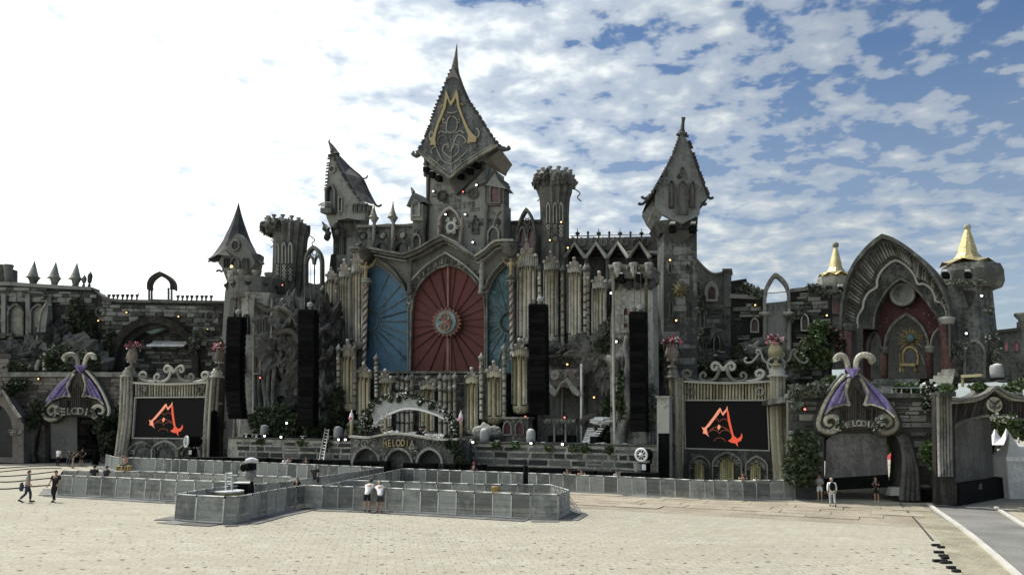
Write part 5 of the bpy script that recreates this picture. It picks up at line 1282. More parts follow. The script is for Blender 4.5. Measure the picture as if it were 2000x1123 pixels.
def urn(f, cx, ytop, yneck, w_, yb, label, mat='terracotta', seed=1, flower='petal_pink'):
 th = thing('flower_urn', label, 'urn', f.P(cx, yb), 'flower urns on the screen pillars'); h = yb-yneck
 c, pr = prof_o(f, cx, [(w_*.38, yb), (w_*.38, yb-h*.06), (w_*.14, yb-h*.16), (w_*.12, yb-h*.26), (w_*.3, yb-h*.34), (w_*.48, yb-h*.5), (w_*.52, yb-h*.68), (w_*.4, yb-h*.86), (w_*.36, yb-h*.9), (w_*.46, yneck), (w_*.3, yneck)])
 part('vase', MB().lathe(c, pr, 16), M[mat], th); m = f.m(cx, yb)
 for k in range(9):
  q = 2*PI*k/9; p = c+Vector((math.cos(q)*w_*.33*m, math.sin(q)*w_*.33*m, pr[4][1])); part('bead', MB().ball(p, .11, 7, 5), M['trim_pale'], th)
 r = random.Random(seed)
 def fn(rr):
  a = rr.uniform(0, 2*PI); q = math.sqrt(rr.random())*w_*.62*m; return c+Vector((math.cos(a)*q, math.sin(a)*q, pr[-1][1]+rr.uniform(-.1, (yneck-ytop)*m*.9)*(1-q/(w_*m))))
 part('leaves', MB().leaves(160, fn, .3, r), M['leaf_dark'], th)
 part('flowers', MB().leaves(120, fn, .3, r), M[flower], th); part('flowers', MB().leaves(90, fn, .26, r), M['petal_white'], th)
 for s_ in (-1, 1): part('handle', MB().ring(f, cx+s_*w_*.42, yb-h*.5, w_*.16, .05, 0, 12, 5), M[mat], th)
 return th
def screen_stage(f, sc, capL, capR, shL, shR, yb, fr_y, crest, label, arches, ros, paleL, dark_r=None):
 """video screen in a carved frame. sc: four corners; cap/shaft spans; fr_y: fluted frieze"""
 tl, tr, br, bl = sc; xc = (tl[0]+tr[0])/2
 th = thing('screen_stage', label, 'screen', (f.P(xc, yb).x, f.P(xc, yb).y, 0))
 zb = 0.0
 fp = f.back(.25)
 oL, oR = shL[0], shR[1]
 part('back_wall', MB().plate(fp, [(shL[2], yb), (shL[0]+3, capL[3]), (shR[1]-3, capR[3]), (shR[3], yb)], .15, 1.6), M['trim_dark'], th)
 part('lower_wall', MB().plate(fp, [(shL[3]-3, yb), (bl[0]-2, bl[1]+3), (br[0]+2, br[1]+3), (shR[2]+3, yb)], -.35, .2), M['plaster'], th)
 s_ = part('screen', MB().plate(fp, [tl, tr, br, bl], -.12, .1), M['screen'], th)
 ex = lambda p, d: (p[0]+d*(1 if p[0] > xc else -1), p[1]+d*(1 if p[1] > (tl[1]+bl[1])/2 else -1))
 o4 = [ex(p, 2.4) for p in (tl, tr, br, bl)]
 part('screen_frame', MB().band(fp, o4, [tl, tr, br, bl], -.4, .1, closed=True), M['trim_pale'], th)
 U = lambda u, v: (tl[0]*(1-u)*(1-v)+tr[0]*u*(1-v)+br[0]*u*v+bl[0]*(1-u)*v, tl[1]*(1-u)*(1-v)+tr[1]*u*(1-v)+br[1]*u*v+bl[1]*(1-u)*v)
 def glyphp(L, mat, d=-.16): return part('lit_mark', MB().plate(fp, [U(*p) for p in L], d, -.1), M[mat], s_)
 glyphp([(.425, .14), (.44, .17), (.405, .28), (.34, .42), (.29, .53), (.255, .58), (.265, .70), (.285, .76), (.245, .70), (.205, .68), (.215, .63), (.195, .55), (.225, .57), (.25, .53), (.30, .42), (.355, .30), (.395, .20)], 'fire_pale')
 glyphp([(.43, .15), (.455, .25), (.50, .17), (.515, .10), (.52, .18), (.458, .31), (.42, .19)], 'fire_pale')
 glyphp([(.505, .15), (.53, .22), (.545, .40), (.565, .58), (.585, .72), (.625, .78), (.665, .74), (.68, .66), (.69, .74), (.67, .82), (.625, .86), (.63, 1.0*.95), (.60, .88), (.555, .87), (.51, .83), (.555, .78), (.56, .72), (.535, .56), (.515, .38)], 'fire')
 glyphp([(.40, .49), (.425, .52), (.42, .57), (.40, .61), (.385, .57)], 'fire_pale')
 for q, (cx, cy, rr, a0, a1) in enumerate(((.41, .66, .10, .3, 2.8), (.41, .72, .14, .5, 2.6), (.34, .70, .07, .2, 3), (.48, .70, .07, .2, 3), (.41, .86, .07, .1, 3), (.36, .44, .05, 0, 3), (.47, .44, .05, 0, 3))):
  part('lit_scroll', MB().tube([fp.P(*U(cx+rr*math.cos(a0+(a1-a0)*k/8), cy-rr*1.3*math.sin(a0+(a1-a0)*k/8)), -.13) for k in range(9)], .028, 4), M['fire_dim'], s_)
 # fluted frieze with a sagging top
 n = 27; ft = lambda u: fr_y[0]+4*math.sin(PI*u)*.9+ (tr[1]-tl[1])*(u-.5)
 frz = part('frieze', MB().plate(fp, [(shL[1]-2, fr_y[1]), (shL[1]-2, ft(0))]+[(shL[1]+(shR[0]-shL[1])*k/8, ft(k/8)) for k in range(1, 8)]+[(shR[0]+2, ft(1)), (shR[0]+2, fr_y[1])], -.2, .15), M['wood_dark'], th)
 for k in range(n):
  u = (k+.5)/n; x = shL[1]+(shR[0]-shL[1])*u
  part('flute', MB().tube([fp.P(x, fr_y[1], -.25), fp.P(x, ft(u)+2, -.25)], .105, 5), M['ochre' if paleL else 'cream'], frz)
 for x, y in ros: roundel(th, fp, x, y, 7, 'trim', 'wood_dark', -.5, 2)
 tp = [(shL[1]-6+(shR[0]-shL[1]+12)*k/10, ft(k/10)-1) for k in range(11)]
 part('frieze_cornice', MB().band(fp, tp, [(x, y+4) for x, y in tp], -.6, .4), M['trim_pale'], th)
 for sg in (-1, 1):
  for S in ([(0, 592), (15, 572), (33, 559), (48, 567), (48, 583), (36, 590), (28, 580), (35, 574)], [(20, 566), (20, 598), (35, 627), (62, 640), (93, 634), (101, 614), (88, 601), (76, 611), (84, 621)], [(97, 642), (133, 638), (166, 624), (178, 603), (162, 591), (144, 600), (147, 616), (160, 615), (161, 606)]):
   S2 = smooth_pts([(crest[0]+sg*x*.4455*crest[2], crest[1]+(y-640)*.4452*crest[2]) for x, y in S], 4)
   part('crest_scroll', MB().tube([fp.P(x, y, -.15) for x, y in S2], [.17-.07*i/len(S2) for i in range(len(S2))], 6), M['trim_pale'], th)
 # flared fluted pillars and their caps
 for side, cap, sh in ((0, capL, shL), (1, capR, shR)):
  pil = part('pillar', MB().plate(fp, [(sh[2], yb), (sh[0], cap[3]), (sh[1], cap[3]), (sh[3], yb)], -.35, 1.2), M['wood_dark'], th)
  for k in range(5):
   u = (k+.5)/5; dpt = -.45-.35*math.sin(PI*u); sag = 0
   p0 = (sh[0]+(sh[1]-sh[0])*u, cap[3]); p1 = (sh[2]+(sh[3]-sh[2])*u, yb)
   mid = ((p0[0]*.62+p1[0]*.38)+(1 if side == 0 else -1)*2.2, p0[1]*.5+p1[1]*.5)
   part('pillar_rib', MB().tube([fp.P(x, y, dpt) for x, y in smooth_pts([p0, mid, p1], 5)], [.15+.09*i/10 for i in range(11)], 6), M['ochre' if k % 2 == 0 and paleL else ('cream' if k % 2 == 0 else 'trim')], pil)
  x0, x1, y0, y1 = cap; m = f.m(x0); xm = (x0+x1)/2; w_ = (x1-x0)/2
  c, pr = prof_o(fp, xm, [(w_*.82, y1+3), (w_, y1), (w_, y1-3), (w_*.7, y1-5), (w_*.78, y1-8), (w_*.78, y1-10), (w_*.5, y0+3), (w_*.5, y0)], .35)
  part('pillar_cap', MB().lathe(c, pr, 20), M['trim_pale'], th)
  part('pillar_base', MB().box(fp, sh[2]-2, yb-4, sh[3]+2, yb+12, -.9, 1.2), M['trim'], th)
  part('pillar_band', MB().box(fp, sh[2]*.35+sh[0]*.65-1, yb*.3+cap[3]*.7+60*0, sh[3]*.35+sh[1]*.65+1, yb*.3+cap[3]*.7+4, -.55, .2), M['trim'], th)
 for (cx, x0, x1, y0, ys, yt, bars) in arches:
  part('arch_moulding', MB().band(fp, gothic(x0, x1, y0, ys, yt), gothic(x0+3, x1-3, y0, ys, yt+5), -.75, -.3), M['trim'], th)
  w_ = (x1-x0)/2; nq = 15
  for k in range(nq):
   q = PI*(k+.5)/nq; r0, r1 = w_*.56, w_*.9
   part('ray', MB().tube([fp.P(cx-math.cos(q)*r0, ys+5-math.sin(q)*r0*1.1, -.45), fp.P(cx-math.cos(q)*r1, ys+5-math.sin(q)*r1*1.05, -.45)], .1, 5), M['trim'], th)
  if bars:
   part('lattice_back', MB().plate(fp, gothic(cx-w_*.48, cx+w_*.48, y0, ys+3, ys+5-w_*.55, 6, 80), -.42, -.3), M['wood_dark'], th)
   nb = max(4, int(w_/4.2))
   for k in range(nb):
    u = (k+.5)/nb*2-1; part('lattice_bar', MB().tube([fp.P(cx+u*w_*.46, y0, -.47), fp.P(cx+u*w_*.46, ys+4-w_*.55*math.sqrt(1-u*u), -.47)], .09, 4), M['yellow_bar'], th)
 return th
def gate(f, mp, sc, label, leg):
 """bat-winged gate: mp maps design coordinates to picture coordinates on plane f, sc is its scale"""
 th = thing('bat_wing_gate', label, 'gate', (f.P(*mp(0, 60)).x, f.P(*mp(0, 60)).y, 0))
 Pp = lambda L: [mp(*p) for p in L]
 body = [(-14, -92), (-26, -90), (-58, -50), (-75, -15), (-76, 5), (-62, 18), (-44, 20), (-38, 8), (-20, 12), (0, 10), (20, 12), (40, 9), (46, 20), (66, 19), (79, 3), (71, -24), (45, -56), (6, -90)]
 part('shell', MB().plate(f, Pp(body), .15, 1.6), M['shell'], th)
 part('shell_depth', MB().plate(f, Pp([(2, -94), (52, -60), (82, -26), (92, 0), (88, 22), (70, 24), (46, 21), (60, -10), (30, -60)]), .5, 2.4), M['shell'], th)
 inn = [(-12, -86), (-22, -60), (-18, -32), (-45, -28), (-66, -14), (-58, -14), (-42, -20), (-36, -8), (-36, 4), (0, 2), (38, 3), (38, -8), (46, -18), (60, -12), (68, -8), (50, -26), (11, -32), (16, -60), (0, -86)]
 boards = part('dark_panel', MB().plate(f, Pp([(-12, -88), (-24, -60), (-22, -30), (-62, -22), (-40, 6), (0, 2), (40, 6), (64, -20), (14, -32), (18, -60), (0, -88)]), .02, .2), M['wood_dark'], th)
 for k in range(17):
  u = -36+k*4.5; top = -70+abs(u+3)*2.1 if abs(u+3) < 16 else -27
  part('batten', MB().tube([f.P(*mp(u, 4)), f.P(*mp(u, top))], .07*sc, 4), M['wood_dark'], boards)
 for s_, E, C, st in ((-1, [(-22, -96), (-40, -76), (-58, -50), (-72, -20), (-77, 0), (-73, 11), (-62, 17), (-50, 16), (-41, 9), (-38, -2), (-43, -11), (-53, -14), (-62, -9), (-63, 0), (-56, 5), (-51, 2)], None, 0),
      (1, [(2, -96), (24, -76), (45, -56), (66, -28), (77, 0), (73, 12), (62, 18), (51, 18), (42, 10), (38, 0), (43, -10), (54, -14), (63, -9), (65, 0), (58, 6), (53, 2)], None, 0)):
  S = smooth_pts(Pp(E), 4); k = len(S); rr = [(.10+.12*min(1, i/(k*.55)))*sc if i < k*.62 else (.22-.13*(i/k-.62)/.38)*sc for i in range(k)]
  part('shell_edge', MB().tube([f.P(x, y, .1) for x, y in S], rr, 8), M['shell_edge'], th)
  part('shell_roll', MB().tube([f.P(x, y, .75) for x, y in S], [q*1.7 for q in rr], 8), M['shell'], th)
 for W_, ribs in (([(-18, -88), (-25, -60), (-18, -34), (-30, -37), (-40, -33), (-52, -31), (-66, -17), (-50, -52), (-33, -75)], [((-18, -88), (-30, -37)), ((-20, -84), (-40, -33)), ((-24, -82), (-52, -31))]),
                     ([(2, -88), (17, -60), (11, -34), (22, -37), (36, -33), (52, -27), (69, -12), (55, -45), (30, -70)], [((2, -88), (22, -37)), ((5, -84), (36, -33)), ((10, -82), (52, -27))])):
  wg = part('wing', MB().plate(f, Pp(W_), -.18, .1), M['purple'], th)
  part('wing_edge', MB().curve(f, Pp([W_[0], W_[1], W_[2]]), .12*sc, -.2, 6), M['shell_edge'], wg)
  part('wing_edge', MB().curve(f, Pp(W_[2:7]), .08*sc, -.2, 5, 1), M['shell_edge'], wg)
  for a, b in ribs: part('wing_rib', MB().tube([f.P(*mp(*a), -.2), f.P(*mp(*b), -.2)], [.05*sc, .1*sc], 5), M['purple_dark'], wg)
 g4 = [f.P(*mp(-28, -107), -.1), f.P(*mp(4, -107), -.1), f.P(*mp(-12, -86), -.15), f.P(*mp(-12, -104), -.75), f.P(*mp(-12, -108), .6)]
 part('gem', MB().hull(g4, [(0, 3, 2), (3, 1, 2), (0, 4, 3), (4, 1, 3), (0, 2, 4), (1, 4, 2)]), M['purple'], th)
 for E in ([(-17, -104), (-20, -118), (-25, -129), (-33, -132), (-40, -127), (-39, -121)], [(-3, -104), (-2, -120), (4, -130), (14, -133), (25, -130), (29, -124), (24, -121)]):
  S = smooth_pts(Pp(E), 4); part('antenna', MB().tube([f.P(x, y, .2) for x, y in S], [(.17+.1*i/len(S))*sc for i in range(len(S))], 8), M['shell_edge'], th)
 sg = part('sign_board', MB().band(f, Pp([(-42, -2), (-20, -6), (0, -8), (20, -6), (42, -2)]), Pp([(-42, 13), (-20, 9), (0, 7), (20, 9), (42, 13)]), -.2, .1), M['wood_dark'], th)
 cx0 = lambda i: (-27+i*9.0)
 lettering(sg, f, 'MELODIA', lambda i: (lambda p: (p[0], p[1], -((i-3)*.055)))((mp(0, 0)[0]+cx0(i)*sc, mp(0, 5.5+abs(i-3)**2*.5)[1])), 11*sc, 'trim_pale', -.24, .95)
 r = random.Random(8)
 for s_ in (-1, 1):
  def fn(rr): return f.P(*mp(s_*rr.uniform(30, 44), rr.uniform(-6, 13)), -.3+rr.uniform(-.1, .15))
  part('sign_flowers', MB().leaves(45, fn, .22*sc, r), M['trim_pale'], th); part('sign_flowers', MB().leaves(60, fn, .25*sc, r), M['leaf_dark'], th)
 part('trunk_leg', MB().plate(f, Pp(leg), .3, 2.6), M['shell'], th)
 n = len(leg)//2
 for k in range(4):
  u = (k+.5)/4; S = []
  for i in range(n):
   a, b = leg[i], leg[len(leg)-1-i]; S.append((a[0]*(1-u)+b[0]*u, a[1]*(1-u)+b[1]*u))
  part('trunk_rib', MB().tube([f.P(x, y, .2) for x, y in smooth_pts(Pp(S), 3)], .2*sc, 6), M['shell'], th)
 return th
def bulb(f, x, y, kind='bulb_white', r=.11, d=-.5, label=None, grp='small lit lamps on the walls'):
 th = thing('wall_lamp', label, 'lamp', f.P(x, y, d), grp)
 part('bulb', MB().ball(f.P(x, y, d), r, 8, 6), M[kind], th)
 part('housing', MB().wbox(f.P(x, y, d+.22), r*2.6, .22, r*2.6, -f.th), M['black_box'], th)
 part('socket', MB().tube([f.P(x, y, d)+Vector((0, 0, r*.6)), f.P(x, y, d)+Vector((0, 0, r*2.2))], r*.7, 6), M['wood_dark'], th)
 part('arm', MB().tube([f.P(x, y, d)+Vector((0, 0, r*2)), f.P(x, y, 0)+Vector((0, 0, r*3.5))], r*.22, 4), M['wood_dark'], th)
 return th
# ------------------------------------------------------------------ left wing
LW = Fr(200, 97, -3)
t = thing('ruined_wall', 'tall ragged stone wall at far left with two stained glass windows and three cone finials on top', 'wall', LW.P(90, 880))
part('core', MB().plate(LW, [(-260, 905), (-260, 556), (20, 553), (110, 560), (176, 562), (192, 574), (192, 905)], 0, 2), M['stone_back'], t)
stones(t, LW, [(-40, 900), (-40, 562), (20, 560), (110, 564), (174, 566), (190, 580), (190, 900)], .46, 1.2, .16, 'stone', seed=61, excl=[[(20, 668), (20, 590), (110, 590), (110, 668)]], limit=290, jit=.4)
part('coping', MB().plate(LW, [(-260, 560), (-260, 552), (20, 551), (110, 557), (180, 561), (180, 567), (110, 564), (20, 558)], -.25, 2.1), M['stone'], t)
window(t, LW, 21, 47, 655, 612, 597, 'glass_green', 'trim', 3, -.5); window(t, LW, 65, 92, 655, 612, 598, 'glass_green', 'trim', 3, -.5)
roundel(t, LW, 38, 575.5, 6, 'trim', 'white_cloth'); roundel(t, LW, 80.5, 577, 6, 'trim', 'white_cloth')
part('ledge', MB().box(LW, -40, 652, 30, 657, -.8, 0), M['trim'], t)
for x in (10, 57, 100): part('pilaster', MB().box(LW, x-4, 575, x+4, 660, -.4, 0), M['stone'], t)
t = thing('ruined_wall', 'long ragged stone wall behind the left screen, with a great round arch', 'wall', LW.P(320, 880))
arch_in = gothic(246, 376, 760, 700, 640, 8, 86)
part('core', MB().plate(LW, [(192, 905), (192, 573), (205, 583), (240, 588), (300, 589), (440, 590), (640, 600), (640, 905)], 0, 2, [arch_in]), M['stone_back'], t)
stones(t, LW, [(193, 900), (193, 582), (205, 588), (440, 595), (440, 900)], .46, 1.2, .2, 'stone', seed=62, excl=[gothic(222, 394, 905, 700, 618, 8, 86)], limit=296, jit=.4)
n_ = gothic(216, 390, 778, 704, 618, 9, 86); n2 = gothic(232, 378, 778, 704, 632, 9, 86)
part('arch_ring', MB().band(LW, n_, n2, -.7, .5), M['bark'], t)
part('arch_back', MB().plate(LW.back(2.2), [(225, 780), (225, 610), (395, 610), (395, 780)], 0, .3), M['stone_back'], t)
ta = part('niche_stones', MB().box(LW.back(2), 228, 775, 392, 779, 0, .3), M['stone'], t)
LW2 = LW.back(2.15)
stones(ta, LW2, [(236, 770), (236, 640), (388, 640), (388, 770)], .4, 1.0, .15, 'stone', seed=63, limit=140, d=-.02)
part('coping', MB().plate(LW, [(192, 574), (190, 570), (198, 577), (208, 582), (240, 585.5), (440, 588), (440, 593), (240, 591), (206, 588)], -.3, 2.1), M['trim_dark'], t)
part('arch_roof', MB().plate(LW.back(.8), smooth_pts([(252, 660), (275, 648), (300, 652), (325, 642), (345, 650), (360, 656)], 3)+[(362, 636), (310, 630), (256, 640)], -.4, .4), M['teal'], t)
part('awning', MB().hull([LW.P(288, 676, -.2), LW.P(361, 676, -.2), LW.P(361, 664, 1.4), LW.P(291, 664, 1.4)], [(0, 1, 2, 3)]), M['white_steps'], t)
part('awning_edge', MB().box(LW, 288, 673, 361, 677, -.3, -.1), M['white_cloth'], t)
for (x, y) in ((400, 625),): pass
for x, y in ((198, 610), (412, 617)): roundel(t, LW, x, y, 9, 'trim_dark', 'stone_back', -.2)
# cone finials
for i, (x, yt, yb) in enumerate(((64, 509, 541.5), (105.7, 511, 543), (147, 513, 545))):
 p_ = thing('cone_finial', ['leftmost of three pale cone finials on the far left wall', 'middle of three pale cone finials on the far left wall', 'rightmost of three pale cone finials on the far left wall'][i], 'finial', LW.P(x, 560, .6), 'cone finials on the left wall')
 c, pr = prof_o(LW, x, [(6, 561), (6, 558), (5.5, 555), (8, 548), (11, 543), (12, yb)], .6); part('stem', MB().lathe(c, pr, 12), M['trim'], p_)
 c, pr = prof_o(LW, x, [(13, yb+1), (10, yb-2), (7.5, yb-9), (4.5, yb-19), (1.6, yb-28), (1.4, yt+3), (.3, yt)], .6); part('cone', MB().lathe(c, pr, 12), M['bronze_grey'], p_)
for i, (x, yt) in enumerate(((163, 536), (174, 530))):
 p_ = thing('pine_cone_finial', ['smaller pine-cone finial beside the rightmost cone finial', 'taller pine-cone finial at the end of the far left wall'][i], 'finial', LW.P(x, 560, .6), 'pine-cone finials')
 c, pr = prof_o(LW, x, [(3, 562), (3, 557), (1.6, 554), (4, 551), (5, yt+10), (4, yt+6), (1.6, yt+3), (.4, yt)], .6); part('cone', MB().lathe(c, pr, 10, False, .12), M['trim_dark'], p_)
t = thing('bowl_turret', 'bowl-topped dark turret cut off by the left picture edge', 'turret', LW.P(0, 560, .8))
for x in (-4, 12):
 c, pr = prof_o(LW, x, [(4, 560), (4, 545), (7, 530), (9, 520), (9, 517), (5, 518)], .5 if x > 0 else 1.2); part('bowl', MB().lathe(c, pr, 10), M['trim_dark'], t)
part('shaft', MB().box(LW, -30, 520, 8, 560, 1, 3), M['plaster_dark'], t)
for i, x in enumerate((212, 221, 229, 239, 248, 257, 267, 347, 356, 365, 374, 384, 394, 402, 412)):
 tall = x in (229, 267, 347, 384); y0 = 586 if x < 300 else 588
 p_ = thing('parapet_urn', '%s from the left of the little urn finials on the left parapet, %s' % (['first', 'second', 'third', 'fourth', 'fifth', 'sixth', 'seventh', 'eighth', 'ninth', 'tenth', 'eleventh', 'twelfth', 'thirteenth', 'fourteenth', 'last'][i], 'spiked' if tall else 'plain'), 'finial', LW.P(x, y0, .5), 'spiked urns on the parapet' if tall else 'plain urns on the parapet')
 c, pr = prof_o(LW, x, [(2.2, y0), (1.5, y0-4), (3.4, y0-9), (3.4, y0-11), (1.5, y0-11)], .5); part('urn', MB().lathe(c, pr, 8), M['trim_dark'], p_)
 if tall: part('spike', MB().tube([LW.P(x, y0-10, .5), LW.P(x, y0-18, .5)], [.06, .02], 4), M['trim_dark'], p_)
t = thing('roof_pavilion', 'small open gothic arch pavilion standing on the left wall', 'pavilion', LW.P(312, 590, 1))
for d in (.1, 1.6):
 f_ = LW.back(d); part('arch', MB().band(f_, gothic(286.5, 337, 565, 556, 530, 7), gothic(292, 332, 565, 558, 539, 7), 0, .4), M['bark'], t)
 for x in (290, 295, 328, 334): part('post', MB().tube([f_.P(x, 588, .2), f_.P(x, 562, .2)], .13, 6), M['trim_dark'], t)
part('roof', MB().band(LW, gothic(286.5, 337, 565, 556, 530, 7), gothic(289, 334.5, 564, 556.5, 533, 7), .4, 1.7), M['bark'], t)
part('rail', MB().tube([LW.P(290, 584, .3), LW.P(334, 585, .3)], .05, 4), M['trim'], t); part('tie', MB().tube([LW.P(292, 563, .3), LW.P(332, 563, .3)], .03, 4), M['trim'], t)
# rocks and tusk
Lr = LW.back(-2.2)
t = thing('rock_outcrop', 'dark craggy rock mass below the stained glass windows', 'rock', Lr.P(110, 730))
rr = random.Random(4)
for (x, y, rx, ry) in ((60, 690, 2.4, 2.0), (95, 670, 2.0, 2.4), (130, 700, 3, 2.4), (40, 715, 2.6, 1.4), (165, 715, 2.6, 1.8), (20, 700, 2, 2)):
 part('boulder', MB().blob(Lr.P(x, y, 1.0), (rx, 1.5, ry), rr.uniform(0, 50), .6, 1.4, 18, 12), M['rock'], t)
t = thing('stone_fin', 'pale curved horn-like fin rising before the second stained glass window', 'sculpture', Lr.P(85, 700))
part('fin', MB().band(Lr, smooth_pts([(94, 592), (84, 610), (79, 635), (76, 660), (72, 690)], 4), smooth_pts([(97, 596), (95, 615), (92, 640), (92, 665), (96, 690)], 4), -.3, .5), M['plaster'], t)
part('fin_edge', MB().curve(Lr, [(94, 592), (84, 610), (79, 635), (76, 660), (72, 690)], .16, -.3), M['trim_pale'], t)
# terrace wall with coping
LG = Fr(150, 88, -3)
LT = LG.back(1.0)
t = thing('terrace_wall', 'warm grey terrace wall beside the left gate with flat coping', 'wall', LT.P(60, 895))
opn = [(90, 905), (90, 806), (196, 806), (196, 905)]
part('core', MB().plate(LT, [(-260, 905), (-260, 728), (250, 728), (250, 905), (196, 905), (196, 810), (96, 810), (96, 905)], 0, 1.0), M['stone_warm'], t)
stones(t, LT, [(-30, 900), (-30, 737), (250, 737), (250, 900)], .42, 1.2, .12, 'stone_warm', seed=71, excl=[[(88, 905), (88, 800), (198, 800), (198, 905)]], limit=240, jit=.35)
part('coping', MB().plate(LT, [(-260, 736), (-260, 727), (250, 727), (250, 736)], -.35, 6), M['trim'], t)
part('reveal', MB().plate(LT, [(88, 905), (88, 812), (96, 812), (96, 905)], 0, 7), M['plaster_dark'], t)
t = thing('terrace_wall', 'low pale block pier at the left edge above the terrace', 'wall', LT.P(5, 735, 1))
for k in range(4): part('block', MB().box(LT, -40, 690+k*10, 15-(k % 2)*3, 699+k*10, .6-k*.1, 2.5), M['stone_warm'], t)
for i, (pts) in enumerate(([(66, 722), (70, 708), (78, 696)], [(83, 722), (82, 705), (84, 690)])):
 th = thing('twisted_post', ['short leaning twisted post on the left terrace', 'short upright twisted post on the left terrace'][i], 'post', LT.P(*pts[0], .5))
 part('shaft', MB().tube([LT.P(x, y, .5) for x, y in smooth_pts(pts, 6)], [.16+.08*(k % 2) for k in range(13)], 7), M['trim_pale'], th)
# the gate
def mpL(u, v): return (148-.845*u*1.0, 804+.845*v)
leg = [(86, 24), (96, 60), (100, 96), (92, 116), (140, 116), (122, 96), (112, 60), (104, 24)]
gate(LG, mpL, 1.22, 'left bat-winged gate with purple wings and arched white lettering', leg)
t = thing('passage_drape', 'grey mottled drape wall inside the left gate', 'drape', LG.P(117, 890))
part('sheet', MB().plate(Fr(0, 0, R(-14), LG.P(84, 815, 1.2)*1), [(84, 896), (84, 808), (150, 808), (151, 892)], 0, .15), M['drape'], t)
t = thing('passage_bridge', 'dark footbridge with rails spanning behind the left gate opening', 'bridge', LG.P(170, 860, 14))
Lb = LG.back(16)
for y in (832, 846): part('beam', MB().box(Lb, 120, y-1.2, 240, y+1.2, 0, 1), M['steel_dark'], t)
part('infill', MB().box(Lb, 120, 847, 240, 872, .4, .8), M['black_cloth'], t); part('upper_infill', MB().box(Lb, 100, 770, 260, 831, .6, 1.2), M['leaf_dark'], t)
for (x, y) in ((157, 842), (181, 841)): part('white_mark', MB().plate(Lb, [(x-3, y+4), (x-1, y-3), (x+2, y-4), (x+1, y), (x+4, y+3)], -.1, 0), M['white_cloth'], t)
# small gothic doorway at the far left
t = thing('gothic_doorway', 'small gable-topped gothic doorway with blue-grey panel at the far left', 'doorway', (LG.P(8, 880).x, LG.P(8, 880).y, 0))
Ld = LG.back(-1)
part('gable', MB().plate(Ld, [(-40, 900), (-40, 815), (6, 762), (38, 812), (46, 830), (46, 905)], 0, 1.5, [gothic(-28, 24, 893, 840, 790)]), M['stone_warm'], t)
part('gable_edge', MB().curve(Ld, [(-40, 818), (6, 764), (40, 816)], .2, -.1, 5, 1), M['trim'], t)
part('panel', MB().plate(Ld, gothic(-29, 25, 895, 840, 788), .6, .8), M['glass_dark'], t)
for k in range(5): part('fret', MB().spiral(Ld, 20+k*5, 842+(k % 2)*5, 4, 1.1, k, .08, -.1, 1, 12), M['trim'], t)
bush('dark ivy hanging right of the left gate and over its leg', LG.back(-.8), [(205, 835, 18, 22, 0, 1.2), (218, 855, 18, 20, 0, 1.4), (212, 875, 14, 14, 0, 1.2), (228, 820, 10, 22, .5, .8)], 1700, .5, 'leaf_dark', 'ivy_tree', 'tree', seed=3, trunk=[(210, 900, 0), (212, 870, 0), (214, 840, 0)])
bush('thin ivy on the terrace wall left of the left gate', LG.back(-.1), [(75, 800, 16, 20, 0, .5), (62, 825, 12, 16, 0, .5), (20, 760, 14, 14, 0, .5), (34, 752, 20, 12, 0, .5)], 900, .42, 'leaf_dark', 'ivy', 'ivy', seed=4, core=False)
bush('dark shrubs growing along the left terrace beneath the rocks', LR_ if False else LT.back(1), [(30, 718, 24, 8, 0, .8), (100, 712, 16, 16, 0, .8), (115, 690, 20, 20, .5, 1), (135, 720, 22, 8, 0, .8), (170, 705, 20, 24, .6, 1), (95, 700, 10, 10, 0, .8)], 1900, .42, 'leaf_dark', 'shrub', 'shrub', seed=5, core=False, flw=(50, .2, 'petal_white'))
bush('dark creepers over the middle of the far left wall', LW.back(-.4), [(150, 620, 16, 40, 0, .6), (130, 660, 20, 25, 0, .8), (175, 650, 14, 40, 0, .6), (215, 680, 10, 40, 0, .6)], 1500, .5, 'leaf_dark', 'creeper', 'creeper', seed=6, core=False)
bush('flowering creeper around the right foot of the great arch', LW.back(-.9), [(378, 670, 10, 22, 0, .4), (392, 650, 14, 8, 0, .4)], 260, .4, 'leaf_grey', 'creeper', 'creeper', seed=7, core=False)
# the left screen
LS = Fr(335, 82, 6)
screen_stage(LS, ((268.5, 777.5), (404, 776.5), (399.5, 855), (263.7, 854)), (235, 268, 718, 737), (408, 437, 720, 738), (241, 266, 231, 252), (409, 434, 402, 428), 898, (746, 774),
 (341.6, 745.5, .85),
 'left video screen with a burning mark, in a fluted cream frame', [(283.6, 256, 311, 905, 882, 860, False), (328.5, 302, 355, 905, 880, 858, False), (375, 350, 398, 905, 884, 864, False)], [(284, 761), (396, 761)], False)
for (a, b, c) in ((311, 733, 343), (370, 733, 341)): pass
urn(LS, 256, 663, 680, 20, 720, 'terracotta urn of pink flowers on the left pillar of the left screen', 'terracotta', 3)
urn(LS, 428, 664, 681, 20, 722, 'terracotta urn of pink flowers on the right pillar of the left screen', 'terracotta', 4)
t = thing('black_drape', 'black drape hanging over the right foot of the left screen', 'drape', LS.back(-1).P(418, 895))
mb = MB(); ff = LS.back(-1.1); vs = []; nn = 14
for i in range(nn+1):
 u = i/nn; vs += [ff.P(412+13*u, 800+10*abs(u-.5), .2*math.sin(i*2.2)), ff.P(408+20*u, 906, .35*math.sin(i*2.2))]
mb.add(vs, [(2*i, 2*i+1, 2*i+3, 2*i+2) for i in range(nn)], True); part('cloth', mb, M['black_cloth'], t)
t = thing('stone_pier', 'pale rough stone pier beside the black drape', 'pier', (LS.P(438, 880).x, LS.P(438, 880).y, 0))
part('core', MB().box(LS.back(1), 432, 765, 447, 905, 0, 1.5), M['plaster_pale'], t)
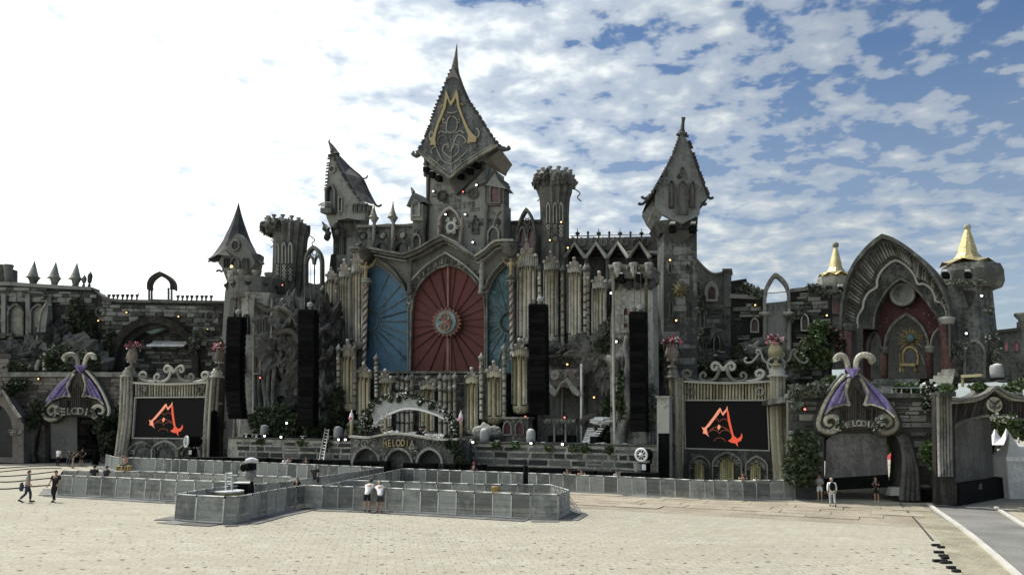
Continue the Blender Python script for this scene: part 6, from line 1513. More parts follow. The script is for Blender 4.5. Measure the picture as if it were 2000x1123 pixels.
stones(t, LS.back(1), [(433, 900), (433, 766), (446, 766), (446, 900)], .5, .6, .12, 'plaster_pale', seed=73)
# ------------------------------------------------------------------ right screen
RS = Fr(1420, 65, 17)
screen_stage(RS, ((1338.5, 783), (1497, 783), (1501, 878.5), (1340.5, 874)), (1300, 1330, 718, 738), (1498, 1538, 714, 736), (1308, 1336, 1316, 1332), (1504, 1533, 1514, 1538), 936, (744, 781),
 (1412.8, 745, 1.0),
 'right video screen with a burning mark, in a fluted cream frame', [(1367, 1347, 1389, 940, 910, 886, True), (1420, 1391, 1450, 940, 906, 880, True), (1476, 1455, 1500, 940, 912, 888, True)], [(1350, 765), (1484, 765)], True)
for x, y in ((1387, 885), (1452, 887)): pass
urn(RS, 1516, 650, 669, 27, 715, 'yellowish urn of pink and white flowers, right pillar of the right screen', 'urn_gold', 5)
urn(RS, 1313, 654, 672, 26, 719, 'grey urn of red and white flowers, left pillar of the right screen', 'terracotta', 6)
t = thing('iron_scrollwork', 'pale curling iron scrollwork around the yellowish urn', 'ornament', RS.back(.6).P(1516, 712))
for s_ in (-1, 1):
 f_ = RS.back(.6)
 part('scroll', MB().curve(f_, [(1516+s_*10, 712), (1516+s_*24, 704), (1516+s_*30, 688), (1516+s_*36, 682), (1516+s_*38, 688), (1516+s_*33, 692)], .1), M['trim_pale'], t)
 part('scroll', MB().curve(f_, [(1516+s_*33, 690), (1516+s_*46, 706), (1516+s_*58, 708), (1516+s_*62, 702), (1516+s_*57, 698)], .1), M['trim_pale'], t)
part('hoop', MB().ring(RS.back(.6), 1516, 712, 16, .1, 0, 18, 5), M['trim_pale'], t)
# ------------------------------------------------------------------ ruined right wall with the free-standing arch
RW = Fr(1500, 76, 17)
t = thing('ruined_wall', 'swooping plaster wall with an arched red window, right of the slim pointed tower', 'wall', RW.P(1395, 900))
cur = [(1355, 500), (1359, 506), (1370, 518), (1383, 530), (1395.6, 535), (1412, 532), (1420, 527), (1427, 528), (1427, 560), (1427, 900), (1352, 900)]
part('core', MB().plate(RW, cur, 0, 2), M['plaster_dark'], t)
stones(t, RW, [(1357, 890), (1357, 590), (1380, 585), (1425, 590), (1425, 890)], .42, 1.0, .15, 'stone', seed=81, limit=200, excl=[[(1374, 600), (1374, 555), (1404, 555), (1404, 600)]])
part('cap', MB().box(RW, 1411, 526, 1430, 531, -.4, 2), M['trim'], t); part('pier', MB().box(RW, 1414, 531, 1428, 600, -.3, 1), M['plaster_dark'], t)
part('rim', MB().curve(RW, [(1359, 506), (1370, 518), (1383, 530), (1395.6, 535), (1412, 532)], .14, 0), M['trim_dark'], t)
window(t, RW, 1383, 1398, 586, 572, 560, 'glass_red', 'trim', 4, -.5); part('hood', MB().band(RW, gothic(1377, 1404, 580, 572, 551), gothic(1380, 1401, 580, 572, 554), -.6, 0), M['trim'], t)
for x in (1372, 1413): window(t, RW, x-3, x+3, 640, 620, 606, 'glass_dark', 'trim', 2, -.35)
part('porch', MB().hull([RW.P(1384, 677, -.9), RW.P(1394, 625, -.9), RW.P(1404, 652, -.9), RW.P(1398, 652, -.9), RW.P(1384, 677, 0), RW.P(1394, 625, 0), RW.P(1404, 652, 0)], [(0, 1, 2, 3), (0, 4, 5, 1), (1, 5, 6, 2)]), M['trim'], t)
window(t, RW, 1396, 1405, 720, 672, 655, 'plaster_dark', 'trim', 2.5, -.7); window(t, RW, 1372, 1380, 715, 685, 672, 'plaster_dark', 'trim', 2, -.5); window(t, RW, 1412, 1421, 720, 690, 678, 'plaster_dark', 'trim', 2, -.5)
t = thing('ruined_wall', 'stepped broken stone wall holding the open gothic arch, behind the right screen', 'wall', RW.P(1510, 900))
core = [(1427, 900), (1427, 549), (1458, 544), (1460, 554), (1470, 554), (1471, 562), (1482, 562), (1483, 574), (1490, 583), (1497, 592), (1503, 592), (1534, 588), (1544, 584), (1544, 566), (1573, 561), (1610, 558), (1625, 558), (1625, 900)]
part('core', MB().plate(RW, core, 0, 2), M['stone_back'], t)
win_ex = [[(1462, 660), (1462, 622), (1484, 622), (1484, 660)], [(1560, 650), (1560, 615), (1580, 615), (1580, 650)], [(1498, 700), (1498, 585), (1540, 585), (1540, 700)]]
stones(t, RW, [(1429, 740), (1429, 585), (1490, 590), (1498, 600), (1540, 600), (1545, 575), (1622, 568), (1622, 740)], .4, 1.05, .22, 'stone', seed=82, excl=win_ex, limit=270, jit=.4)
stones(t, RW, [(1429, 574), (1429, 551), (1457, 546), (1462, 557), (1470, 558), (1480, 566), (1482, 574)], .38, 1.3, .25, 'stone', seed=83, limit=30)
part('string_course', MB().plate(RW, [(1426, 583), (1426, 575), (1488, 578), (1492, 586)], -.35, .1), M['stone'], t)
part('string_course', MB().plate(RW, [(1543, 572), (1543, 565), (1612, 557), (1612, 563)], -.35, .4), M['stone'], t)
part('plaster_bay', MB().plate(RW, [(1498, 735), (1498, 592), (1540, 588), (1540, 735)], -.08, .1), M['plaster'], t)
window(t, RW, 1468, 1480, 648, 634, 624, 'glass_red', 'trim', 2.6, -.45); window(t, RW, 1566, 1577, 645, 628, 616, 'glass_red', 'trim_pale', 2.6, -.45)
ar = t
oA_ = [(1490, 612), (1490, 590), (1491, 572), (1495, 560), (1502, 548), (1513, 536), (1524, 541), (1534, 551), (1540, 562), (1543, 578), (1544, 614)]
iA_ = [(1497, 612), (1497, 590), (1498, 574), (1501, 564), (1507, 553), (1514, 543), (1522, 548), (1530, 557), (1535, 567), (1537, 580), (1537, 614)]
part('open_arch', MB().band(RW, smooth_pts(oA_, 3), smooth_pts(iA_, 3), -.8, .5), M['trim'], t)
for x, y in ((1493, 612), (1540, 612)): part('capital', MB().lathe(RW.P(x, y+6, -.3), [(.3, 0), (.55, .2), (.55, .35), (.3, .4)], 10), M['trim_pale'], t)
for x in (1494, 1541): part('shaft', MB().tube([RW.P(x, 616, -.3), RW.P(x, 720, -.3)], .22, 7), M['trim'], t)
part('tie_wire', MB().tube([RW.P(1498, 573, 0), RW.P(1537, 570, 0)], .04, 4), M['trim'], t)
bush('flowering pale creeper on the stepped top of the ruined wall', RW.back(-.4), [(1465, 568, 14, 8, 0, .4), (1485, 575, 12, 8, 0, .4), (1456, 560, 6, 5, 0, .3)], 420, .34, 'leaf_grey', 'creeper', 'creeper', seed=9, core=False)
bush('pale creeper beside the arched red window and slim tower', RW.back(-.6), [(1365, 580, 8, 18, 0, .4), (1370, 600, 12, 14, 0, .4), (1360, 560, 5, 12, 0, .3), (1368, 660, 6, 20, 0, .3)], 520, .36, 'leaf_grey', 'creeper', 'creeper', seed=10, core=False)
bush('grey-leaved creeper above the right lancet window', RW.back(-.4), [(1560, 612, 16, 10, 0, .4), (1548, 620, 10, 8, 0, .4)], 320, .36, 'leaf_grey', 'creeper', 'creeper', seed=11, core=False)
bush('tangled rose bush growing right of the yellowish urn', RW.back(-2.5), [(1590, 670, 26, 22, 0, 1.2), (1575, 695, 26, 20, 0, 1.2), (1605, 700, 24, 22, 0, 1), (1600, 640, 18, 16, .4, .8), (1560, 705, 18, 12, 0, .8)], 1700, .42, 'leaf', 'rose_bush', 'bush', seed=12, flw=(260, .26, 'leaf_grey'))
bush('dark hedge along the base of the ruined wall behind the right screen', RW.back(-2), [(1470, 715, 30, 14, 0, 1), (1440, 700, 20, 26, .4, 1), (1480, 690, 16, 20, .5, 1), (1390, 725, 24, 14, 0, 1), (1360, 720, 14, 16, 0, 1), (1350, 735, 20, 12, 0, 1)], 2300, .45, 'leaf_dark', 'hedge', 'hedge', seed=13)
t = thing('rock_outcrop', 'dark boulders below the open gothic arch', 'rock', RW.back(-1.6).P(1470, 735))
for (x, y, a, b_) in ((1450, 705, 2, 1.2), (1478, 700, 1.8, 1.4), (1500, 722, 1.6, 1.0), (1530, 720, 1.7, 1.2)): part('boulder', MB().blob(RW.P(x, y, -1.2), (a, 1.2, b_), x, .6, 1.3, 16, 10), M['rock'], t)
# ------------------------------------------------------------------ gate terrace on the right
RG = Fr(1690, 52.5, 8)
RTf = RG.back(1.0)
zT = RTf.P(1690, 771).z
t = thing('terrace_wall', 'grey stone terrace wall around the right gate, with railing on top', 'wall', (RTf.P(1690, 930).x, RTf.P(1690, 930).y, 0))
tw = [(1540, 985), (1540, 770), (1835, 770), (1835, 985), (1765, 985), (1765, 850), (1610, 850), (1610, 985)]
part('core', MB().plate(RTf, tw, 0, .8), M['stone_back'], t)
stones(t, RTf, [(1541, 955), (1541, 780), (1834, 780), (1834, 955)], .36, 1.05, .16, 'stone', seed=91, excl=[[(1608, 990), (1608, 838), (1775, 838), (1775, 990)]], limit=260, jit=.35)
part('coping', MB().plate(RTf, [(1538, 777), (1538, 768), (1836, 768), (1836, 777)], -.4, 1), M['trim'], t)
a0_, a1_ = RTf.L(1538, 770)[0], RTf.L(1836, 770)[0]
part('deck', MB().lbox(RTf, a0_, zT-.5, a1_+14, zT-.1, .8, 30), M['plaster_dark'], t)
part('plinth', MB().box(RTf, 1775, 955, 1836, 990, -.5, 1), M['black_cloth'], t)
part('reveal', MB().plate(RTf, [(1604, 990), (1604, 845), (1611, 845), (1611, 990)], .1, 6), M['plaster_dark'], t)
rl = part('rail', MB().tube([RTf.P(1726, 757, .3), RTf.P(1800, 757, .3), RTf.P(1850, 758, .3)], .04, 5), M['zinc_rail'], t)
for x in (1726, 1745, 1764, 1783, 1802, 1821): part('rail_post', MB().tube([RTf.P(x, 770, .3), RTf.P(x, 757, .3)], .035, 5), M['zinc_rail'], t)
def mpR(u, v): return (1676+u, 826+v)
gate(RG, mpR, 1.0, 'right bat-winged gate with purple wings and arched white lettering', [(80, 24), (90, 60), (88, 100), (82, 152), (124, 152), (121, 100), (110, 56), (96, 20)])
t = thing('passage_drape', 'tall grey mottled drape hung inside the right gate with dark base', 'drape', (RG.P(1670, 930).x, RG.P(1670, 930).y, 0))
RD = RG.back(.9)
part('sheet', MB().plate(RD, [(1612, 934), (1614, 860), (1622, 852), (1640, 846), (1690, 846), (1726, 850), (1731, 860), (1735, 926)], 0, .12), M['drape'], t)
part('base', MB().plate(RD, [(1612, 958), (1612, 933), (1735, 925), (1737, 951)], .02, .3), M['black_box'], t)
part('threshold', MB().plate(RD, [(1733, 966), (1735, 950), (1770, 950), (1770, 966)], -.6, .3), M['plaster_pale'], t)
# what shows through the opening
t = thing('red_canopy', 'small red stall cloth far behind the right gate opening', 'canopy', G(1752, 902))
Rb = Fr(1752, 95, 0)
part('cloth', MB().plate(Rb, [(1744, 898), (1746, 889), (1753, 885), (1760, 889), (1761, 899)], 0, 1.5), M['red_cloth'], t); part('strap', MB().box(Rb, 1745, 890, 1760, 891.5, -.1, 0), M['white_cloth'], t); part('strap', MB().box(Rb, 1753, 888, 1754.5, 898, -.1, 0), M['white_cloth'], t)
part('leg', MB().tube([Rb.P(1746, 899, .2), Vector((Rb.P(1746, 899).x, Rb.P(1746, 899).y, 0))], .05, 5), M['zinc'], t); part('leg', MB().tube([Rb.P(1760, 899, .2), Vector((Rb.P(1760, 899).x, Rb.P(1760, 899).y, 0))], .05, 5), M['zinc'], t)
bush('dark tree behind the right gate opening', Fr(1750, 105, 0), [(1748, 872, 22, 14, 0, 3), (1770, 860, 20, 16, 0, 3), (1735, 864, 12, 12, 0, 2)], 900, .9, 'leaf', 'background_tree', 'tree', seed=14, trunk=[(1750, 900, 0), (1750, 875, 0)])
bush('tall dark ivy bush between the right screen and right gate', RG.back(.1), [(1568, 870, 26, 26, 0, .9), (1560, 905, 26, 26, 0, 1.2), (1574, 900, 18, 28, 0, .8), (1574, 925, 10, 22, 0, .6), (1555, 925, 18, 18, 0, 1)], 3000, .42, 'leaf_dark', 'ivy_bush', 'bush', seed=15, flw=(120, .3, 'leaf_grey'))
bush('green creeper on the stone wall between the two right gates', RG.back(-.3), [(1822, 890, 16, 26, 0, .5), (1835, 905, 14, 24, 0, .5), (1812, 880, 10, 14, 0, .4), (1840, 930, 10, 14, 0, .4), (1838, 860, 8, 22, 0, .4)], 1000, .36, 'leaf', 'creeper', 'creeper', seed=16, core=False)
bush('white and red roses hanging at the corner of the right terrace', RG.back(-.2), [(1815, 775, 9, 14, 0, .4), (1820, 760, 12, 8, 0, .4), (1812, 793, 5, 6, 0, .3)], 380, .34, 'leaf_dark', 'rose_cluster', 'roses', seed=17, core=False, flw=(90, .24, 'petal_white'))
bush('thin rose trail over the terrace left of the right gate', RG.back(.2), [(1560, 760, 20, 8, 0, .5), (1585, 765, 20, 6, 0, .4), (1555, 790, 6, 16, 0, .3), (1600, 757, 14, 8, 0, .4)], 700, .34, 'leaf_grey', 'rose_trail', 'roses', seed=18, core=False)
bush('dark roses along the railing behind the right gate', RG.back(2.2), [(1757, 757, 8, 6, 0, .4), (1778, 760, 14, 6, 0, .4), (1620, 745, 14, 12, 0, .6)], 520, .34, 'leaf', 'rose_trail', 'roses', seed=19, core=False)
# ------------------------------------------------------------------ throne arch and its towers
RT = Fr(1760, 72, 38)
t = thing('throne_hall', 'huge ribbed gothic arch with a maroon gable wall sheltering a throne', 'building', RT.P(1757, 770, 2))
outA = [(1650, 700), (1649, 634), (1650, 604), (1655, 573), (1664, 541), (1678, 514), (1696, 491.5), (1712, 476), (1730.5, 463)]
outB = [(1730.5, 463), (1752, 470), (1777, 485), (1800, 503), (1820, 524), (1840, 553), (1855, 585), (1862, 619), (1864, 700)]
oS = smooth_pts(outA, 3)+smooth_pts(outB, 3)[1:]
def shrink(L, k, cx=1757, cy=660): return [(cx+(x-cx)*k, cy+(y-cy)*k) for x, y in L]
part('arch_face', MB().band(RT, oS, shrink(oS, .955), -1.6, 1.0), M['trim'], t)
part('arch_roof', MB().band(RT.back(1), oS, shrink(oS, .93), 0, 3.2), M['slate'], t)
lob = [(1672, 640), (1672, 618), (1682, 601), (1684, 588), (1692, 572), (1706, 562), (1710, 558), (1711, 543), (1722, 524), (1746, 507), (1768, 518), (1784, 536), (1790, 553), (1802, 553), (1816, 562), (1824, 576), (1826, 587), (1838, 590), (1846, 604), (1848, 620), (1848, 640)]
lobS = smooth_pts(lob, 3)
inL = [(1698, 640), (1700, 612), (1708, 590), (1722, 566), (1738, 549), (1752, 540), (1768, 548), (1788, 566), (1808, 590), (1826, 616), (1834, 640)]
n_ = len(lobS)
sh = shrink(oS, .95);
def resample(L, n):
 d = [0]
 for a, b in zip(L[:-1], L[1:]): d.append(d[-1]+math.hypot(b[0]-a[0], b[1]-a[1]))
 out = []; j = 0
 for i in range(n):
  s_ = d[-1]*i/(n-1)
  while j < len(d)-2 and d[j+1] < s_: j += 1
  u = (s_-d[j])/max(1e-6, d[j+1]-d[j]); out.append((L[j][0]*(1-u)+L[j+1][0]*u, L[j][1]*(1-u)+L[j+1][1]*u))
 return out
sh2 = [p for p in sh if p[1] <= 650]
A1 = resample(sh2, 60); A2 = resample(lobS, 60)
# ribbed soffit slants back from the face to the lobed line
vs = [RT.P(x, y, -1.2) for x, y in A1]+[RT.P(x, y, .6) for x, y in A2]
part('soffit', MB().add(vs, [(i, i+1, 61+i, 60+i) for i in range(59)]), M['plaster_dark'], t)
for i in range(2, 58):
 part('soffit_rib', MB().tube([RT.P(*A1[i], -1.15)*.9+RT.P(*A2[i], .5)*.1, RT.P(*A1[i], -1.2)*.25+RT.P(*A2[i], .45)*.75], .11, 5), M['trim'], t)
part('lobed_edge', MB().tube([RT.P(x, y, .5) for x, y in lobS], .13, 5), M['trim_pale'], t)
A3 = resample(inL, 60)
vs = [RT.P(x, y, .6) for x, y in A2]+[RT.P(x, y, 1.4) for x, y in A3]
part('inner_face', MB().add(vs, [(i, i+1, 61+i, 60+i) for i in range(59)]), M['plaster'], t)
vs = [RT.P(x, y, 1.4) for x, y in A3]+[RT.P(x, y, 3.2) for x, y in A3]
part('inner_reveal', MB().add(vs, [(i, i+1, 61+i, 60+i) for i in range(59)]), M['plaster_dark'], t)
part('inner_edge', MB().tube([RT.P(x, y, 1.4) for x, y in A3], .13, 5), M['trim'], t)
# maroon wall with three openings
RI = RT.back(3.0)
ctr_o = gothic(1731, 1812, 742, 676, 616, 8, 60); lf_o = gothic(1696, 1721, 742, 680, 650, 6, 60); rt_o = gothic(1820, 1847, 742, 676, 644, 6, 60)
hallw = [(1690, 742), (1690, 640), (1698, 600), (1715, 566), (1752, 534), (1795, 560), (1825, 596), (1850, 640), (1850, 742)]
part('maroon_wall', MB().plate(RI, [(1684, 744), (1684, 620), (1700, 585), (1720, 560), (1752, 535), (1800, 562), (1830, 596), (1858, 640), (1858, 744)], .3, .8, [ctr_o, lf_o, rt_o]), M['maroon'], t)
for nm, L0, g_ in (('arch_moulding', 4, (1727, 1816, 676, 611)), ('arch_moulding', 3, (1693, 1724, 680, 646)), ('arch_moulding', 3, (1817, 1850, 676, 640))):
 x0, x1, ys, yt = g_; part(nm, MB().band(RI, gothic(x0, x1, 690, ys, yt, 8, 60), gothic(x0+L0, x1-L0, 690, ys, yt+L0*1.5, 8, 60), -.3, .5), M['trim'], t)
part('round_plaque', MB().disc(RI, 1765, 576, 21, -.5, .3, 28), M['plaster'], t); part('plaque_ring', MB().ring(RI, 1765, 576, 20, .2, -.5, 28, 6), M['trim'], t)
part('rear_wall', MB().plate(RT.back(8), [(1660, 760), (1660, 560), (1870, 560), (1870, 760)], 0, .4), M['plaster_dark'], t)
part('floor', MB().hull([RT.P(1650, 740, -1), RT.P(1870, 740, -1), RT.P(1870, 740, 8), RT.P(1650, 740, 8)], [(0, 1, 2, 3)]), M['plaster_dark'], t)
rd = random.Random(6)
for k in range(26):
 x, y = rd.uniform(1705, 1840), rd.uniform(585, 650)
 if inside((x, y), hallw) and not inside((x, y), gothic(1726, 1817, 742, 676, 608, 8, 60)): part('pale_fleck', MB().plate(RI, [(x-1.6, y), (x, y-1), (x+1.6, y+.3), (x, y+1)], .22, .3), M['trim_pale'], t)
def column(parent, f, x, L, capy, mat='maroon_col', d=0):
 c, pr = prof_o(f, x, L, d); part('column', MB().lathe(c, pr, 14), M[mat], parent)
 w_ = L[-1][0]; c, pr = prof_o(f, x, [(w_, capy+14), (w_*1.25, capy+11), (w_*1.2, capy+8), (w_*1.45, capy+5), (w_*1.45, capy), (w_, capy-1)], d); part('capital', MB().lathe(c, pr, 14), M['trim'], parent)
column(t, RT, 1659.5, [(9, 730), (6, 690), (8, 660), (10, 646)], 633, d=-1)
column(t, RT, 1850.5, [(13, 724), (11, 712), (8, 690), (7.5, 665), (9, 640), (10, 634)], 620, d=-1.2)
c, pr = prof_o(RT, 1855, [(15, 736), (15, 730), (13, 727), (14, 724), (11, 720)], -1.2); part('column_base', MB().lathe(c, pr, 14), M['trim'], t)
column(t, RI, 1727.5, [(6, 742), (5, 730), (7, 712), (6, 690)], 678, d=-.5); column(t, RI, 1817, [(6, 742), (5, 730), (7.5, 712), (6.5, 688)], 676, d=-.5)
# stairs
for k in range(6):
 y = 742+k*5; part('step', MB().hull([RT.P(1716-k, y, -2-k*.55), RT.P(1806+k, y, -2-k*.55), RT.P(1806+k, y+5.2, -2-k*.55), RT.P(1716-k, y+5.2, -2-k*.55), RT.P(1716-k, y, 2), RT.P(1806+k, y, 2)], [(0, 1, 2, 3), (0, 4, 5, 1)]), M['plaster'], t)
for k in range(6):
 y = 724+k*6.5; x = 1848-k*6.2
 part('side_step', MB().hull([RT.P(x, y, -2.2-k*.3), RT.P(1874, y, -2.2-k*.3), RT.P(1874, y+6.6, -2.2-k*.3), RT.P(x, y+6.6, -2.2-k*.3), RT.P(x, y, 0), RT.P(1874, y, 0), RT.P(x, y+6.6, 0)], [(0, 1, 2, 3), (0, 4, 5, 1), (0, 3, 6, 4)]), M['trim_pale' if k < 5 else 'trim'], t)
# the throne with its sunburst
th_ = thing('throne', 'ornate gold throne with round back standing in the centre arch', 'throne', RI.P(1776, 728, .2))
Rth = RI.back(-.8)
part('back_ring', MB().curve(Rth, [(1765, 712), (1763, 700), (1765, 688), (1771, 680), (1778, 678), (1785, 680), (1791, 688), (1793, 700), (1791, 712)], .16), M['throne_gold'], th_)
part('back_pad', MB().plate(Rth, [(1769, 708), (1768, 692), (1773, 684), (1778, 682), (1783, 684), (1788, 692), (1787, 708)], .02, .2), M['glass_dark'], th_)
part('seat', MB().box(Rth, 1763, 711, 1793, 716, -1.1, .2), M['throne_gold'], th_)
for x in (1762, 1794): part('arm', MB().curve(Rth, [(x, 690), (x+(2 if x > 1778 else -2), 702), (x, 713)], .13, -.6), M['throne_gold'], th_)
for x, d in ((1764, -1), (1792, -1), (1765, .1), (1791, .1)): part('leg', MB().tube([Rth.P(x, 715, d), Rth.P(x+(1 if x > 1778 else -1), 728, d)], [.1, .14], 6), M['throne_gold'], th_)
sb = thing('sunburst', 'gold sunburst of long rays above and behind the throne', 'sunburst', RI.P(1777, 690, .6))
for k in range(30):
 q = 2*PI*k/30; L = 31 if k % 2 else 24; part('ray', MB().tube([RI.P(1777+math.cos(q)*9, 660+math.sin(q)*9, .3), RI.P(1777+math.cos(q)*L, 660+math.sin(q)*L, .2)], [.09, .025], 4), M['throne_gold'], sb)
part('boss', MB().ball(RI.P(1777, 660, .2), .45, 12, 8), M['teal'], sb)
part('mount', MB().tube([RI.P(1777, 660, .4), RI.P(1777, 690, .6)], .1, 5), M['wood_dark'], sb)
st_ = thing('leaning_staff', 'thin pale staff leaning beside the throne', 'staff', RI.P(1814, 722)); part('staff', MB().tube([RI.P(1798, 690, -.4), RI.P(1814, 722, -.6)], .06, 5), M['trim_pale'], st_)
def gold_tower(label, f, cx, tip, ybase, hw, shaft, eave, yb, seg=8, sx=0):
 th = thing('gold_cone_tower', label, 'tower', f.P(cx, yb, 1.5)); d = shaft[0][0]*f.m(cx)
 c, pr = prof_o(f, cx+sx, [(shaft[-1][0], yb)]+[(h, y) for h, y in reversed(shaft)], d); part('shaft', MB().lathe(c, pr, seg, False, 0, PI/8), M['plaster'], th)
 c, pr = prof_o(f, cx+sx, eave, d); part('eave', MB().lathe(c, pr, seg, False, 0, PI/8), M['trim'], th)
 m = f.m(cx, ybase); vs = []; H = ybase-tip
 rows = ((1, 0), (.8, .06), (.55, .16), (.38, .3), (.3, .5), (.2, .72), (.1, .93), (.05, .97))
 fd = f.back(d); m = fd.m(cx, ybase)*1.03
 for k, u in rows:
  c0 = fd.P(cx, ybase-H*u); z = c0.z
  for i in range(seg*2):
   q = 2*PI*i/(seg*2)+PI/8; sag = (.35 if i % 2 else 0)*(1-u*6) if u < .16 else 0; kk = k*(.93 if i % 2 else 1.0) if u < .3 else k
   vs.append(Vector((c0.x+hw*m*kk*math.cos(q), c0.y+hw*m*kk*math.sin(q), z+sag)))
 n2 = seg*2; fs = [(j*n2+i, j*n2+(i+1) % n2, (j+1)*n2+(i+1) % n2, (j+1)*n2+i) for j in range(len(rows)-1) for i in range(n2)]
 part('gold_cone', MB().add(vs, fs), M['gold_leaf'], th)
 part('ball_tip', MB().ball(fd.P(cx, tip), .32, 10, 7), M['trim_pale'], th)
 part('tip_stem', MB().tube([fd.P(cx, tip+6), fd.P(cx, tip)], .16, 6), M['gold_leaf'], th)
 return th
RTa = RT.back(.6)
tw_ = gold_tower('larger gold cone tower right of the throne arch', RTa, 1889, 444, 519, 48, [(48, 560), (47, 562), (48, 640), (52, 700)], [(49, 566), (52, 561), (55, 553), (55, 532), (50, 519), (20, 514)], 745, 6, 11)
wf = RTa.back(.5)
window(tw_, wf, 1889, 1922, 733, 690, 668, 'plaster_dark', 'trim', 5, -.6)
part('bracket', MB().hull([wf.P(1884, 570, -1), wf.P(1906, 570, -1), wf.P(1895, 606, -.2), wf.P(1884, 570, .3), wf.P(1906, 570, .3)], [(0, 1, 2), (0, 2, 3), (1, 4, 2), (0, 3, 4, 1)]), M['trim_dark'], tw_)
for x in (1856, 1899):
 lf = part('spotlight', MB().box(wf, x-6, 541, x+6, 550, -2.6, -1.6), M['black_box'], tw_); part('lamp_hood', MB().box(wf, x-4.5, 535, x+4.5, 539, -2.6, -2), M['white_cloth'], lf)
stones(tw_, wf, [(1866, 735), (1866, 590), (1912, 590), (1912, 735)], .5, 1.1, .07, 'plaster', seed=95, limit=70, skip=.35, excl=[[(1884, 740), (1884, 660), (1928, 660), (1928, 740)]])
tw2 = gold_tower('smaller gold cone tower left of the throne arch', RW.back(.3), 1632, 479, 542, 32, [(27, 580), (26, 590), (25, 620)], [(25, 582), (29, 570), (32, 556), (32, 544), (14, 540)], 720)
w2 = RW.back(.2)
window(tw2, w2, 1627, 1640, 612, 595, 585, 'glass_red', 'trim_dark', 2, -.3)
lf = part('spotlight', MB().box(w2, 1634, 566, 1644, 574, -1.2, -.4), M['black_box'], tw2); part('lamp_hood', MB().box(w2, 1635, 559, 1644, 563, -1.2, -.6), M['white_cloth'], lf)
t = thing('side_wall', 'dark low wall with pink lit slits at the far right edge', 'wall', RT.P(1975, 745, 1))
part('wall', MB().plate(RT, [(1945, 745), (1945, 646), (1984, 640), (1984, 628), (2000, 626), (2200, 620), (2200, 745)], .5, 2), M['plaster_dark'], t)
part('coping', MB().plate(RT, [(1945, 650), (1945, 644), (1990, 639), (1990, 645)], .2, 2.2), M['trim_dark'], t)
for x in (1966, 1986): window(t, RT.back(.5), x-2.6, x+2.6, 685, 672, 667, 'petal_pink', 'trim_dark', 1.6, -.2)
for x in (1962, 1968): pass
part('finial', MB().lathe(RT.P(1998, 630, 1), [(.5, 0), (.4, .3), (.7, .7), (.7, .9), (.3, .9)], 10), M['trim_dark'], t)
bush('white-flowered creeper on the larger gold cone tower', wf.back(-2.2), [(1878, 672, 20, 8, 0, .5), (1935, 660, 14, 9, 0, .5), (1945, 690, 8, 20, 0, .5), (1862, 678, 8, 10, 0, .4), (1932, 607, 6, 6, 0, .3), (1870, 690, 6, 16, 0, .3)], 800, .33, 'leaf_grey', 'creeper', 'creeper', seed=20, core=False, flw=(120, .22, 'petal_white'))
bush('leafy garland around the eave of the larger gold cone tower', wf.back(-2.4), [(1870, 552, 24, 4, 0, .3), (1905, 552, 18, 4, 0, .3)], 300, .3, 'leaf_grey', 'garland', 'garland', seed=21, core=False)
bush('leafy garland around the eave of the smaller gold cone tower', w2.back(-1.2), [(1618, 571, 26, 5, 0, .4), (1590, 562, 14, 6, 0, .4)], 420, .32, 'leaf_grey', 'garland', 'garland', seed=22, core=False)
bush('red-flowered creeper at the left foot of the throne arch', w2.back(-.8), [(1625, 650, 16, 12, 0, .5), (1640, 670, 10, 16, 0, .5), (1612, 675, 12, 10, 0, .5)], 420, .33, 'leaf_dark', 'creeper', 'creeper', seed=23, core=False, flw=(90, .22, 'petal_pink'))
t = thing('open_doorframe', 'yellow square frame standing open on the right terrace', 'frame', RT.P(1880, 755, -3))
Ry = RT.back(-3)
part('jamb', MB().box(Ry, 1877, 733, 1882, 755, 0, .3), M['yellow_bar'], t); part('head', MB().plate(Ry, [(1877, 738), (1877, 732), (1919, 730), (1917, 735)], -.1, .4), M['yellow_bar'], t)
# ------------------------------------------------------------------ second gate at the far right
R2 = Fr(1905, 49.5, 3)
t = thing('wooden_gate', 'dark boarded gate with swooping fascia and round emblem at far right', 'gate', (R2.P(1848, 980).x, R2.P(1848, 980).y, 0))
tf = smooth_pts([(1852, 779), (1880, 777), (1902, 773.5), (1920, 765), (1936, 753.5), (1952, 763), (1966, 770), (1982, 773.5), (2060, 777)], 3)
bf = smooth_pts([(1852, 850), (1866, 832), (1880, 823), (1902, 816), (1920, 813), (1936, 811.5), (1966, 813), (1990, 818), (2060, 824)], 3)
part('fascia', MB().band(R2, resample(tf, 30), resample(bf, 30), 0, .6), M['wood_dark'], t)
part('roof_mould', MB().band(R2, tf, [(x, y+5) for x, y in tf], -.7, 1.6), M['trim_dark'], t); part('roof_mould', MB().band(R2, [(x, y+6) for x, y in tf], [(x, y+10) for x, y in tf], -.45, .2), M['trim'], t)
part('arch_edge', MB().tube([R2.P(x, y, -.05) for x, y in bf], .1, 6), M['trim'], t)
rb_ = resample(bf, 40); rt2 = resample(tf, 40)
for i in range(40): part('board', MB().tube([R2.P(*rb_[i], -.03), R2.P(rt2[i][0], rt2[i][1]+10, -.03)], .085, 4), M['wood_dark'], t)
e_ = part('emblem', MB().disc(R2, 1938, 790, 13.5, -.25, .1, 24), M['trim_pale'], t); part('emblem_rim', MB().ring(R2, 1938, 790, 13, .07, -.25, 24, 5), M['cream'], e_)
for L in ([(1938, 802), (1938, 790), (1929, 782), (1927, 778)], [(1938, 790), (1947, 782), (1949, 778)], [(1927, 792), (1931, 797), (1938, 793)], [(1949, 792), (1945, 797), (1938, 793)]): part('emblem_line', MB().curve(R2, L, .06, -.27, 5), M['shell'], e_)
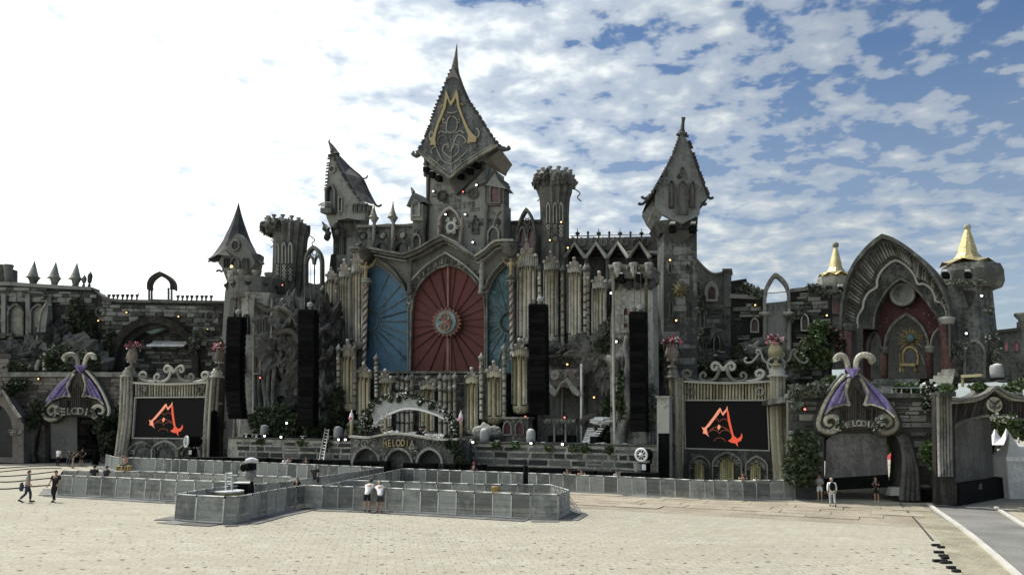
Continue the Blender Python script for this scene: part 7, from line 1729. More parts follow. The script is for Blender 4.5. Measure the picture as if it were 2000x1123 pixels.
pil = part('pillar', MB().plate(R2, [(1826, 985), (1824, 770), (1850, 770), (1862, 840), (1866, 985)], -.2, .3), M['wood_dark'], t)
for k, x in enumerate((1828, 1834, 1840, 1846, 1852)): part('pillar_rib', MB().tube([R2.P(x, 775, -.25), R2.P(x+3, 930, -.25)], .1, 5), M['trim_dark' if k else 'trim'], pil)
part('pillar_cap', MB().box(R2, 1826, 766, 1858, 775, -.6, .6), M['trim_dark'], t)
for pts in ([(1857, 836), (1868, 828), (1884, 820)],): part('strut', MB().curve(R2, pts, .16, 0), M['wood_dark'], t)
Rs = Fr(0, 0, R(-44), R2.P(1864, 940, .6)*1)
t = thing('passage_wall', 'grey mottled passage wall with dark base inside the far right gate', 'wall', (Rs.P(1905, 930).x, Rs.P(1905, 930).y, 0))
part('sheet', MB().plate(Rs, [(1866, 943), (1861, 836), (1882, 826), (1935, 815), (1941, 932)], 0, .2), M['drape'], t)
part('base', MB().plate(Rs, [(1862, 990), (1866, 944), (1941, 932), (1955, 930), (1956, 972)], -.3, .3), M['black_box'], t)
part('notice', MB().plate(Rs, [(1901, 955), (1902, 944), (1907, 943), (1907, 954)], -.34, -.3), M['drape'], t)
part('black_strip', MB().plate(Rs, [(1934, 862), (1934, 827), (1945, 827), (1945, 870)], .3, .6), M['black_cloth'], t)
# tents and booth beyond
def tent(label, cx, D, hw, ypk, ye, yb):
 f = Fr(cx, D, 0); th = thing('pagoda_tent', label, 'tent', (f.P(cx, yb).x, f.P(cx, yb).y+hw*f.m(cx), 0), 'white pagoda tents'); m = f.m(cx); R_ = hw*m; c = Vector((f.P(cx, yb).x, D+R_, 0))
 ze, zp = f.P(cx, ye).z, f.P(cx, ypk).z; vs = []
 for k, u in ((1, 0), (.62, .2), (.32, .48), (.12, .8), (.03, 1)):
  for sx, sy in ((-1, -1), (1, -1), (1, 1), (-1, 1)): vs.append(c+Vector((sx*R_*k, sy*R_*k, ze+(zp-ze)*u)))
 part('roof', MB().add(vs, [(j*4+i, j*4+(i+1) % 4, j*4+4+(i+1) % 4, j*4+4+i) for j in range(4) for i in range(4)]), M['tent'], th)
 for i, (a, b) in enumerate((((-1, -1), (1, -1)), ((1, -1), (1, 1)), ((-1, 1), (-1, -1)))):
  p0, p1 = c+Vector((a[0]*R_*.97, a[1]*R_*.97, 0)), c+Vector((b[0]*R_*.97, b[1]*R_*.97, 0))
  n = 12; vv = [];
  for k in range(n+1):
   p = p0.lerp(p1, k/n); o = Vector((0, 0, 0)) if k in (0, n) else Vector(((p1-p0).y, -(p1-p0).x, 0)).normalized()*.06*math.sin(k*2.4)
   vv += [p+o, p+o+Vector((0, 0, ze))]
  part('side_sheet', MB().add(vv, [(2*k, 2*k+2, 2*k+3, 2*k+1) for k in range(n)], True), M['white_cloth' if i == 0 else 'tent'], th)
 part('valance', MB().wbox(c+Vector((0, 0, ze-.12)), 2*R_*1.01, 2*R_*1.01, .28), M['tent'], th)
tent('nearest white pagoda tent cut by the right picture edge', 1999, 56, 27, 845, 893, 957)
tent('white pagoda tent with its peak right of the boarded gate wall', 1964, 84, 22, 838, 874, 920)
tent('second white pagoda tent peak behind the nearest tent', 1987, 80, 22, 837, 872, 920)
t = thing('ticket_kiosk', 'small kiosk framed in round bulbs beside the white tents', 'kiosk', (Fr(1954, 59, 0).P(1954, 945).x, 59.4, 0))
Kf = Fr(1954, 59, -6)
for x0, y0, x1, y1 in ((1940, 870, 1945, 950), (1962, 872, 1968, 950), (1940, 869, 1968, 876)): part('frame_bar', MB().box(Kf, x0, y0, x1, y1, 0, .5), M['bark'], t)
for k in range(10): part('round_bulb', MB().ball(Kf.P(1965, 878+k*6, -.1), .12, 7, 5), M['cream'], t); part('round_bulb', MB().ball(Kf.P(1942.5, 878+k*6, -.1), .12, 7, 5), M['cream'], t)
for k in range(5): part('round_bulb', MB().ball(Kf.P(1944+k*5, 872, -.1), .12, 7, 5), M['cream'], t)
part('sign', MB().box(Kf, 1946, 880, 1961, 893, -.05, .1), M['teal'], t); part('sign_top', MB().plate(Kf, gothic(1947, 1960, 889, 886, 881, 6, 85), -.1, -.05), M['white_cloth'], t)
part('counter', MB().box(Kf, 1946, 925, 1962, 948, 0, 1), M['trim'], t); part('back', MB().box(Kf, 1945, 876, 1962, 925, 1.2, 1.3), M['black_cloth'], t)
for i, (cx, cy, rx, ry, D) in enumerate(((1945, 828, 22, 20, 100), (1975, 822, 24, 22, 105), (2010, 826, 26, 24, 100), (1920, 836, 16, 18, 108))):
 bush(['olive tree crown directly behind the boarded gate arch', 'broad olive tree above the white tent peaks', 'olive tree at the right picture edge behind the tents', 'olive tree half hidden by the grey passage wall'][i], Fr(cx, D, 0), [(cx, cy, rx, ry, 0, 3), (cx-rx*.5, cy+ry*.5, rx*.7, ry*.7, 0, 2.5), (cx+rx*.5, cy+ry*.4, rx*.7, ry*.7, 0, 2.5)], 1300, .9, 'leaf', 'background_tree', 'tree', 'trees beyond the tents', seed=40+i, trunk=[(cx, 895, 0), (cx, 850, 0), (cx, cy, 0)])
bush('white flowers hanging from the boarded gate arch', R2.back(-.2), [(1944, 815, 8, 5, 0, .3), (1972, 816, 9, 5, 0, .3), (1958, 817, 6, 4, 0, .2)], 160, .3, 'leaf', 'flower_garland', 'flowers', seed=25, core=False, flw=(110, .24, 'petal_white'))
bush('dark roses along the top of the boarded gate', R2.back(.6), [(1912, 757, 14, 6, 0, .4), (1850, 762, 10, 8, 0, .4), (1975, 757, 14, 6, 0, .4), (1992, 752, 10, 8, 0, .4)], 700, .32, 'leaf', 'rose_trail', 'roses', seed=26, core=False, flw=(50, .2, 'petal_white'))
# ------------------------------------------------------------------ hanging speaker arrays
def array(label, f, pts, hw, n, legs=None):
 """pts: centre line from top to bottom in pixels"""
 th = thing('speaker_array', label, 'speakers', f.P(*pts[-1]), 'hanging speaker arrays')
 S = resample(smooth_pts(pts, 12), n*4+1); k = len(S)-1; m = f.m(*pts[0])
 for i in range(n):
  a = S[int(k*i/n)]; b = S[int(k*(i+1)/n)]
  h = b[1]-a[1]; d = .35*(i/n)**2*0
  q = [(a[0]-hw, a[1]+.35), (a[0]+hw, a[1]+.35), (b[0]+hw, b[1]-.35), (b[0]-hw, b[1]-.35)]
  c = part('cabinet', MB().plate(f, q, 0, 1.0), M['black_box'], th)
  part('grille', MB().plate(f, [(q[0][0]+1.5, q[0][1]+.9), (q[1][0]-1.5, q[1][1]+.9), (q[2][0]-1.5, q[2][1]-.9), (q[3][0]+1.5, q[3][1]-.9)], -.04, .02), M['black_cloth'], c)
 part('spine', MB().band(f, [(a-hw*.92, b) for a, b in S], [(a+hw*.92, b) for a, b in S], .25, .85), M['black_cloth'], th)
 x, y = pts[0]
 part('rigging_frame', MB().box(f, x-hw, y-4, x+hw, y-.5, .1, .9), M['black_box'], th)
 for s_ in (-.5, .3): part('hoist', MB().box(f, x+hw*s_-3, y-13, x+hw*s_+3, y-4, .3, .7), M['steel_dark'], th)
 part('hoist_hood', MB().blob(f.P(x+hw*.3, y-14, .4), (.3, .3, .25), 3), M['dome'], th)
 for s_ in (-.5, .3): part('cable', MB().tube([f.P(x+hw*s_, y-13, .5), f.P(x+hw*s_, y-95, .5)], .025, 4), M['steel_dark'], th)
 return th
Sp = ST.back(1.2)
array('leftmost hanging speaker array, curved, before the pale corbelled turret', Fr(0, 0, R(14), Sp.P(457, 800)*1), [(457, 622), (454, 690), (453.5, 750), (456, 790), (460, 818)], 14, 18)
array('tall straight hanging speaker array left of the organ pipes', Fr(0, 0, R(16), Sp.P(597, 800)*1), [(597, 608), (597, 720), (596, 800), (597, 832)], 15.5, 19)
array('tall hanging speaker array right of the painted doors, before the organ pipes', Fr(0, 0, R(20), Sp.P(1049, 800)*1), [(1048, 597), (1049, 700), (1050, 810)], 16.5, 18)
array('hanging speaker array before the mottled corbel block', Fr(0, 0, R(22), Sp.P(1245, 800)*1), [(1244, 612), (1245, 720), (1246, 843)], 15.5, 19)
# ------------------------------------------------------------------ speakers on the ground before the stage
for i, (x0, x1, yt, n) in enumerate(((325, 385, 893, 3), (392, 436, 893, 3), (450, 520, 894, 4), (528, 600, 896, 4), (612, 684, 898, 4), (690, 757, 900, 4), (787, 850, 904, 4), (866, 890, 906, 2), (894, 942, 907, 3), (950, 1020, 911, 4), (1032, 1100, 914, 4), (1108, 1160, 919, 3), (1165, 1195, 921, 2), (1212, 1285, 923, 4))):
 SubF, sdep = (ST.back(-1.4), 1.1) if x0 < 690 else ((ST.back(-3.3), .6) if x0 < 892 else (ST.back(-2.4), 1.1))
 th = thing('speaker_row', 'row of black floor speakers behind the barrier, ' + ['under the left video screen', 'at the black drape', 'below the leftmost hanging array', 'left of the tall left array', 'at the foot of the ladder', 'before the left arch of the booth', 'before the right arches of the booth', 'short pair at the booth right corner', 'beside the booth right corner', 'right of the booth', 'below the tall right array', 'before the white steps', 'below the corbel block', 'at the right searchlight'][i], 'speakers', (SubF.P((x0+x1)/2, 920).x, SubF.P((x0+x1)/2, 920).y, 0), 'floor speakers before the stage')
 for k in range(n):
  a = x0+(x1-x0)*k/n; b = x0+(x1-x0)*(k+1)/n-1; l0, z0 = SubF.L(a, yt+(k-n/2)*.3); l1, _ = SubF.L(b, yt)
  c = part('cabinet', MB().lbox(SubF, l0, 0, l1, z0, 0, sdep), M['black_box'], th)
  part('grille', MB().lbox(SubF, l0+.08, .1, l1-.08, z0-.12, -.04, .02), M['black_cloth'], c)
# ------------------------------------------------------------------ lamps
def stage_f(off): return ST.back(off)
LAMPS = [
 (ST, 555, 853, 'bulb_white', 'white lamp on the stage edge under the second hanging array'), (ST, 523, 851, 'bulb_white', 'white lamp on the stage edge by the round light dome'),
 (ST, 667, 858, 'bulb_white', 'left one of two lamps at the booth left end'), (ST, 680, 858, 'bulb_white', 'right one of two lamps at the booth left end'),
 (ST, 928, 863, 'bulb_white', 'white lamp on the stage edge right of the booth'), (ST, 1041, 865, 'bulb_white', 'white lamp on the stage edge under the third hanging array'), (ST, 1102, 867, 'bulb_white', 'white lamp on the stage edge before the small table'),
 (ST, 566, 826, 'bulb_white', 'white lamp among the dark rocks left of the ladder'),
 (ST.back(7), 1111, 712, 'bulb_warm', 'lamp above the small spiral-roofed hut'), (ST.back(7), 1163, 776, 'bulb_warm', 'lamp in the dark cave above the white steps'), (ST.back(5), 1106, 815, 'bulb_red', 'reddish lamp over the small table'), (ST.back(3), 1030, 814, 'bulb_red', 'red lamp above the two red windows'),
 (ST.back(3.4), 1206, 668, 'bulb_white', 'white lamp at the left edge of the corbel block'), (ST.back(8), 1196, 574, 'bulb_white', 'white lamp right of the last organ pipes'),
 (ST.back(11), 850, 376, 'bulb_white', 'small lamp left on the tallest tower below its gable'), (ST.back(11), 934, 364, 'bulb_white', 'small lamp right on the tallest tower below its gable'), (ST.back(11), 874, 421, 'bulb_white', 'small lamp left of the niche peak'), (ST.back(11), 912, 421, 'bulb_white', 'small lamp right of the niche peak'), (ST.back(11), 927, 475, 'bulb_white', 'lamp low right on the tallest tower'), (ST.back(11), 908, 377, 'bulb_red', 'tiny red lamp between the two round ornaments'),
 (ST.back(12.5), 736, 455, 'bulb_white', 'lamp on the gallery wall beside the left gold-tipped post'), (ST.back(12.5), 774, 469, 'bulb_red', 'reddish lamp on the gallery wall beside the right gold-tipped post'), (ST.back(12.5), 993, 445, 'bulb_white', 'lamp on the short wall right of the tallest tower'),
 (ST.back(11), 1099, 436, 'bulb_warm', 'upper lamp on the right fluted tower'), (ST.back(11), 1077, 471, 'bulb_warm', 'lower lamp on the right fluted tower'), (ST.back(11), 1112, 486, 'bulb_warm', 'lamp at the joint of fluted tower and zigzag gallery'),
 (ST.back(8), 557, 558, 'bulb_red', 'tiny red lamp on the left fluted tower'), (ST.back(4), 514, 738, 'bulb_red', 'red lamp low on the pale corbelled turret'),
 (Rt, 1307, 510, 'bulb_warm', 'lamp above the gold sun face'), (Rt, 1319, 627, 'bulb_warm', 'lamp below the gold sun face'),
 (LW, 195, 627, 'bulb_warm', 'warm lamp left of the great left arch'), (LW, 250, 611, 'bulb_warm', 'warm lamp above the great left arch'), (LW, 351, 619, 'bulb_warm', 'small warm lamp right above the great left arch'), (LW, 408, 644, 'bulb_warm', 'warm lamp above the right urn of the left screen'), (LT, 79, 740, 'bulb_warm', 'star-like lamp on the left terrace wall'),
 (RTa, 1919, 579, 'bulb_white', 'bright lamp on the larger gold cone tower'), (RTa, 1889, 652, 'bulb_white', 'bright lamp above the niche of the larger gold cone tower'), (RW, 1475, 597, 'bulb_warm', 'lamp left of the open gothic arch'), (RW, 1583, 641, 'bulb_warm', 'lamp right of the pale lancet window'), (RW, 1614, 617, 'bulb_warm', 'lamp left of the smaller gold cone tower'), (RTf, 1569, 799, 'bulb_red', 'red lamp on the right terrace wall left of the gate'), (RTf, 1812, 795, 'bulb_red', 'red lamp under the roses of the right terrace'), (RS.back(2), 1340, 695, 'bulb_warm', 'lamp behind the left urn of the right screen')]
for (f, x, y, k, lb) in LAMPS: bulb(f, x, y, k, .10 if k == 'bulb_white' else .085, -.45, lb)
# light domes
def light_dome(label, f, cx, yt, yb, w_):
 th = thing('light_dome', label, 'light cover', f.P(cx, yb), 'clear domes over stage lights'); h = yb-yt
 c, pr = prof_o(f, cx, [(w_*.5, yb), (w_*.53, yb-h*.4), (w_*.52, yb-h*.75), (w_*.44, yb-h*.92), (w_*.2, yt+.5), (.1, yt)]); part('cover', MB().lathe(c, pr, 16), M['dome'], th)
 part('cap', MB().lathe(f.P(cx, yt+3), [(w_*.4*f.m(cx), 0), (w_*.3*f.m(cx), .12), (.02, .18)], 14), M['white_steps'], th)
 part('base', MB().lathe(c+Vector((0, 0, -.02)), [(w_*.56*f.m(cx), 0), (w_*.56*f.m(cx), .1), (w_*.5*f.m(cx), .1)], 16), M['black_box'], th)
S1 = ST.back(1)
light_dome('light dome on the left stage edge between the hanging arrays', S1, 516, 830, 856, 16); light_dome('light dome beside the ladder top', S1, 660, 833, 861, 18); light_dome('light dome right of the booth', S1, 946, 837, 865, 17); light_dome('light dome under the third hanging array', S1, 1037, 838, 868, 17)
light_dome('large light dome at the foot of the larger gold cone tower', RT.back(-3), 1948, 711, 740, 23); light_dome('light dome at the railing behind the right gate', RTf.back(2.5), 1810, 748, 770, 22); light_dome('low light dome behind the boarded gate', R2.back(4), 1984, 751, 774, 24)
for i, (x, y) in enumerate(((590, 857), (640, 858), (970, 866), (1005, 867), (1060, 869), (1140, 869), (1165, 871), (1220, 872), (480, 853), (500, 854))):
 f = ST.back(.3); th = thing('floor_light', 'small black stage floor light, ' + ['left of the ladder', 'right of the ladder', 'by the dome right of the booth', 'below the two red windows', 'right of the third array', 'left of the white steps', 'right of the white steps', 'before the corbel block', 'at the left turret foot', 'left of the first light dome'][i], 'stage light', f.P(x, y+3), 'floor lights on the stage edge')
 part('body', MB().box(f, x-5, y-5, x+5, y+3, 0, .4), M['black_box'], th); part('lens', MB().disc(f, x+1, y-1, 2.6, -.05, .02, 10), M['lens'], th); part('top', MB().box(f, x-4, y-6, x+4, y-5, 0, .4), M['white_cloth'], th)
# searchlights
def searchlight(label, f, cx, cy, r, yb, dx):
 th = thing('searchlight', label, 'searchlight', (f.P(cx, yb).x, f.P(cx, yb).y, 0)); m = f.m(cx); c = f.P(cx, cy); ax = (f.n+f.t*dx).normalized()
 part('drum', MB().tube([c, c+ax*.5, c+ax*1.1, c+ax*1.4], [r*m, r*m*1.02, r*m*.98, r*m*.6], 18), M['black_box'], th)
 ring = []; e1 = ax.cross(Vector((0, 0, 1))).normalized(); e2 = ax.cross(e1)
 ring = [c-ax*.05+e1*math.cos(q*PI/10)*r*m+e2*math.sin(q*PI/10)*r*m for q in range(21)]
 part('rim', MB().tube(ring, .09, 6, False), M['white_cloth'], th)
 for k in range(8): q = k*PI/4; part('spoke', MB().tube([c-ax*.04, c-ax*.04+e1*math.cos(q)*r*m+e2*math.sin(q)*r*m], .045, 5), M['white_steps'], th)
 part('hub', MB().ball(c-ax*.06, .16, 8, 6), M['white_steps'], th)
 b = c+ax*.7; zb = 0
 for s_ in (-1, 1): part('yoke_arm', MB().tube([b+e1*s_*r*m*1.1, Vector((b.x, b.y, b.z-r*m*1.4))+e1*s_*r*m*.9], .08, 6), M['black_box'], th)
 part('stand', MB().lathe(Vector((b.x, b.y, 0)), [(.7, 0), (.6, .1), (.35, .2), (.35, b.z-r*m*1.5), (.6, b.z-r*m*1.4)], 12), M['black_box'], th)
 part('label_plate', MB().wbox(Vector((b.x, b.y, b.z-r*m*2))-f.n*.62, .3, .02, .42, -f.th), M['white_cloth'], th)
searchlight('searchlight with pale spoked rim before the left video screen', LS.back(-2.2), 365, 862, 10, 900, .9)
searchlight('searchlight with pale spoked rim at the right end of the stage wall', ST.back(-1.6), 1253, 888, 11.5, 930, .2)
# ladder
Ld_ = ST.back(-1.2); t = thing('ladder', 'tall pale ladder leaning against the stage left of the booth', 'ladder', (Ld_.P(624, 905).x, Ld_.P(624, 905).y, 0))
a, b = ST.P(637, 836, -.1), ST.P(644, 838, -.1); a2, b2 = Ld_.P(620, 915), Ld_.P(629, 915)
part('rail', MB().tube([a2, a], .055, 5), M['zinc_rail'], t); part('rail', MB().tube([b2, b], .055, 5), M['zinc_rail'], t)
for k in range(13): u = (k+.5)/13; part('rung', MB().tube([a2.lerp(a, u), b2.lerp(b, u)], .035, 5), M['zinc_rail'], t)
# ------------------------------------------------------------------ rocky left stage: dragon-like roots and cave
Rk = ST.back(6)
t = thing('rock_cave', 'dark rock cave with drooping stone roots behind the second hanging array', 'rock', Rk.P(590, 860))
for (x, y, a, b_, d) in ((560, 640, 2.2, 2.6, 0), (600, 680, 2.2, 3.2, .4), (545, 690, 1.5, 2.2, -.4), (620, 740, 2, 3, .2), (580, 740, 1.8, 2.4, 1), (632, 640, 1.4, 2.5, .5), (540, 620, 1.7, 1.4, 0), (650, 790, 1.4, 2.4, -.6), (595, 800, 2, 2, .4), (640, 700, 1.4, 2, 0)):
 part('boulder', MB().blob(Rk.P(x, y, d), (a, 1.6, b_), x*.37, .7, 1.5, 20, 14), M['rock'], t)
for pts in ([(528, 700), (526, 760), (529, 810), (526, 850)], [(537, 705), (534, 750), (538, 790), (536, 850)], [(545, 710), (542, 760), (546, 800)], [(555, 720), (552, 780), (556, 850)]):
 part('root', MB().tube([Rk.P(x, y, -1.5) for x, y in smooth_pts(pts, 4)], [.24-.008*i for i in range(len(smooth_pts(pts, 4)))], 7), M['plaster'], t)
for pts in ([(525, 600), (545, 612), (560, 606), (585, 615), (600, 640)], [(522, 606), (540, 625), (556, 632)], [(560, 655), (585, 650), (600, 662), (610, 690)]):
 part('tendril', MB().tube([Rk.P(x, y, -1.6) for x, y in smooth_pts(pts, 4)], [.35-.012*i for i in range(len(smooth_pts(pts, 4)))], 7), M['bark'], t)
part('eye_ring', MB().ring(Rk, 543, 640, 9, .28, -1.5, 16, 6), M['rock'], t)
part('pale_block', MB().box(ST.back(6), 569, 580, 594, 604, 0, 2), M['plaster_pale'], t)
bush('dark shrubs along the back of the left stage below the rock cave', ST.back(2.6), [(510, 820, 22, 22, 0, 1), (545, 815, 24, 26, 0, 1), (575, 830, 24, 20, 0, 1), (615, 835, 18, 16, 0, 1), (535, 845, 30, 10, -.5, .8)], 2600, .42, 'leaf_dark', 'shrub', 'shrub', seed=51)
bush('creeper climbing the left edge of the low organ pipes', ST.back(4), [(652, 800, 10, 36, 0, .6), (660, 770, 8, 16, 0, .5), (656, 830, 12, 20, 0, .6)], 700, .4, 'leaf_dark', 'creeper', 'creeper', seed=52, core=False)
t = thing('stone_pier', 'weathered pier with twin gothic niches left of the low organ pipes', 'pier', ST.back(6.5).P(640, 860))
Pn = ST.back(6.5)
part('pier', MB().box(Pn, 622, 680, 664, 860, 0, 2), M['plaster'], t)
for x in (632, 650): window(t, Pn, x-6, x+6, 850, 758, 738, 'plaster_dark', 'trim', 2, -.3)
part('cornice', MB().box(Pn, 618, 676, 668, 682, -.4, 2), M['trim'], t)
part('rear_pier', MB().box(ST.back(9), 600, 600, 642, 700, 0, 2), M['plaster_dark'], t)
for k in range(3): part('roundel_rib', MB().ring(ST.back(9), 612, 640+k*16, 8, .16, -.1, 16, 5), M['trim_dark'], t)
# ------------------------------------------------------------------ right stage cave, hut, steps
Rc = ST.back(7.5)
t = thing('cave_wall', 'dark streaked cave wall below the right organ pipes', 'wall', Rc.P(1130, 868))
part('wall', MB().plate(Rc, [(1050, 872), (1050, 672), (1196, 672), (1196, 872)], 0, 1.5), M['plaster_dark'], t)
for (x, y, a, b_, d) in ((1175, 690, 1.3, 1.4, -.6), (1150, 685, 1.4, 1, -.4), (1190, 670, 1, 1.4, -.5), (1185, 730, .8, 1.6, -.3), (1095, 690, 1.5, .8, -.3)): part('boulder', MB().blob(Rc.P(x, y, d), (a, .8, b_), x, .7, 1.5, 16, 10), M['rock'], t)
part('arch', MB().curve(Rc, [(1180, 702), (1192, 702), (1201, 712), (1206, 730), (1206, 760)], .3, -1.6), M['trim'], t)
for x in (1098, 1146): part('pipe', MB().tube([Rc.P(x, 712, -.3), Rc.P(x, 868, -.3)], .13, 6), M['trim_dark'], t)
t = thing('spiral_hut', 'little hut roof with three spirals over two drooping gables', 'hut', Rc.back(-1.5).P(1105, 868))
Rh = Rc.back(-1.6)
part('panel', MB().plate(Rh, [(1066, 752), (1068, 722), (1138, 720), (1138, 752), (1120, 760), (1100, 756), (1084, 762)], 0, 1.2), M['terracotta'], t)
for x, s_ in ((1084, -1), (1101, 1), (1129, -1)): part('spiral', MB().spiral(Rh, x, 733, 9.5, 2.1, PI/2, .11, -.12, s_, 26), M['trim'], t)
for q in ([(1066, 742), (1070, 738), (1092, 766), (1088, 775), (1080, 770)], [(1108, 742), (1112, 738), (1138, 770), (1132, 774), (1122, 768)]): part('gable_slab', MB().plate(Rh, q, -.6, .8), M['trim'], t)
part('gable_edge', MB().curve(Rh, [(1090, 770), (1100, 752), (1109, 745), (1120, 752)], .14, -.6), M['trim'], t)
part('white_post', MB().box(Rh, 1135, 711, 1138.5, 868, -.3, .1), M['white_steps'], t); part('post', MB().tube([Rh.P(1098, 760), Rh.P(1098, 868)], .12, 6), M['trim_dark'], t)
t = thing('console_table', 'ornate dark table on thin legs below the spiral hut', 'table', ST.back(4).P(1095, 866))
Rt2 = ST.back(4)
part('top', MB().box(Rt2, 1062, 818, 1124, 826, 0, 1.2), M['trim'], t)
for x in (1066, 1082, 1104, 1120): part('leg', MB().tube([Rt2.P(x, 826, .1 if x in (1082, 1104) else .9), Rt2.P(x, 866, .1 if x in (1082, 1104) else .9)], .08, 6), M['trim'], t)
for x, s_ in ((1075, 1), (1092, -1), (1112, 1)): part('scroll', MB().spiral(Rt2, x, 842, 7, 1.2, PI/2, .09, .2, s_, 14), M['trim_dark'], t)
part('body', MB().box(Rt2, 1068, 850, 1120, 866, .3, 1.1), M['black_box'], t)
for i in range(8): part('frieze_stud', MB().ball(Rt2.P(1068+i*7.4, 822, -.02), .09, 6, 4), M['trim_pale'], t)
t = thing('white_steps', 'white piano-like double stair on the right stage', 'steps', ST.back(2.5).P(1148, 868))
Rw = ST.back(2.2)
for k in range(9): part('step', MB().box(Rw, 1129+k*.5, 868-(k+1)*3.7, 1152+k*.9, 868-k*3.7-.8, 1.0+k*.12, 1.6+k*.12), M['white_steps'], t)
for k in range(9):
 c = part('key', MB().box(Rw, 1144+k*2.6, 868-(k+1)*4.6, 1158+k*2.1, 868-k*4.6-2.0, k*.2, .9+k*.2), M['white_steps'], t); part('black_gap', MB().box(Rw, 1145+k*2.6, 868-k*4.6-2.0, 1158+k*2.1, 868-k*4.6, .12+k*.2, .9+k*.2), M['black_box'], t)
part('canopy', MB().blob(Rw.P(1168, 822, 1.2), (.8, .6, .28), 2, .6, 1.5), M['white_steps'], t)
part('arch_rib', MB().curve(Rw, [(1124, 830), (1132, 818), (1150, 812), (1162, 816)], .28, 1.6), M['bark'], t); part('black_box', MB().box(Rw, 1155, 852, 1168, 868, -.4, .6), M['black_box'], t); part('white_box', MB().box(Rw, 1171, 864, 1183, 869, -.4, .3), M['white_cloth'], t)
bush('dark bush behind the white steps', ST.back(4.5), [(1185, 830, 16, 34, 0, 1), (1195, 800, 12, 30, 0, 1), (1180, 855, 16, 14, 0, .8)], 1300, .42, 'leaf_dark', 'bush', 'bush', seed=53)
bush('ivy strand hanging left of the fourth hanging array', ST.back(2.6), [(1213, 745, 5, 24, 0, .4), (1210, 785, 6, 20, 0, .4), (1216, 810, 5, 16, 0, .3)], 420, .34, 'leaf', 'ivy', 'ivy', seed=54, core=False)
bush('pale flowering ivy strand right of the fourth hanging array', ST.back(2.6), [(1274, 770, 6, 22, 0, .4), (1279, 800, 7, 20, 0, .4), (1272, 828, 6, 16, 0, .3)], 420, .34, 'leaf_grey', 'ivy', 'ivy', seed=55, core=False)
bush('dark foliage under the left urn of the right screen', RS.back(1.5), [(1292, 715, 14, 26, 0, .8), (1285, 690, 8, 20, 0, .6)], 700, .4, 'leaf_dark', 'bush', 'bush', seed=56)
bush('brambles over the cave ceiling between the right organ pipes and corbel block', Rc.back(-1.2), [(1190, 660, 10, 18, 0, .6), (1172, 675, 16, 10, 0, .6), (1198, 640, 5, 20, 0, .4)], 560, .4, 'leaf_dark', 'brambles', 'brambles', seed=57, core=False)
t = thing('gnarled_tree', 'gnarled pale tree trunk climbing beside the fourth hanging array', 'tree', ST.back(2.8).P(1218, 866))
Tt = ST.back(2.8)
P_ = smooth_pts([(1210, 868), (1216, 830), (1228, 800), (1226, 770), (1222, 740), (1228, 710), (1222, 680), (1226, 655)], 5)
part('trunk', MB().tube([Tt.P(x, y) for x, y in P_], [.5-.3*i/len(P_) for i in range(len(P_))], 8), M['plaster'], t)
for pts in ([(1222, 740), (1216, 715), (1219, 695)], [(1228, 800), (1236, 785), (1232, 770)]): part('branch', MB().tube([Tt.P(x, y) for x, y in smooth_pts(pts)], .12, 6), M['plaster'], t)
t = thing('red_window_wall', 'low pale wall with two red lancet windows right of the booth', 'wall', ST.back(2.5).P(1005, 866))
Rr = ST.back(2.6)
part('wall', MB().box(Rr, 983, 817, 1032, 862, 0, 1), M['plaster_pale'], t); part('coping', MB().box(Rr, 980, 814, 1035, 818, -.2, 1.1), M['trim'], t)
for x in (992, 1016): window(t, Rr, x-7, x+7, 848, 836, 823, 'maroon', 'trim', 1.5, -.2)
t = thing('stone_bench', 'low grey-green stone heap right of the flower arch', 'stone', ST.back(2.6).P(955, 862)); part('slab', MB().blob(ST.back(2.6).P(952, 846), (1.3, .8, .75), 9, .4, 1.2), M['plaster_pale'], t); part('slab', MB().blob(ST.back(2.6).P(968, 852), (1, .7, .5), 19, .4, 1.2), M['plaster'], t)
t = thing('stone_heap', 'dark mossy boulder left of the flower arch', 'rock', ST.back(1).P(705, 855))
for (x, y, a, b_) in ((700, 840, 1.1, .8), (712, 845, 1, .6), (690, 846, .8, .6)): part('boulder', MB().blob(ST.back(.6).P(x, y), (a, .7, b_), x, .5, 1.3), M['rock'], t)
bush('green and white flowers at the left end of the booth', ST.back(-.5), [(700, 846, 14, 8, 0, .5), (690, 838, 8, 8, 0, .4)], 420, .32, 'leaf', 'flower_bed', 'flowers', seed=58, core=False, flw=(60, .2, 'petal_white'))
bush('dark roots and ivy hanging over the right corner of the booth', Bo.back(-.3), [(892, 880, 8, 18, 0, .4), (898, 900, 8, 12, 0, .4), (880, 868, 8, 6, 0, .2)], 520, .34, 'leaf_dark', 'ivy', 'ivy', seed=59, core=False)
bush('white flowers on the stage edge right of the booth', ST.back(-.1), [(914, 862, 12, 5, 0, .3)], 120, .28, 'leaf_grey', 'flower_bed', 'flowers', seed=60, core=False, flw=(70, .22, 'petal_white'))
for i, (x, y) in enumerate(((968, 868), (1005, 870), (1070, 874), (1120, 876), (1142, 876), (1190, 878), (508, 862), (590, 866), (640, 868))):
 bush('tuft of green weed hanging over the stage wall, ' + ['below the dome right of the booth', 'below the two red windows', 'right of the third array', 'below the small table', 'below the white steps', 'right of the white steps', 'below the first light dome', 'left of the ladder', 'right of the ladder'][i], ST.back(-.2), [(x, y, 7, 5, 0, .2)], 70, .28, 'leaf', 'weed_tuft', 'weed', 'weed tufts on the stage wall', seed=70+i, core=False)
t = thing('stone_pier', 'pale block pier between the fourth hanging array and the right screen', 'pier', ST.back(-.5).P(1294, 930))
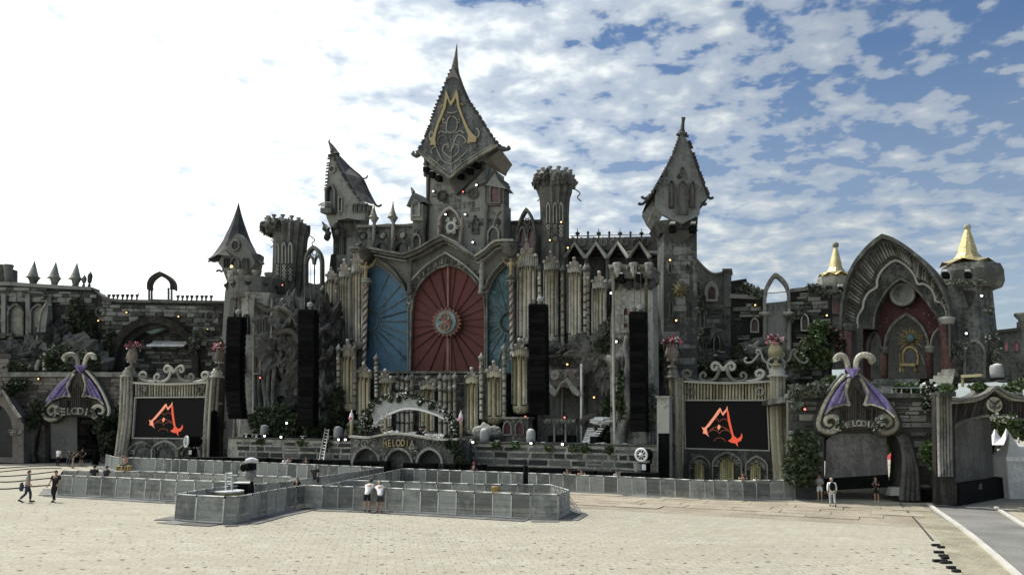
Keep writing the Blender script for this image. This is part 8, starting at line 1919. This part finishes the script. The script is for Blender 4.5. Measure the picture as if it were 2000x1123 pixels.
Pq = ST.back(-.3); part('core', MB().box(Pq, 1283, 776, 1307, 934, 0, 1.2), M['plaster_pale'], t); part('coping', MB().box(Pq, 1281, 773, 1309, 777, -.15, 1.3), M['trim'], t); part('dark_opening', MB().box(Pq, 1286, 846, 1307, 934, -.03, .2), M['black_cloth'], t)
stones(t, Pq, [(1284, 844), (1284, 778), (1306, 778), (1306, 844)], .9, 1.0, .05, 'plaster_pale', seed=77)
# ------------------------------------------------------------------ camera platform, covered camera and other things in the pens
c0 = G(441, 998); D0 = c0.y; f0 = Fr(441, D0, 0)
t = thing('round_platform', 'round gold-edged platform on splayed white legs inside the pen', 'platform', (c0.x, c0.y, 0))
zt = f0.P(441, 958).z; rr_ = 31*f0.m(441)
part('top', MB().lathe(Vector((c0.x, c0.y, zt-.06)), [(rr_, 0), (rr_, .06), (rr_*.98, .08)], 28), M['white_steps'], t)
part('edge', MB().lathe(Vector((c0.x, c0.y, zt-.22)), [(rr_*.98, 0), (rr_*1.01, .03), (rr_*1.01, .13), (rr_*.98, .155)], 28), M['gold'], t)
part('skirt', MB().lathe(Vector((c0.x, c0.y, zt-.5)), [(rr_*.9, 0), (rr_*.95, .27)], 24), M['black_box'], t)
for k in range(6): q = k*PI/3+.3; part('leg', MB().tube([Vector((c0.x+rr_*.55*math.cos(q), c0.y+rr_*.55*math.sin(q), zt-.3)), Vector((c0.x+rr_*1.05*math.cos(q), c0.y+rr_*.9*math.sin(q), 0.0))], .035, 5), M['white_cloth'], t)
t = thing('white_railing', 'white ladder-like railing standing on the round platform', 'railing', f0.P(446, 957))
for x in (441, 453): part('upright', MB().tube([f0.P(x, 957), f0.P(x, 924)], .045, 5), M['white_cloth'], t)
for y in (924, 932, 945): part('bar', MB().tube([f0.P(440, y), f0.P(454, y)], .035, 5), M['white_cloth'], t)
t = thing('black_case', 'black case with white lid behind the round platform', 'case', (f0.P(470, 970, 1.2).x, f0.P(470, 970, 1.2).y, 0))
fb = f0.back(1.0); l0, z1 = fb.L(456, 942); l1, _ = fb.L(484, 942)
part('body', MB().lbox(fb, l0, 0, l1, z1-.05, 0, .8), M['black_box'], t); part('lid', MB().lbox(fb, l0-.05, z1-.05, l1+.1, z1, -.05, .85), M['white_cloth'], t)
t = thing('covered_camera', 'broadcast camera under a pale rain cover on a black pedestal', 'camera', (f0.P(492, 985, .6).x, f0.P(492, 985, .6).y, 0))
fc = f0.back(.5); cb = fc.P(492, 940); zc = cb.z
part('pedestal', MB().lathe(Vector((cb.x, cb.y, 0)), [(.45, 0), (.42, .08), (.14, .2), (.11, zc*.6), (.16, zc*.62), (.09, zc)], 10), M['black_box'], t)
for k in range(3): q = k*2*PI/3; part('wheel', MB().ball(Vector((cb.x+.42*math.cos(q), cb.y+.42*math.sin(q), .09)), .09, 8, 6), M['rubber'], t)
part('camera_body', MB().box(fc, 480, 905, 497, 918, -.25, .35), M['black_box'], t); part('lens_hood', MB().tube([fc.P(486, 912, -.2), fc.P(484, 912, -.7)], [.14, .2], 10), M['black_box'], t)
part('rain_cover', MB().blob(fc.P(491, 899, .05), (.33, .35, .16), 3, .3, 1.2, 16, 9), M['white_cloth'], t); part('cover_skirt', MB().blob(fc.P(489, 925, .05), (.3, .3, .32), 13, .5, 1.6, 16, 10), M['scrim'], t)
part('handle', MB().tube([fc.P(483, 926, -.1), fc.P(470, 921, -.3)], .06, 6), M['white_cloth'], t)
cp = G(1026, 985); t = thing('black_post', 'tall black padded post standing in the right corridor', 'post', (cp.x, cp.y, 0)); zt_ = Fr(1026, cp.y, 0).P(1026, 908).z
part('padding', MB().lathe(cp, [(.16, 0), (.15, .3), (.16, zt_*.5), (.14, zt_-.05), (.05, zt_)], 12), M['black_cloth'], t); part('foot', MB().lathe(cp, [(.4, 0), (.4, .04), (.2, .05)], 12), M['steel_dark'], t)
cp = G(967, 990); t = thing('yellow_drum', 'low yellow drum inside the right corridor', 'drum', (cp.x, cp.y, 0)); zt_ = Fr(967, cp.y, 0).P(967, 950).z
part('drum', MB().lathe(cp, [(.24, 0), (.24, zt_-.05), (.26, zt_-.03), (.26, zt_)], 14), M['yellow_box'], t); part('lid', MB().lathe(cp+Vector((0, 0, zt_)), [(.23, 0), (.2, .03)], 14), M['gold'], t)
cp = G(165, 909); t = thing('black_bollard', 'black padded bollard beside the left gate opening', 'bollard', (cp.x, cp.y, 0)); part('post', MB().lathe(cp, [(.3, 0), (.3, 1.2), (.22, 1.5), (.05, 1.6)], 12), M['black_cloth'], t); t.location = G(186, 908)
part('foot', MB().lathe(G(186, 908), [(.4, 0), (.4, .05), (.25, .06)], 12), M['steel_dark'], t)
for o in t.children:
 pass
cp = G(40, 902); t = thing('litter_bin', 'low dark bin at the foot of the far left wall', 'bin', (cp.x, cp.y, 0)); part('body', MB().wbox(cp+Vector((0, 0, .4)), 1.2, .6, .8), M['black_box'], t); part('lid', MB().wbox(cp+Vector((0, 0, .83)), 1.25, .65, .06), M['steel_dark'], t)
# ------------------------------------------------------------------ people
TMP = bpy.data.scenes.new('workbench')
def skin_mesh(J, E, root, sub=1):
 """J: name -> (pos, radius); E: edges. One continuous surface grown over the joints."""
 names = list(J); idx = {n: i for i, n in enumerate(names)}
 me = bpy.data.meshes.new('body'); me.from_pydata([J[n][0] for n in names], [(idx[a], idx[b]) for a, b in E], [])
 ob = bpy.data.objects.new('body', me); TMP.collection.objects.link(ob)
 ob.modifiers.new('skin', 'SKIN'); sv = me.skin_vertices[0].data
 for n in names:
  r = J[n][1]; sv[idx[n]].radius = (r, r) if not isinstance(r, tuple) else r; sv[idx[n]].use_root = (n == root)
 if sub: ob.modifiers.new('sub', 'SUBSURF').levels = sub
 with bpy.context.temp_override(scene=TMP, view_layer=TMP.view_layers[0]): dg = bpy.context.evaluated_depsgraph_get()
 ev = ob.evaluated_get(dg); m2 = bpy.data.meshes.new_from_object(ev)
 V = [v.co.copy() for v in m2.vertices]; Fc = [tuple(p.vertices) for p in m2.polygons]
 bpy.data.objects.remove(ob); bpy.data.meshes.remove(me); bpy.data.meshes.remove(m2)
 return V, Fc
POSE = {}
def joints(pose, female=False):
 sw = .175 if female else .2; hp = .1
 j = dict(pel=(0, 0, .93), bel=(0, 0, 1.08), chest=(0, .01, 1.3), neck=(0, 0, 1.47), jaw=(0, .015, 1.56), head=(0, .01, 1.64), crown=(0, 0, 1.70))
 for s, n in ((-1, 'l'), (1, 'r')):
  j['sh'+n] = (s*sw, 0, 1.41); j['el'+n] = (s*(sw+.05), .0, 1.13); j['wr'+n] = (s*(sw+.06), .06, .89); j['ha'+n] = (s*(sw+.06), .09, .80)
  j['hip'+n] = (s*hp, 0, .88); j['kn'+n] = (s*(hp+.01), .01, .49); j['an'+n] = (s*(hp+.01), -.03, .09); j['to'+n] = (s*(hp+.03), .13, .03)
 def mv(n, dx, dy, dz): a = j[n]; j[n] = (a[0]+dx, a[1]+dy, a[2]+dz)
 if pose == 'walk':
  mv('knl', 0, .16, .0); mv('anl', 0, .22, .01); mv('tol', 0, .24, .02); mv('knr', 0, -.02, 0); mv('anr', 0, -.28, .08); mv('tor', 0, -.26, .0)
  mv('ell', 0, -.1, .02); mv('wrl', 0, -.16, .04); mv('hal', 0, -.16, .04); mv('elr', 0, .05, 0); mv('wrr', 0, .18, .05); mv('har', 0, .22, .07)
 elif pose == 'hips':
  for s, n in ((-1, 'l'), (1, 'r')): j['el'+n] = (s*(sw+.24), -.05, 1.2); j['wr'+n] = (s*(sw+.03), .06, 1.02); j['ha'+n] = (s*(sw-.03), .1, .98)
 elif pose == 'lean':
  for n, dy, dz in (('pel', -.12, -.03), ('bel', .02, -.05), ('chest', .2, -.08), ('neck', .33, -.1), ('jaw', .40, -.12), ('head', .41, -.12), ('crown', .42, -.12)): mv(n, 0, dy, dz)
  for s, n in ((-1, 'l'), (1, 'r')):
   j['sh'+n] = (s*sw, .28, 1.33); j['el'+n] = (s*(sw+.06), .42, 1.2); j['wr'+n] = (s*.1, .55, 1.25); j['ha'+n] = (s*.02, .6, 1.27); mv('hip'+n, 0, -.12, -.02); mv('kn'+n, 0, -.07, 0)
 elif pose == 'fold':
  for s, n in ((-1, 'l'), (1, 'r')): j['el'+n] = (s*(sw+.07), .06, 1.15); j['wr'+n] = (s*.04, .22, 1.14+.04*s); j['ha'+n] = (-s*.07, .23, 1.15+.04*s)
 elif pose == 'phone':
  for s, n in ((-1, 'l'), (1, 'r')): j['el'+n] = (s*(sw+.04), .06, 1.14); j['wr'+n] = (s*.1, .27, 1.27); j['ha'+n] = (s*.04, .31, 1.33)
  mv('head', 0, .03, -.01); mv('jaw', 0, .03, -.01); mv('crown', 0, .03, -.01)
 elif pose == 'sit':
  dz = -.43
  for n in ('pel', 'bel', 'chest', 'neck', 'jaw', 'head', 'crown'): mv(n, 0, 0, dz)
  for s, n in ((-1, 'l'), (1, 'r')):
   for q in ('sh', 'el', 'wr', 'ha'): mv(q+n, 0, 0, dz)
   j['hip'+n] = (s*hp, .03, .47); j['kn'+n] = (s*(hp+.05), .44, .49); j['an'+n] = (s*(hp+.05), .42, .09); j['to'+n] = (s*(hp+.06), .57, .03)
   j['el'+n] = (s*(sw+.08), .1, .74); j['wr'+n] = (s*(hp+.06), .32, .62); j['ha'+n] = (s*(hp+.06), .4, .57)
 elif pose == 'shade':     # one hand raised to the brow, sitting
  j = joints('sit', female); j['elr'] = (sw+.16, .12, 1.12); j['wrr'] = (.14, .16, 1.24); j['har'] = (.06, .16, 1.25); return j
 return j
def person(label, px, py, face, pose, top, legs, hair='hair', H=1.76, female=False, sleeves=.5, shorts=False, bare=False, hat=None, base=None, z=0.0, extra=None, skirt=False):
 p = G(px, py) if base is None else Vector(base); p.z = z
 j = joints(pose, female); k = H/1.76; ca, sa = math.cos(face), math.sin(face)
 def T_(v): return Vector(((v[0]*ca-v[1]*sa)*k, (v[0]*sa+v[1]*ca)*k, v[2]*k))
 th = thing('person', label, 'person', p)
 wd = .9 if female else 1.0
 rad = dict(pel=.135, bel=.12*wd, chest=.145*wd, neck=.055, jaw=.072, head=.094, crown=.07, sh=.062*wd, el=.042, wr=.03, ha=.038, hip=.088, kn=.058, an=.04, to=.032)
 J = {n: (T_(v), rad[n[:-1]] if n[:-1] in rad and n[-1] in 'lr' and n not in rad else rad[n]) for n, v in j.items()}
 J = {n: (v, r*k) for n, (v, r) in J.items()}
 E = [('pel', 'bel'), ('bel', 'chest'), ('chest', 'neck'), ('neck', 'jaw'), ('jaw', 'head'), ('head', 'crown')]
 for n in 'lr': E += [('chest', 'sh'+n), ('sh'+n, 'el'+n), ('el'+n, 'wr'+n), ('wr'+n, 'ha'+n), ('pel', 'hip'+n), ('hip'+n, 'kn'+n), ('kn'+n, 'an'+n), ('an'+n, 'to'+n)]
 V, Fc = skin_mesh(J, E, 'pel'); mb = MB(); mb.add([v+p for v in V], Fc, True)
 # five fingers per hand, nose and ears grow out of the body surface
 for n in 'lr':
  h, w_ = J['ha'+n][0]+p, J['wr'+n][0]+p; d = (h-w_).normalized(); s_ = d.cross(Vector((0, 0, 1)) if abs(d.z) < .8 else T_((0, 1, 0))).normalized(); up = s_.cross(d)
  for q, L in ((-1.5, .075), (-.5, .085), (.5, .08), (1.5, .065)):
   a = h+s_*q*.019*k; mb.tube([a, a+d*L*.55*k, a+d*L*k+up*-.02*k], [.011*k, .0095*k, .007*k], 5)
  sg = 1 if n == 'l' else -1; a = w_+d*.035*k+s_*sg*.028*k; mb.tube([a, a+s_*sg*.03*k+d*.03*k, a+s_*sg*.035*k+d*.065*k], [.013*k, .011*k, .008*k], 5)
 hc = J['head'][0]+p; fw = T_((0, 1, 0)).normalized(); sd_ = T_((1, 0, 0)).normalized()
 mb.tube([hc+fw*.085*k+Vector((0, 0, -.0*k)), hc+fw*.112*k+Vector((0, 0, -.035*k))], [.01*k, .016*k], 5)
 for s_ in (-1, 1): mb.ball(hc+sd_*s_*.088*k+Vector((0, 0, -.02*k)), .02*k, 6, 4, 1.4)
 body = part('body', mb, M['skin'], th)
 for s_ in (-1, 1): part('eye', MB().ball(hc+fw*.088*k+sd_*s_*.034*k+Vector((0, 0, .008*k)), .011*k, 6, 4), M['hair'], th)
 part('mouth', MB().tube([hc+fw*.088*k+sd_*-.022*k+Vector((0, 0, -.06*k)), hc+fw*.088*k+sd_*.022*k+Vector((0, 0, -.06*k))], .006*k, 4), M['red_door'], th)
 # hair
 hm = MB(); pts = []
 R0 = .104*k
 for a in range(7):
  el = PI/2*(a/6);
  for b_ in range(14):
   q = 2*PI*b_/14; dv = sd_*math.cos(q)*math.cos(el)+fw*math.sin(q)*math.cos(el)+Vector((0, 0, math.sin(el)))
   low = -.055 if math.sin(q) < .3 else .03
   pts.append(hc+dv*R0*(1.0 if a else .99)+Vector((0, 0, .012*k+(low*k*(1-a/6)))))
 hm.add(pts, [(a*14+b_, a*14+(b_+1) % 14, a*14+14+(b_+1) % 14, a*14+14+b_) for a in range(6) for b_ in range(14)], True)
 if hat:
  part('cap', hm, M[hat], th); part('cap_peak', MB().hull([hc+fw*.09*k+sd_*-.07*k+Vector((0, 0, .045*k)), hc+fw*.09*k+sd_*.07*k+Vector((0, 0, .045*k)), hc+fw*.17*k+sd_*.045*k+Vector((0, 0, .03*k)), hc+fw*.17*k+sd_*-.045*k+Vector((0, 0, .03*k)), hc+fw*.09*k+Vector((0, 0, .06*k))], [(0, 1, 2, 3), (0, 3, 4), (3, 2, 4), (2, 1, 4)]), M[hat], th)
 else:
  if female: hm.tube([hc+fw*-.06*k+Vector((0, 0, .03*k)), hc+fw*-.095*k+Vector((0, 0, -.08*k)), hc+fw*-.09*k+Vector((0, 0, -.22*k))], [.07*k, .075*k, .03*k], 8)
  part('hair', hm, M[hair], th)
 mixp = lambda a, b, u: (J[a][0]*(1-u)+J[b][0]*u, J[a][1]*(1-u)+J[b][1]*u)
 g_ = 1.13; o_ = .012
 if not bare:
  C = {n: (J[n][0], J[n][1]*g_+o_) for n in ('pel', 'bel', 'chest', 'shl', 'shr')}
  C['col'] = (J['chest'][0].lerp(J['neck'][0], .62), .075*k); C['hem'] = (J['pel'][0].lerp(J['hipl'][0].lerp(J['hipr'][0], .5), .5), J['pel'][1]*1.14+o_)
  Ec = [('hem', 'pel'), ('pel', 'bel'), ('bel', 'chest'), ('chest', 'col'), ('chest', 'shl'), ('chest', 'shr')]
  for n in 'lr':
   v, r = mixp('sh'+n, 'el'+n, min(1, sleeves*1.3)); C['sv'+n] = (v, r*1.2+o_*1.3); Ec.append(('sh'+n, 'sv'+n))
   if sleeves > .8: v, r = mixp('el'+n, 'wr'+n, .9); C['cf'+n] = (v, r*1.25+o_); Ec.append(('sv'+n, 'cf'+n))
  V, Fc = skin_mesh(C, Ec, 'chest'); part('shirt', MB().add([v+p for v in V], Fc, True), M[top], th)
 C = {n: (J[n][0], J[n][1]*1.1+.011) for n in ('pel', 'hipl', 'hipr')}; C['wst'] = (J['pel'][0].lerp(J['bel'][0], .35), J['pel'][1]*1.0+.008)
 Ec = [('wst', 'pel'), ('pel', 'hipl'), ('pel', 'hipr')]
 for n in 'lr':
  if shorts: v, r = mixp('hip'+n, 'kn'+n, .85); C['kn'+n] = (v, r*1.22+.014); Ec.append(('hip'+n, 'kn'+n))
  else:
   C['kn'+n] = (J['kn'+n][0], J['kn'+n][1]*1.18+.012); v, r = mixp('kn'+n, 'an'+n, .9); C['an'+n] = (v, r*1.3+.012); Ec += [('hip'+n, 'kn'+n), ('kn'+n, 'an'+n)]
 V, Fc = skin_mesh(C, Ec, 'pel'); part('shorts' if shorts else 'trousers', MB().add([v+p for v in V], Fc, True), M[legs], th)
 for n in 'lr':
  a, b = J['an'+n][0]+p, J['to'+n][0]+p; a = Vector((a.x, a.y, max(p.z+.045, a.z-.04))); d = (b-a); d.z = 0; d = d.normalized() if d.length > 1e-4 else fw
  part('shoe', MB().tube([a-d*.06*k, a+d*.02*k, Vector((b.x, b.y, max(p.z+.035, b.z)))+d*.02*k, Vector((b.x, b.y, max(p.z+.03, b.z)))+d*.06*k], [.035*k, .05*k, .042*k, .02*k], 7), M['rubber' if not female else 'white_cloth'], th)
 return th, J, p
FC = PI       # facing the viewer
person('man in grey T-shirt and dark jeans walking with a jacket in his hand', 50, 981, R(-70), 'walk', 'shirt_grey', 'jeans', H=1.8)
pj = G(45, 978); jk = MB(); jk.blob(Vector((pj.x-.12, pj.y-.1, .78)), (.13, .1, .26), 4, .5, 1.5, 12, 8); solo('jacket', jk, M['jeans'], 'dark jacket hanging from the hand of the man in grey', 'jacket')
person('man all in black walking beside the man in grey', 104, 980, R(178), 'walk', 'shirt_black', 'black_trousers', H=1.78)
person('man in pale shirt and black trousers standing at the left gate leg', 112, 910, R(-10), 'stand', 'shirt_white', 'black_trousers', H=1.82)
person('dark-clad person standing left of the red-topped one in the left gate', 133, 911, R(30), 'fold', 'shirt_dark', 'jeans')
person('person with a red top in the left gate group', 150, 900, R(160), 'stand', 'shirt_red', 'jeans', hat='shirt_red')
person('person in dark shirt and shorts beside the red-topped one', 141, 914, R(-60), 'phone', 'shirt_dark', 'shorts_khaki', shorts=True, H=1.7)
person('dark man with hands on hips at the left gate opening', 158, 909, R(0), 'hips', 'shirt_black', 'black_trousers', shorts=True, H=1.8)
person('far person in pale shirt beyond the left gate, left of the pair', 172, 876, FC, 'stand', 'shirt_white', 'jeans')
person('far person in pale shirt beyond the left gate, right of the pair', 183, 876, FC, 'fold', 'shirt_grey', 'jeans')
person('far person in grey half hidden by the red-topped one', 146, 880, FC, 'stand', 'shirt_grey', 'black_trousers')
person('far person in khaki at the ivy edge of the left gate', 199, 881, R(90), 'stand', 'shirt_grey', 'shorts_khaki')
person('person in dark top behind the left barrier, left of two', 180, 961, R(20), 'stand', 'shirt_dark', 'jeans', H=1.76)
person('person in dark top behind the left barrier, right of two', 204, 961, R(-20), 'fold', 'shirt_dark', 'black_trousers', H=1.72)
bx = G(240, 932); t = thing('yellow_crate', 'yellow-brown crate under the shirtless man', 'crate', (bx.x, bx.y, 0)); part('box', MB().wbox(bx+Vector((0, 0, .45)), 1.0, .7, .9), M['yellow_box'], t); part('lid', MB().wbox(bx+Vector((0, 0, .93)), 1.06, .76, .06), M['yellow_bar'], t)
for s_ in (-.35, .35): part('strap', MB().wbox(bx+Vector((s_, -.36, .45)), .06, .02, .88), M['wood_dark'], t)
person('shirtless man sitting on the yellow crate shading his eyes', 0, 0, R(175), 'shade', 'shirt_white', 'jeans', bare=True, base=(bx.x, bx.y+.1, 0), z=.50)
pf = G(612, 972); person('man in dark shirt sitting on the diagonal barrier with his back turned', 0, 0, R(0), 'sit', 'shirt_dark', 'jeans', base=(pf.x, pf.y, 0), z=.74, hat='shirt_grey')
person('dark-haired person sitting low in the corridor left of the man on the barrier', 579, 980, R(160), 'fold', 'shirt_black', 'jeans', H=1.42)
person('left one of two men in white T-shirts leaning on the front barrier', 717, 1000, R(-8), 'lean', 'shirt_white', 'black_trousers', H=1.82, shorts=True)
person('right one of two men in white T-shirts leaning on the front barrier', 741, 1001, R(14), 'lean', 'shirt_white', 'shirt_dark', H=1.74, hair='hair_fair', shorts=True)
for (x, y, top, hat, lb, H) in ((563, 931, 'shirt_grey', None, 'person in grey behind the far barrier below the leftmost hanging array', 1.75), (555, 931, 'shirt_white', None, 'person in white behind the far barrier below the leftmost hanging array', 1.7), (596, 934, 'shirt_dark', None, 'person in dark behind the far barrier left of the ladder', 1.78), (925, 948, 'shirt_black', 'shirt_red', 'person in red cap behind the far barrier right of the booth', 1.78), (936, 948, 'shirt_black', None, 'dark-clad person beside the red-capped one right of the booth', 1.7),
        (1108, 957, 'shirt_black', None, 'person in black leaning on the far barrier, left of two right of the third array', 1.75), (1138, 959, 'shirt_black', None, 'person in black leaning on the far barrier, right of two right of the third array', 1.75), (1205, 963, 'shirt_grey', None, 'person in grey behind the far barrier below the corbel block', 1.6), (1453, 971, 'shirt_black', None, 'person in black leaning on the barrier under the right screen', 1.8), (1478, 972, 'shirt_white', None, 'person in white crouching behind the barrier under the right screen', 1.45), (1551, 969, 'shirt_dark', None, 'person behind the barrier beside the tall ivy bush', 1.72)):
 person(lb, x, y, FC+R(random.uniform(-20, 20)), 'lean' if 'leaning' in lb else 'stand', top, 'jeans', H=H, hat=hat)
person('DJ figure in dark top behind the booth desk', 0, 0, FC, 'fold', 'shirt_dark', 'jeans', base=Bo.P(797, 850, 2.4), z=Zs-.2, H=1.75)
person('woman in pale shorts and loose top walking near the right gate', 1602, 977, R(160), 'fold', 'shirt_grey', 'shirt_white', H=1.68, female=True, shorts=True, sleeves=.9)
t_, J_, p_ = person('hooded person in pale jacket with a dark backpack, seen from behind', 1627, 990, R(-15), 'walk', 'shirt_white', 'pale_trousers', H=1.72, hair='hair_fair', sleeves=1.0)
bp_ = MB(); fw_ = Vector((-math.sin(R(-15)), math.cos(R(-15)), 0)); bp_.blob(p_+Vector((0, 0, 1.2))-fw_*.22, (.17, .12, .25), 2, .15, 1, 14, 9); solo('backpack', bp_, M['black_box'], 'black backpack on the hooded person in the pale jacket', 'backpack')
person('woman in black top and shorts standing at the right gate with hands raised', 1713, 980, R(140), 'phone', 'shirt_black', 'black_trousers', H=1.6, female=True, shorts=True)
bpy.data.scenes.remove(TMP)
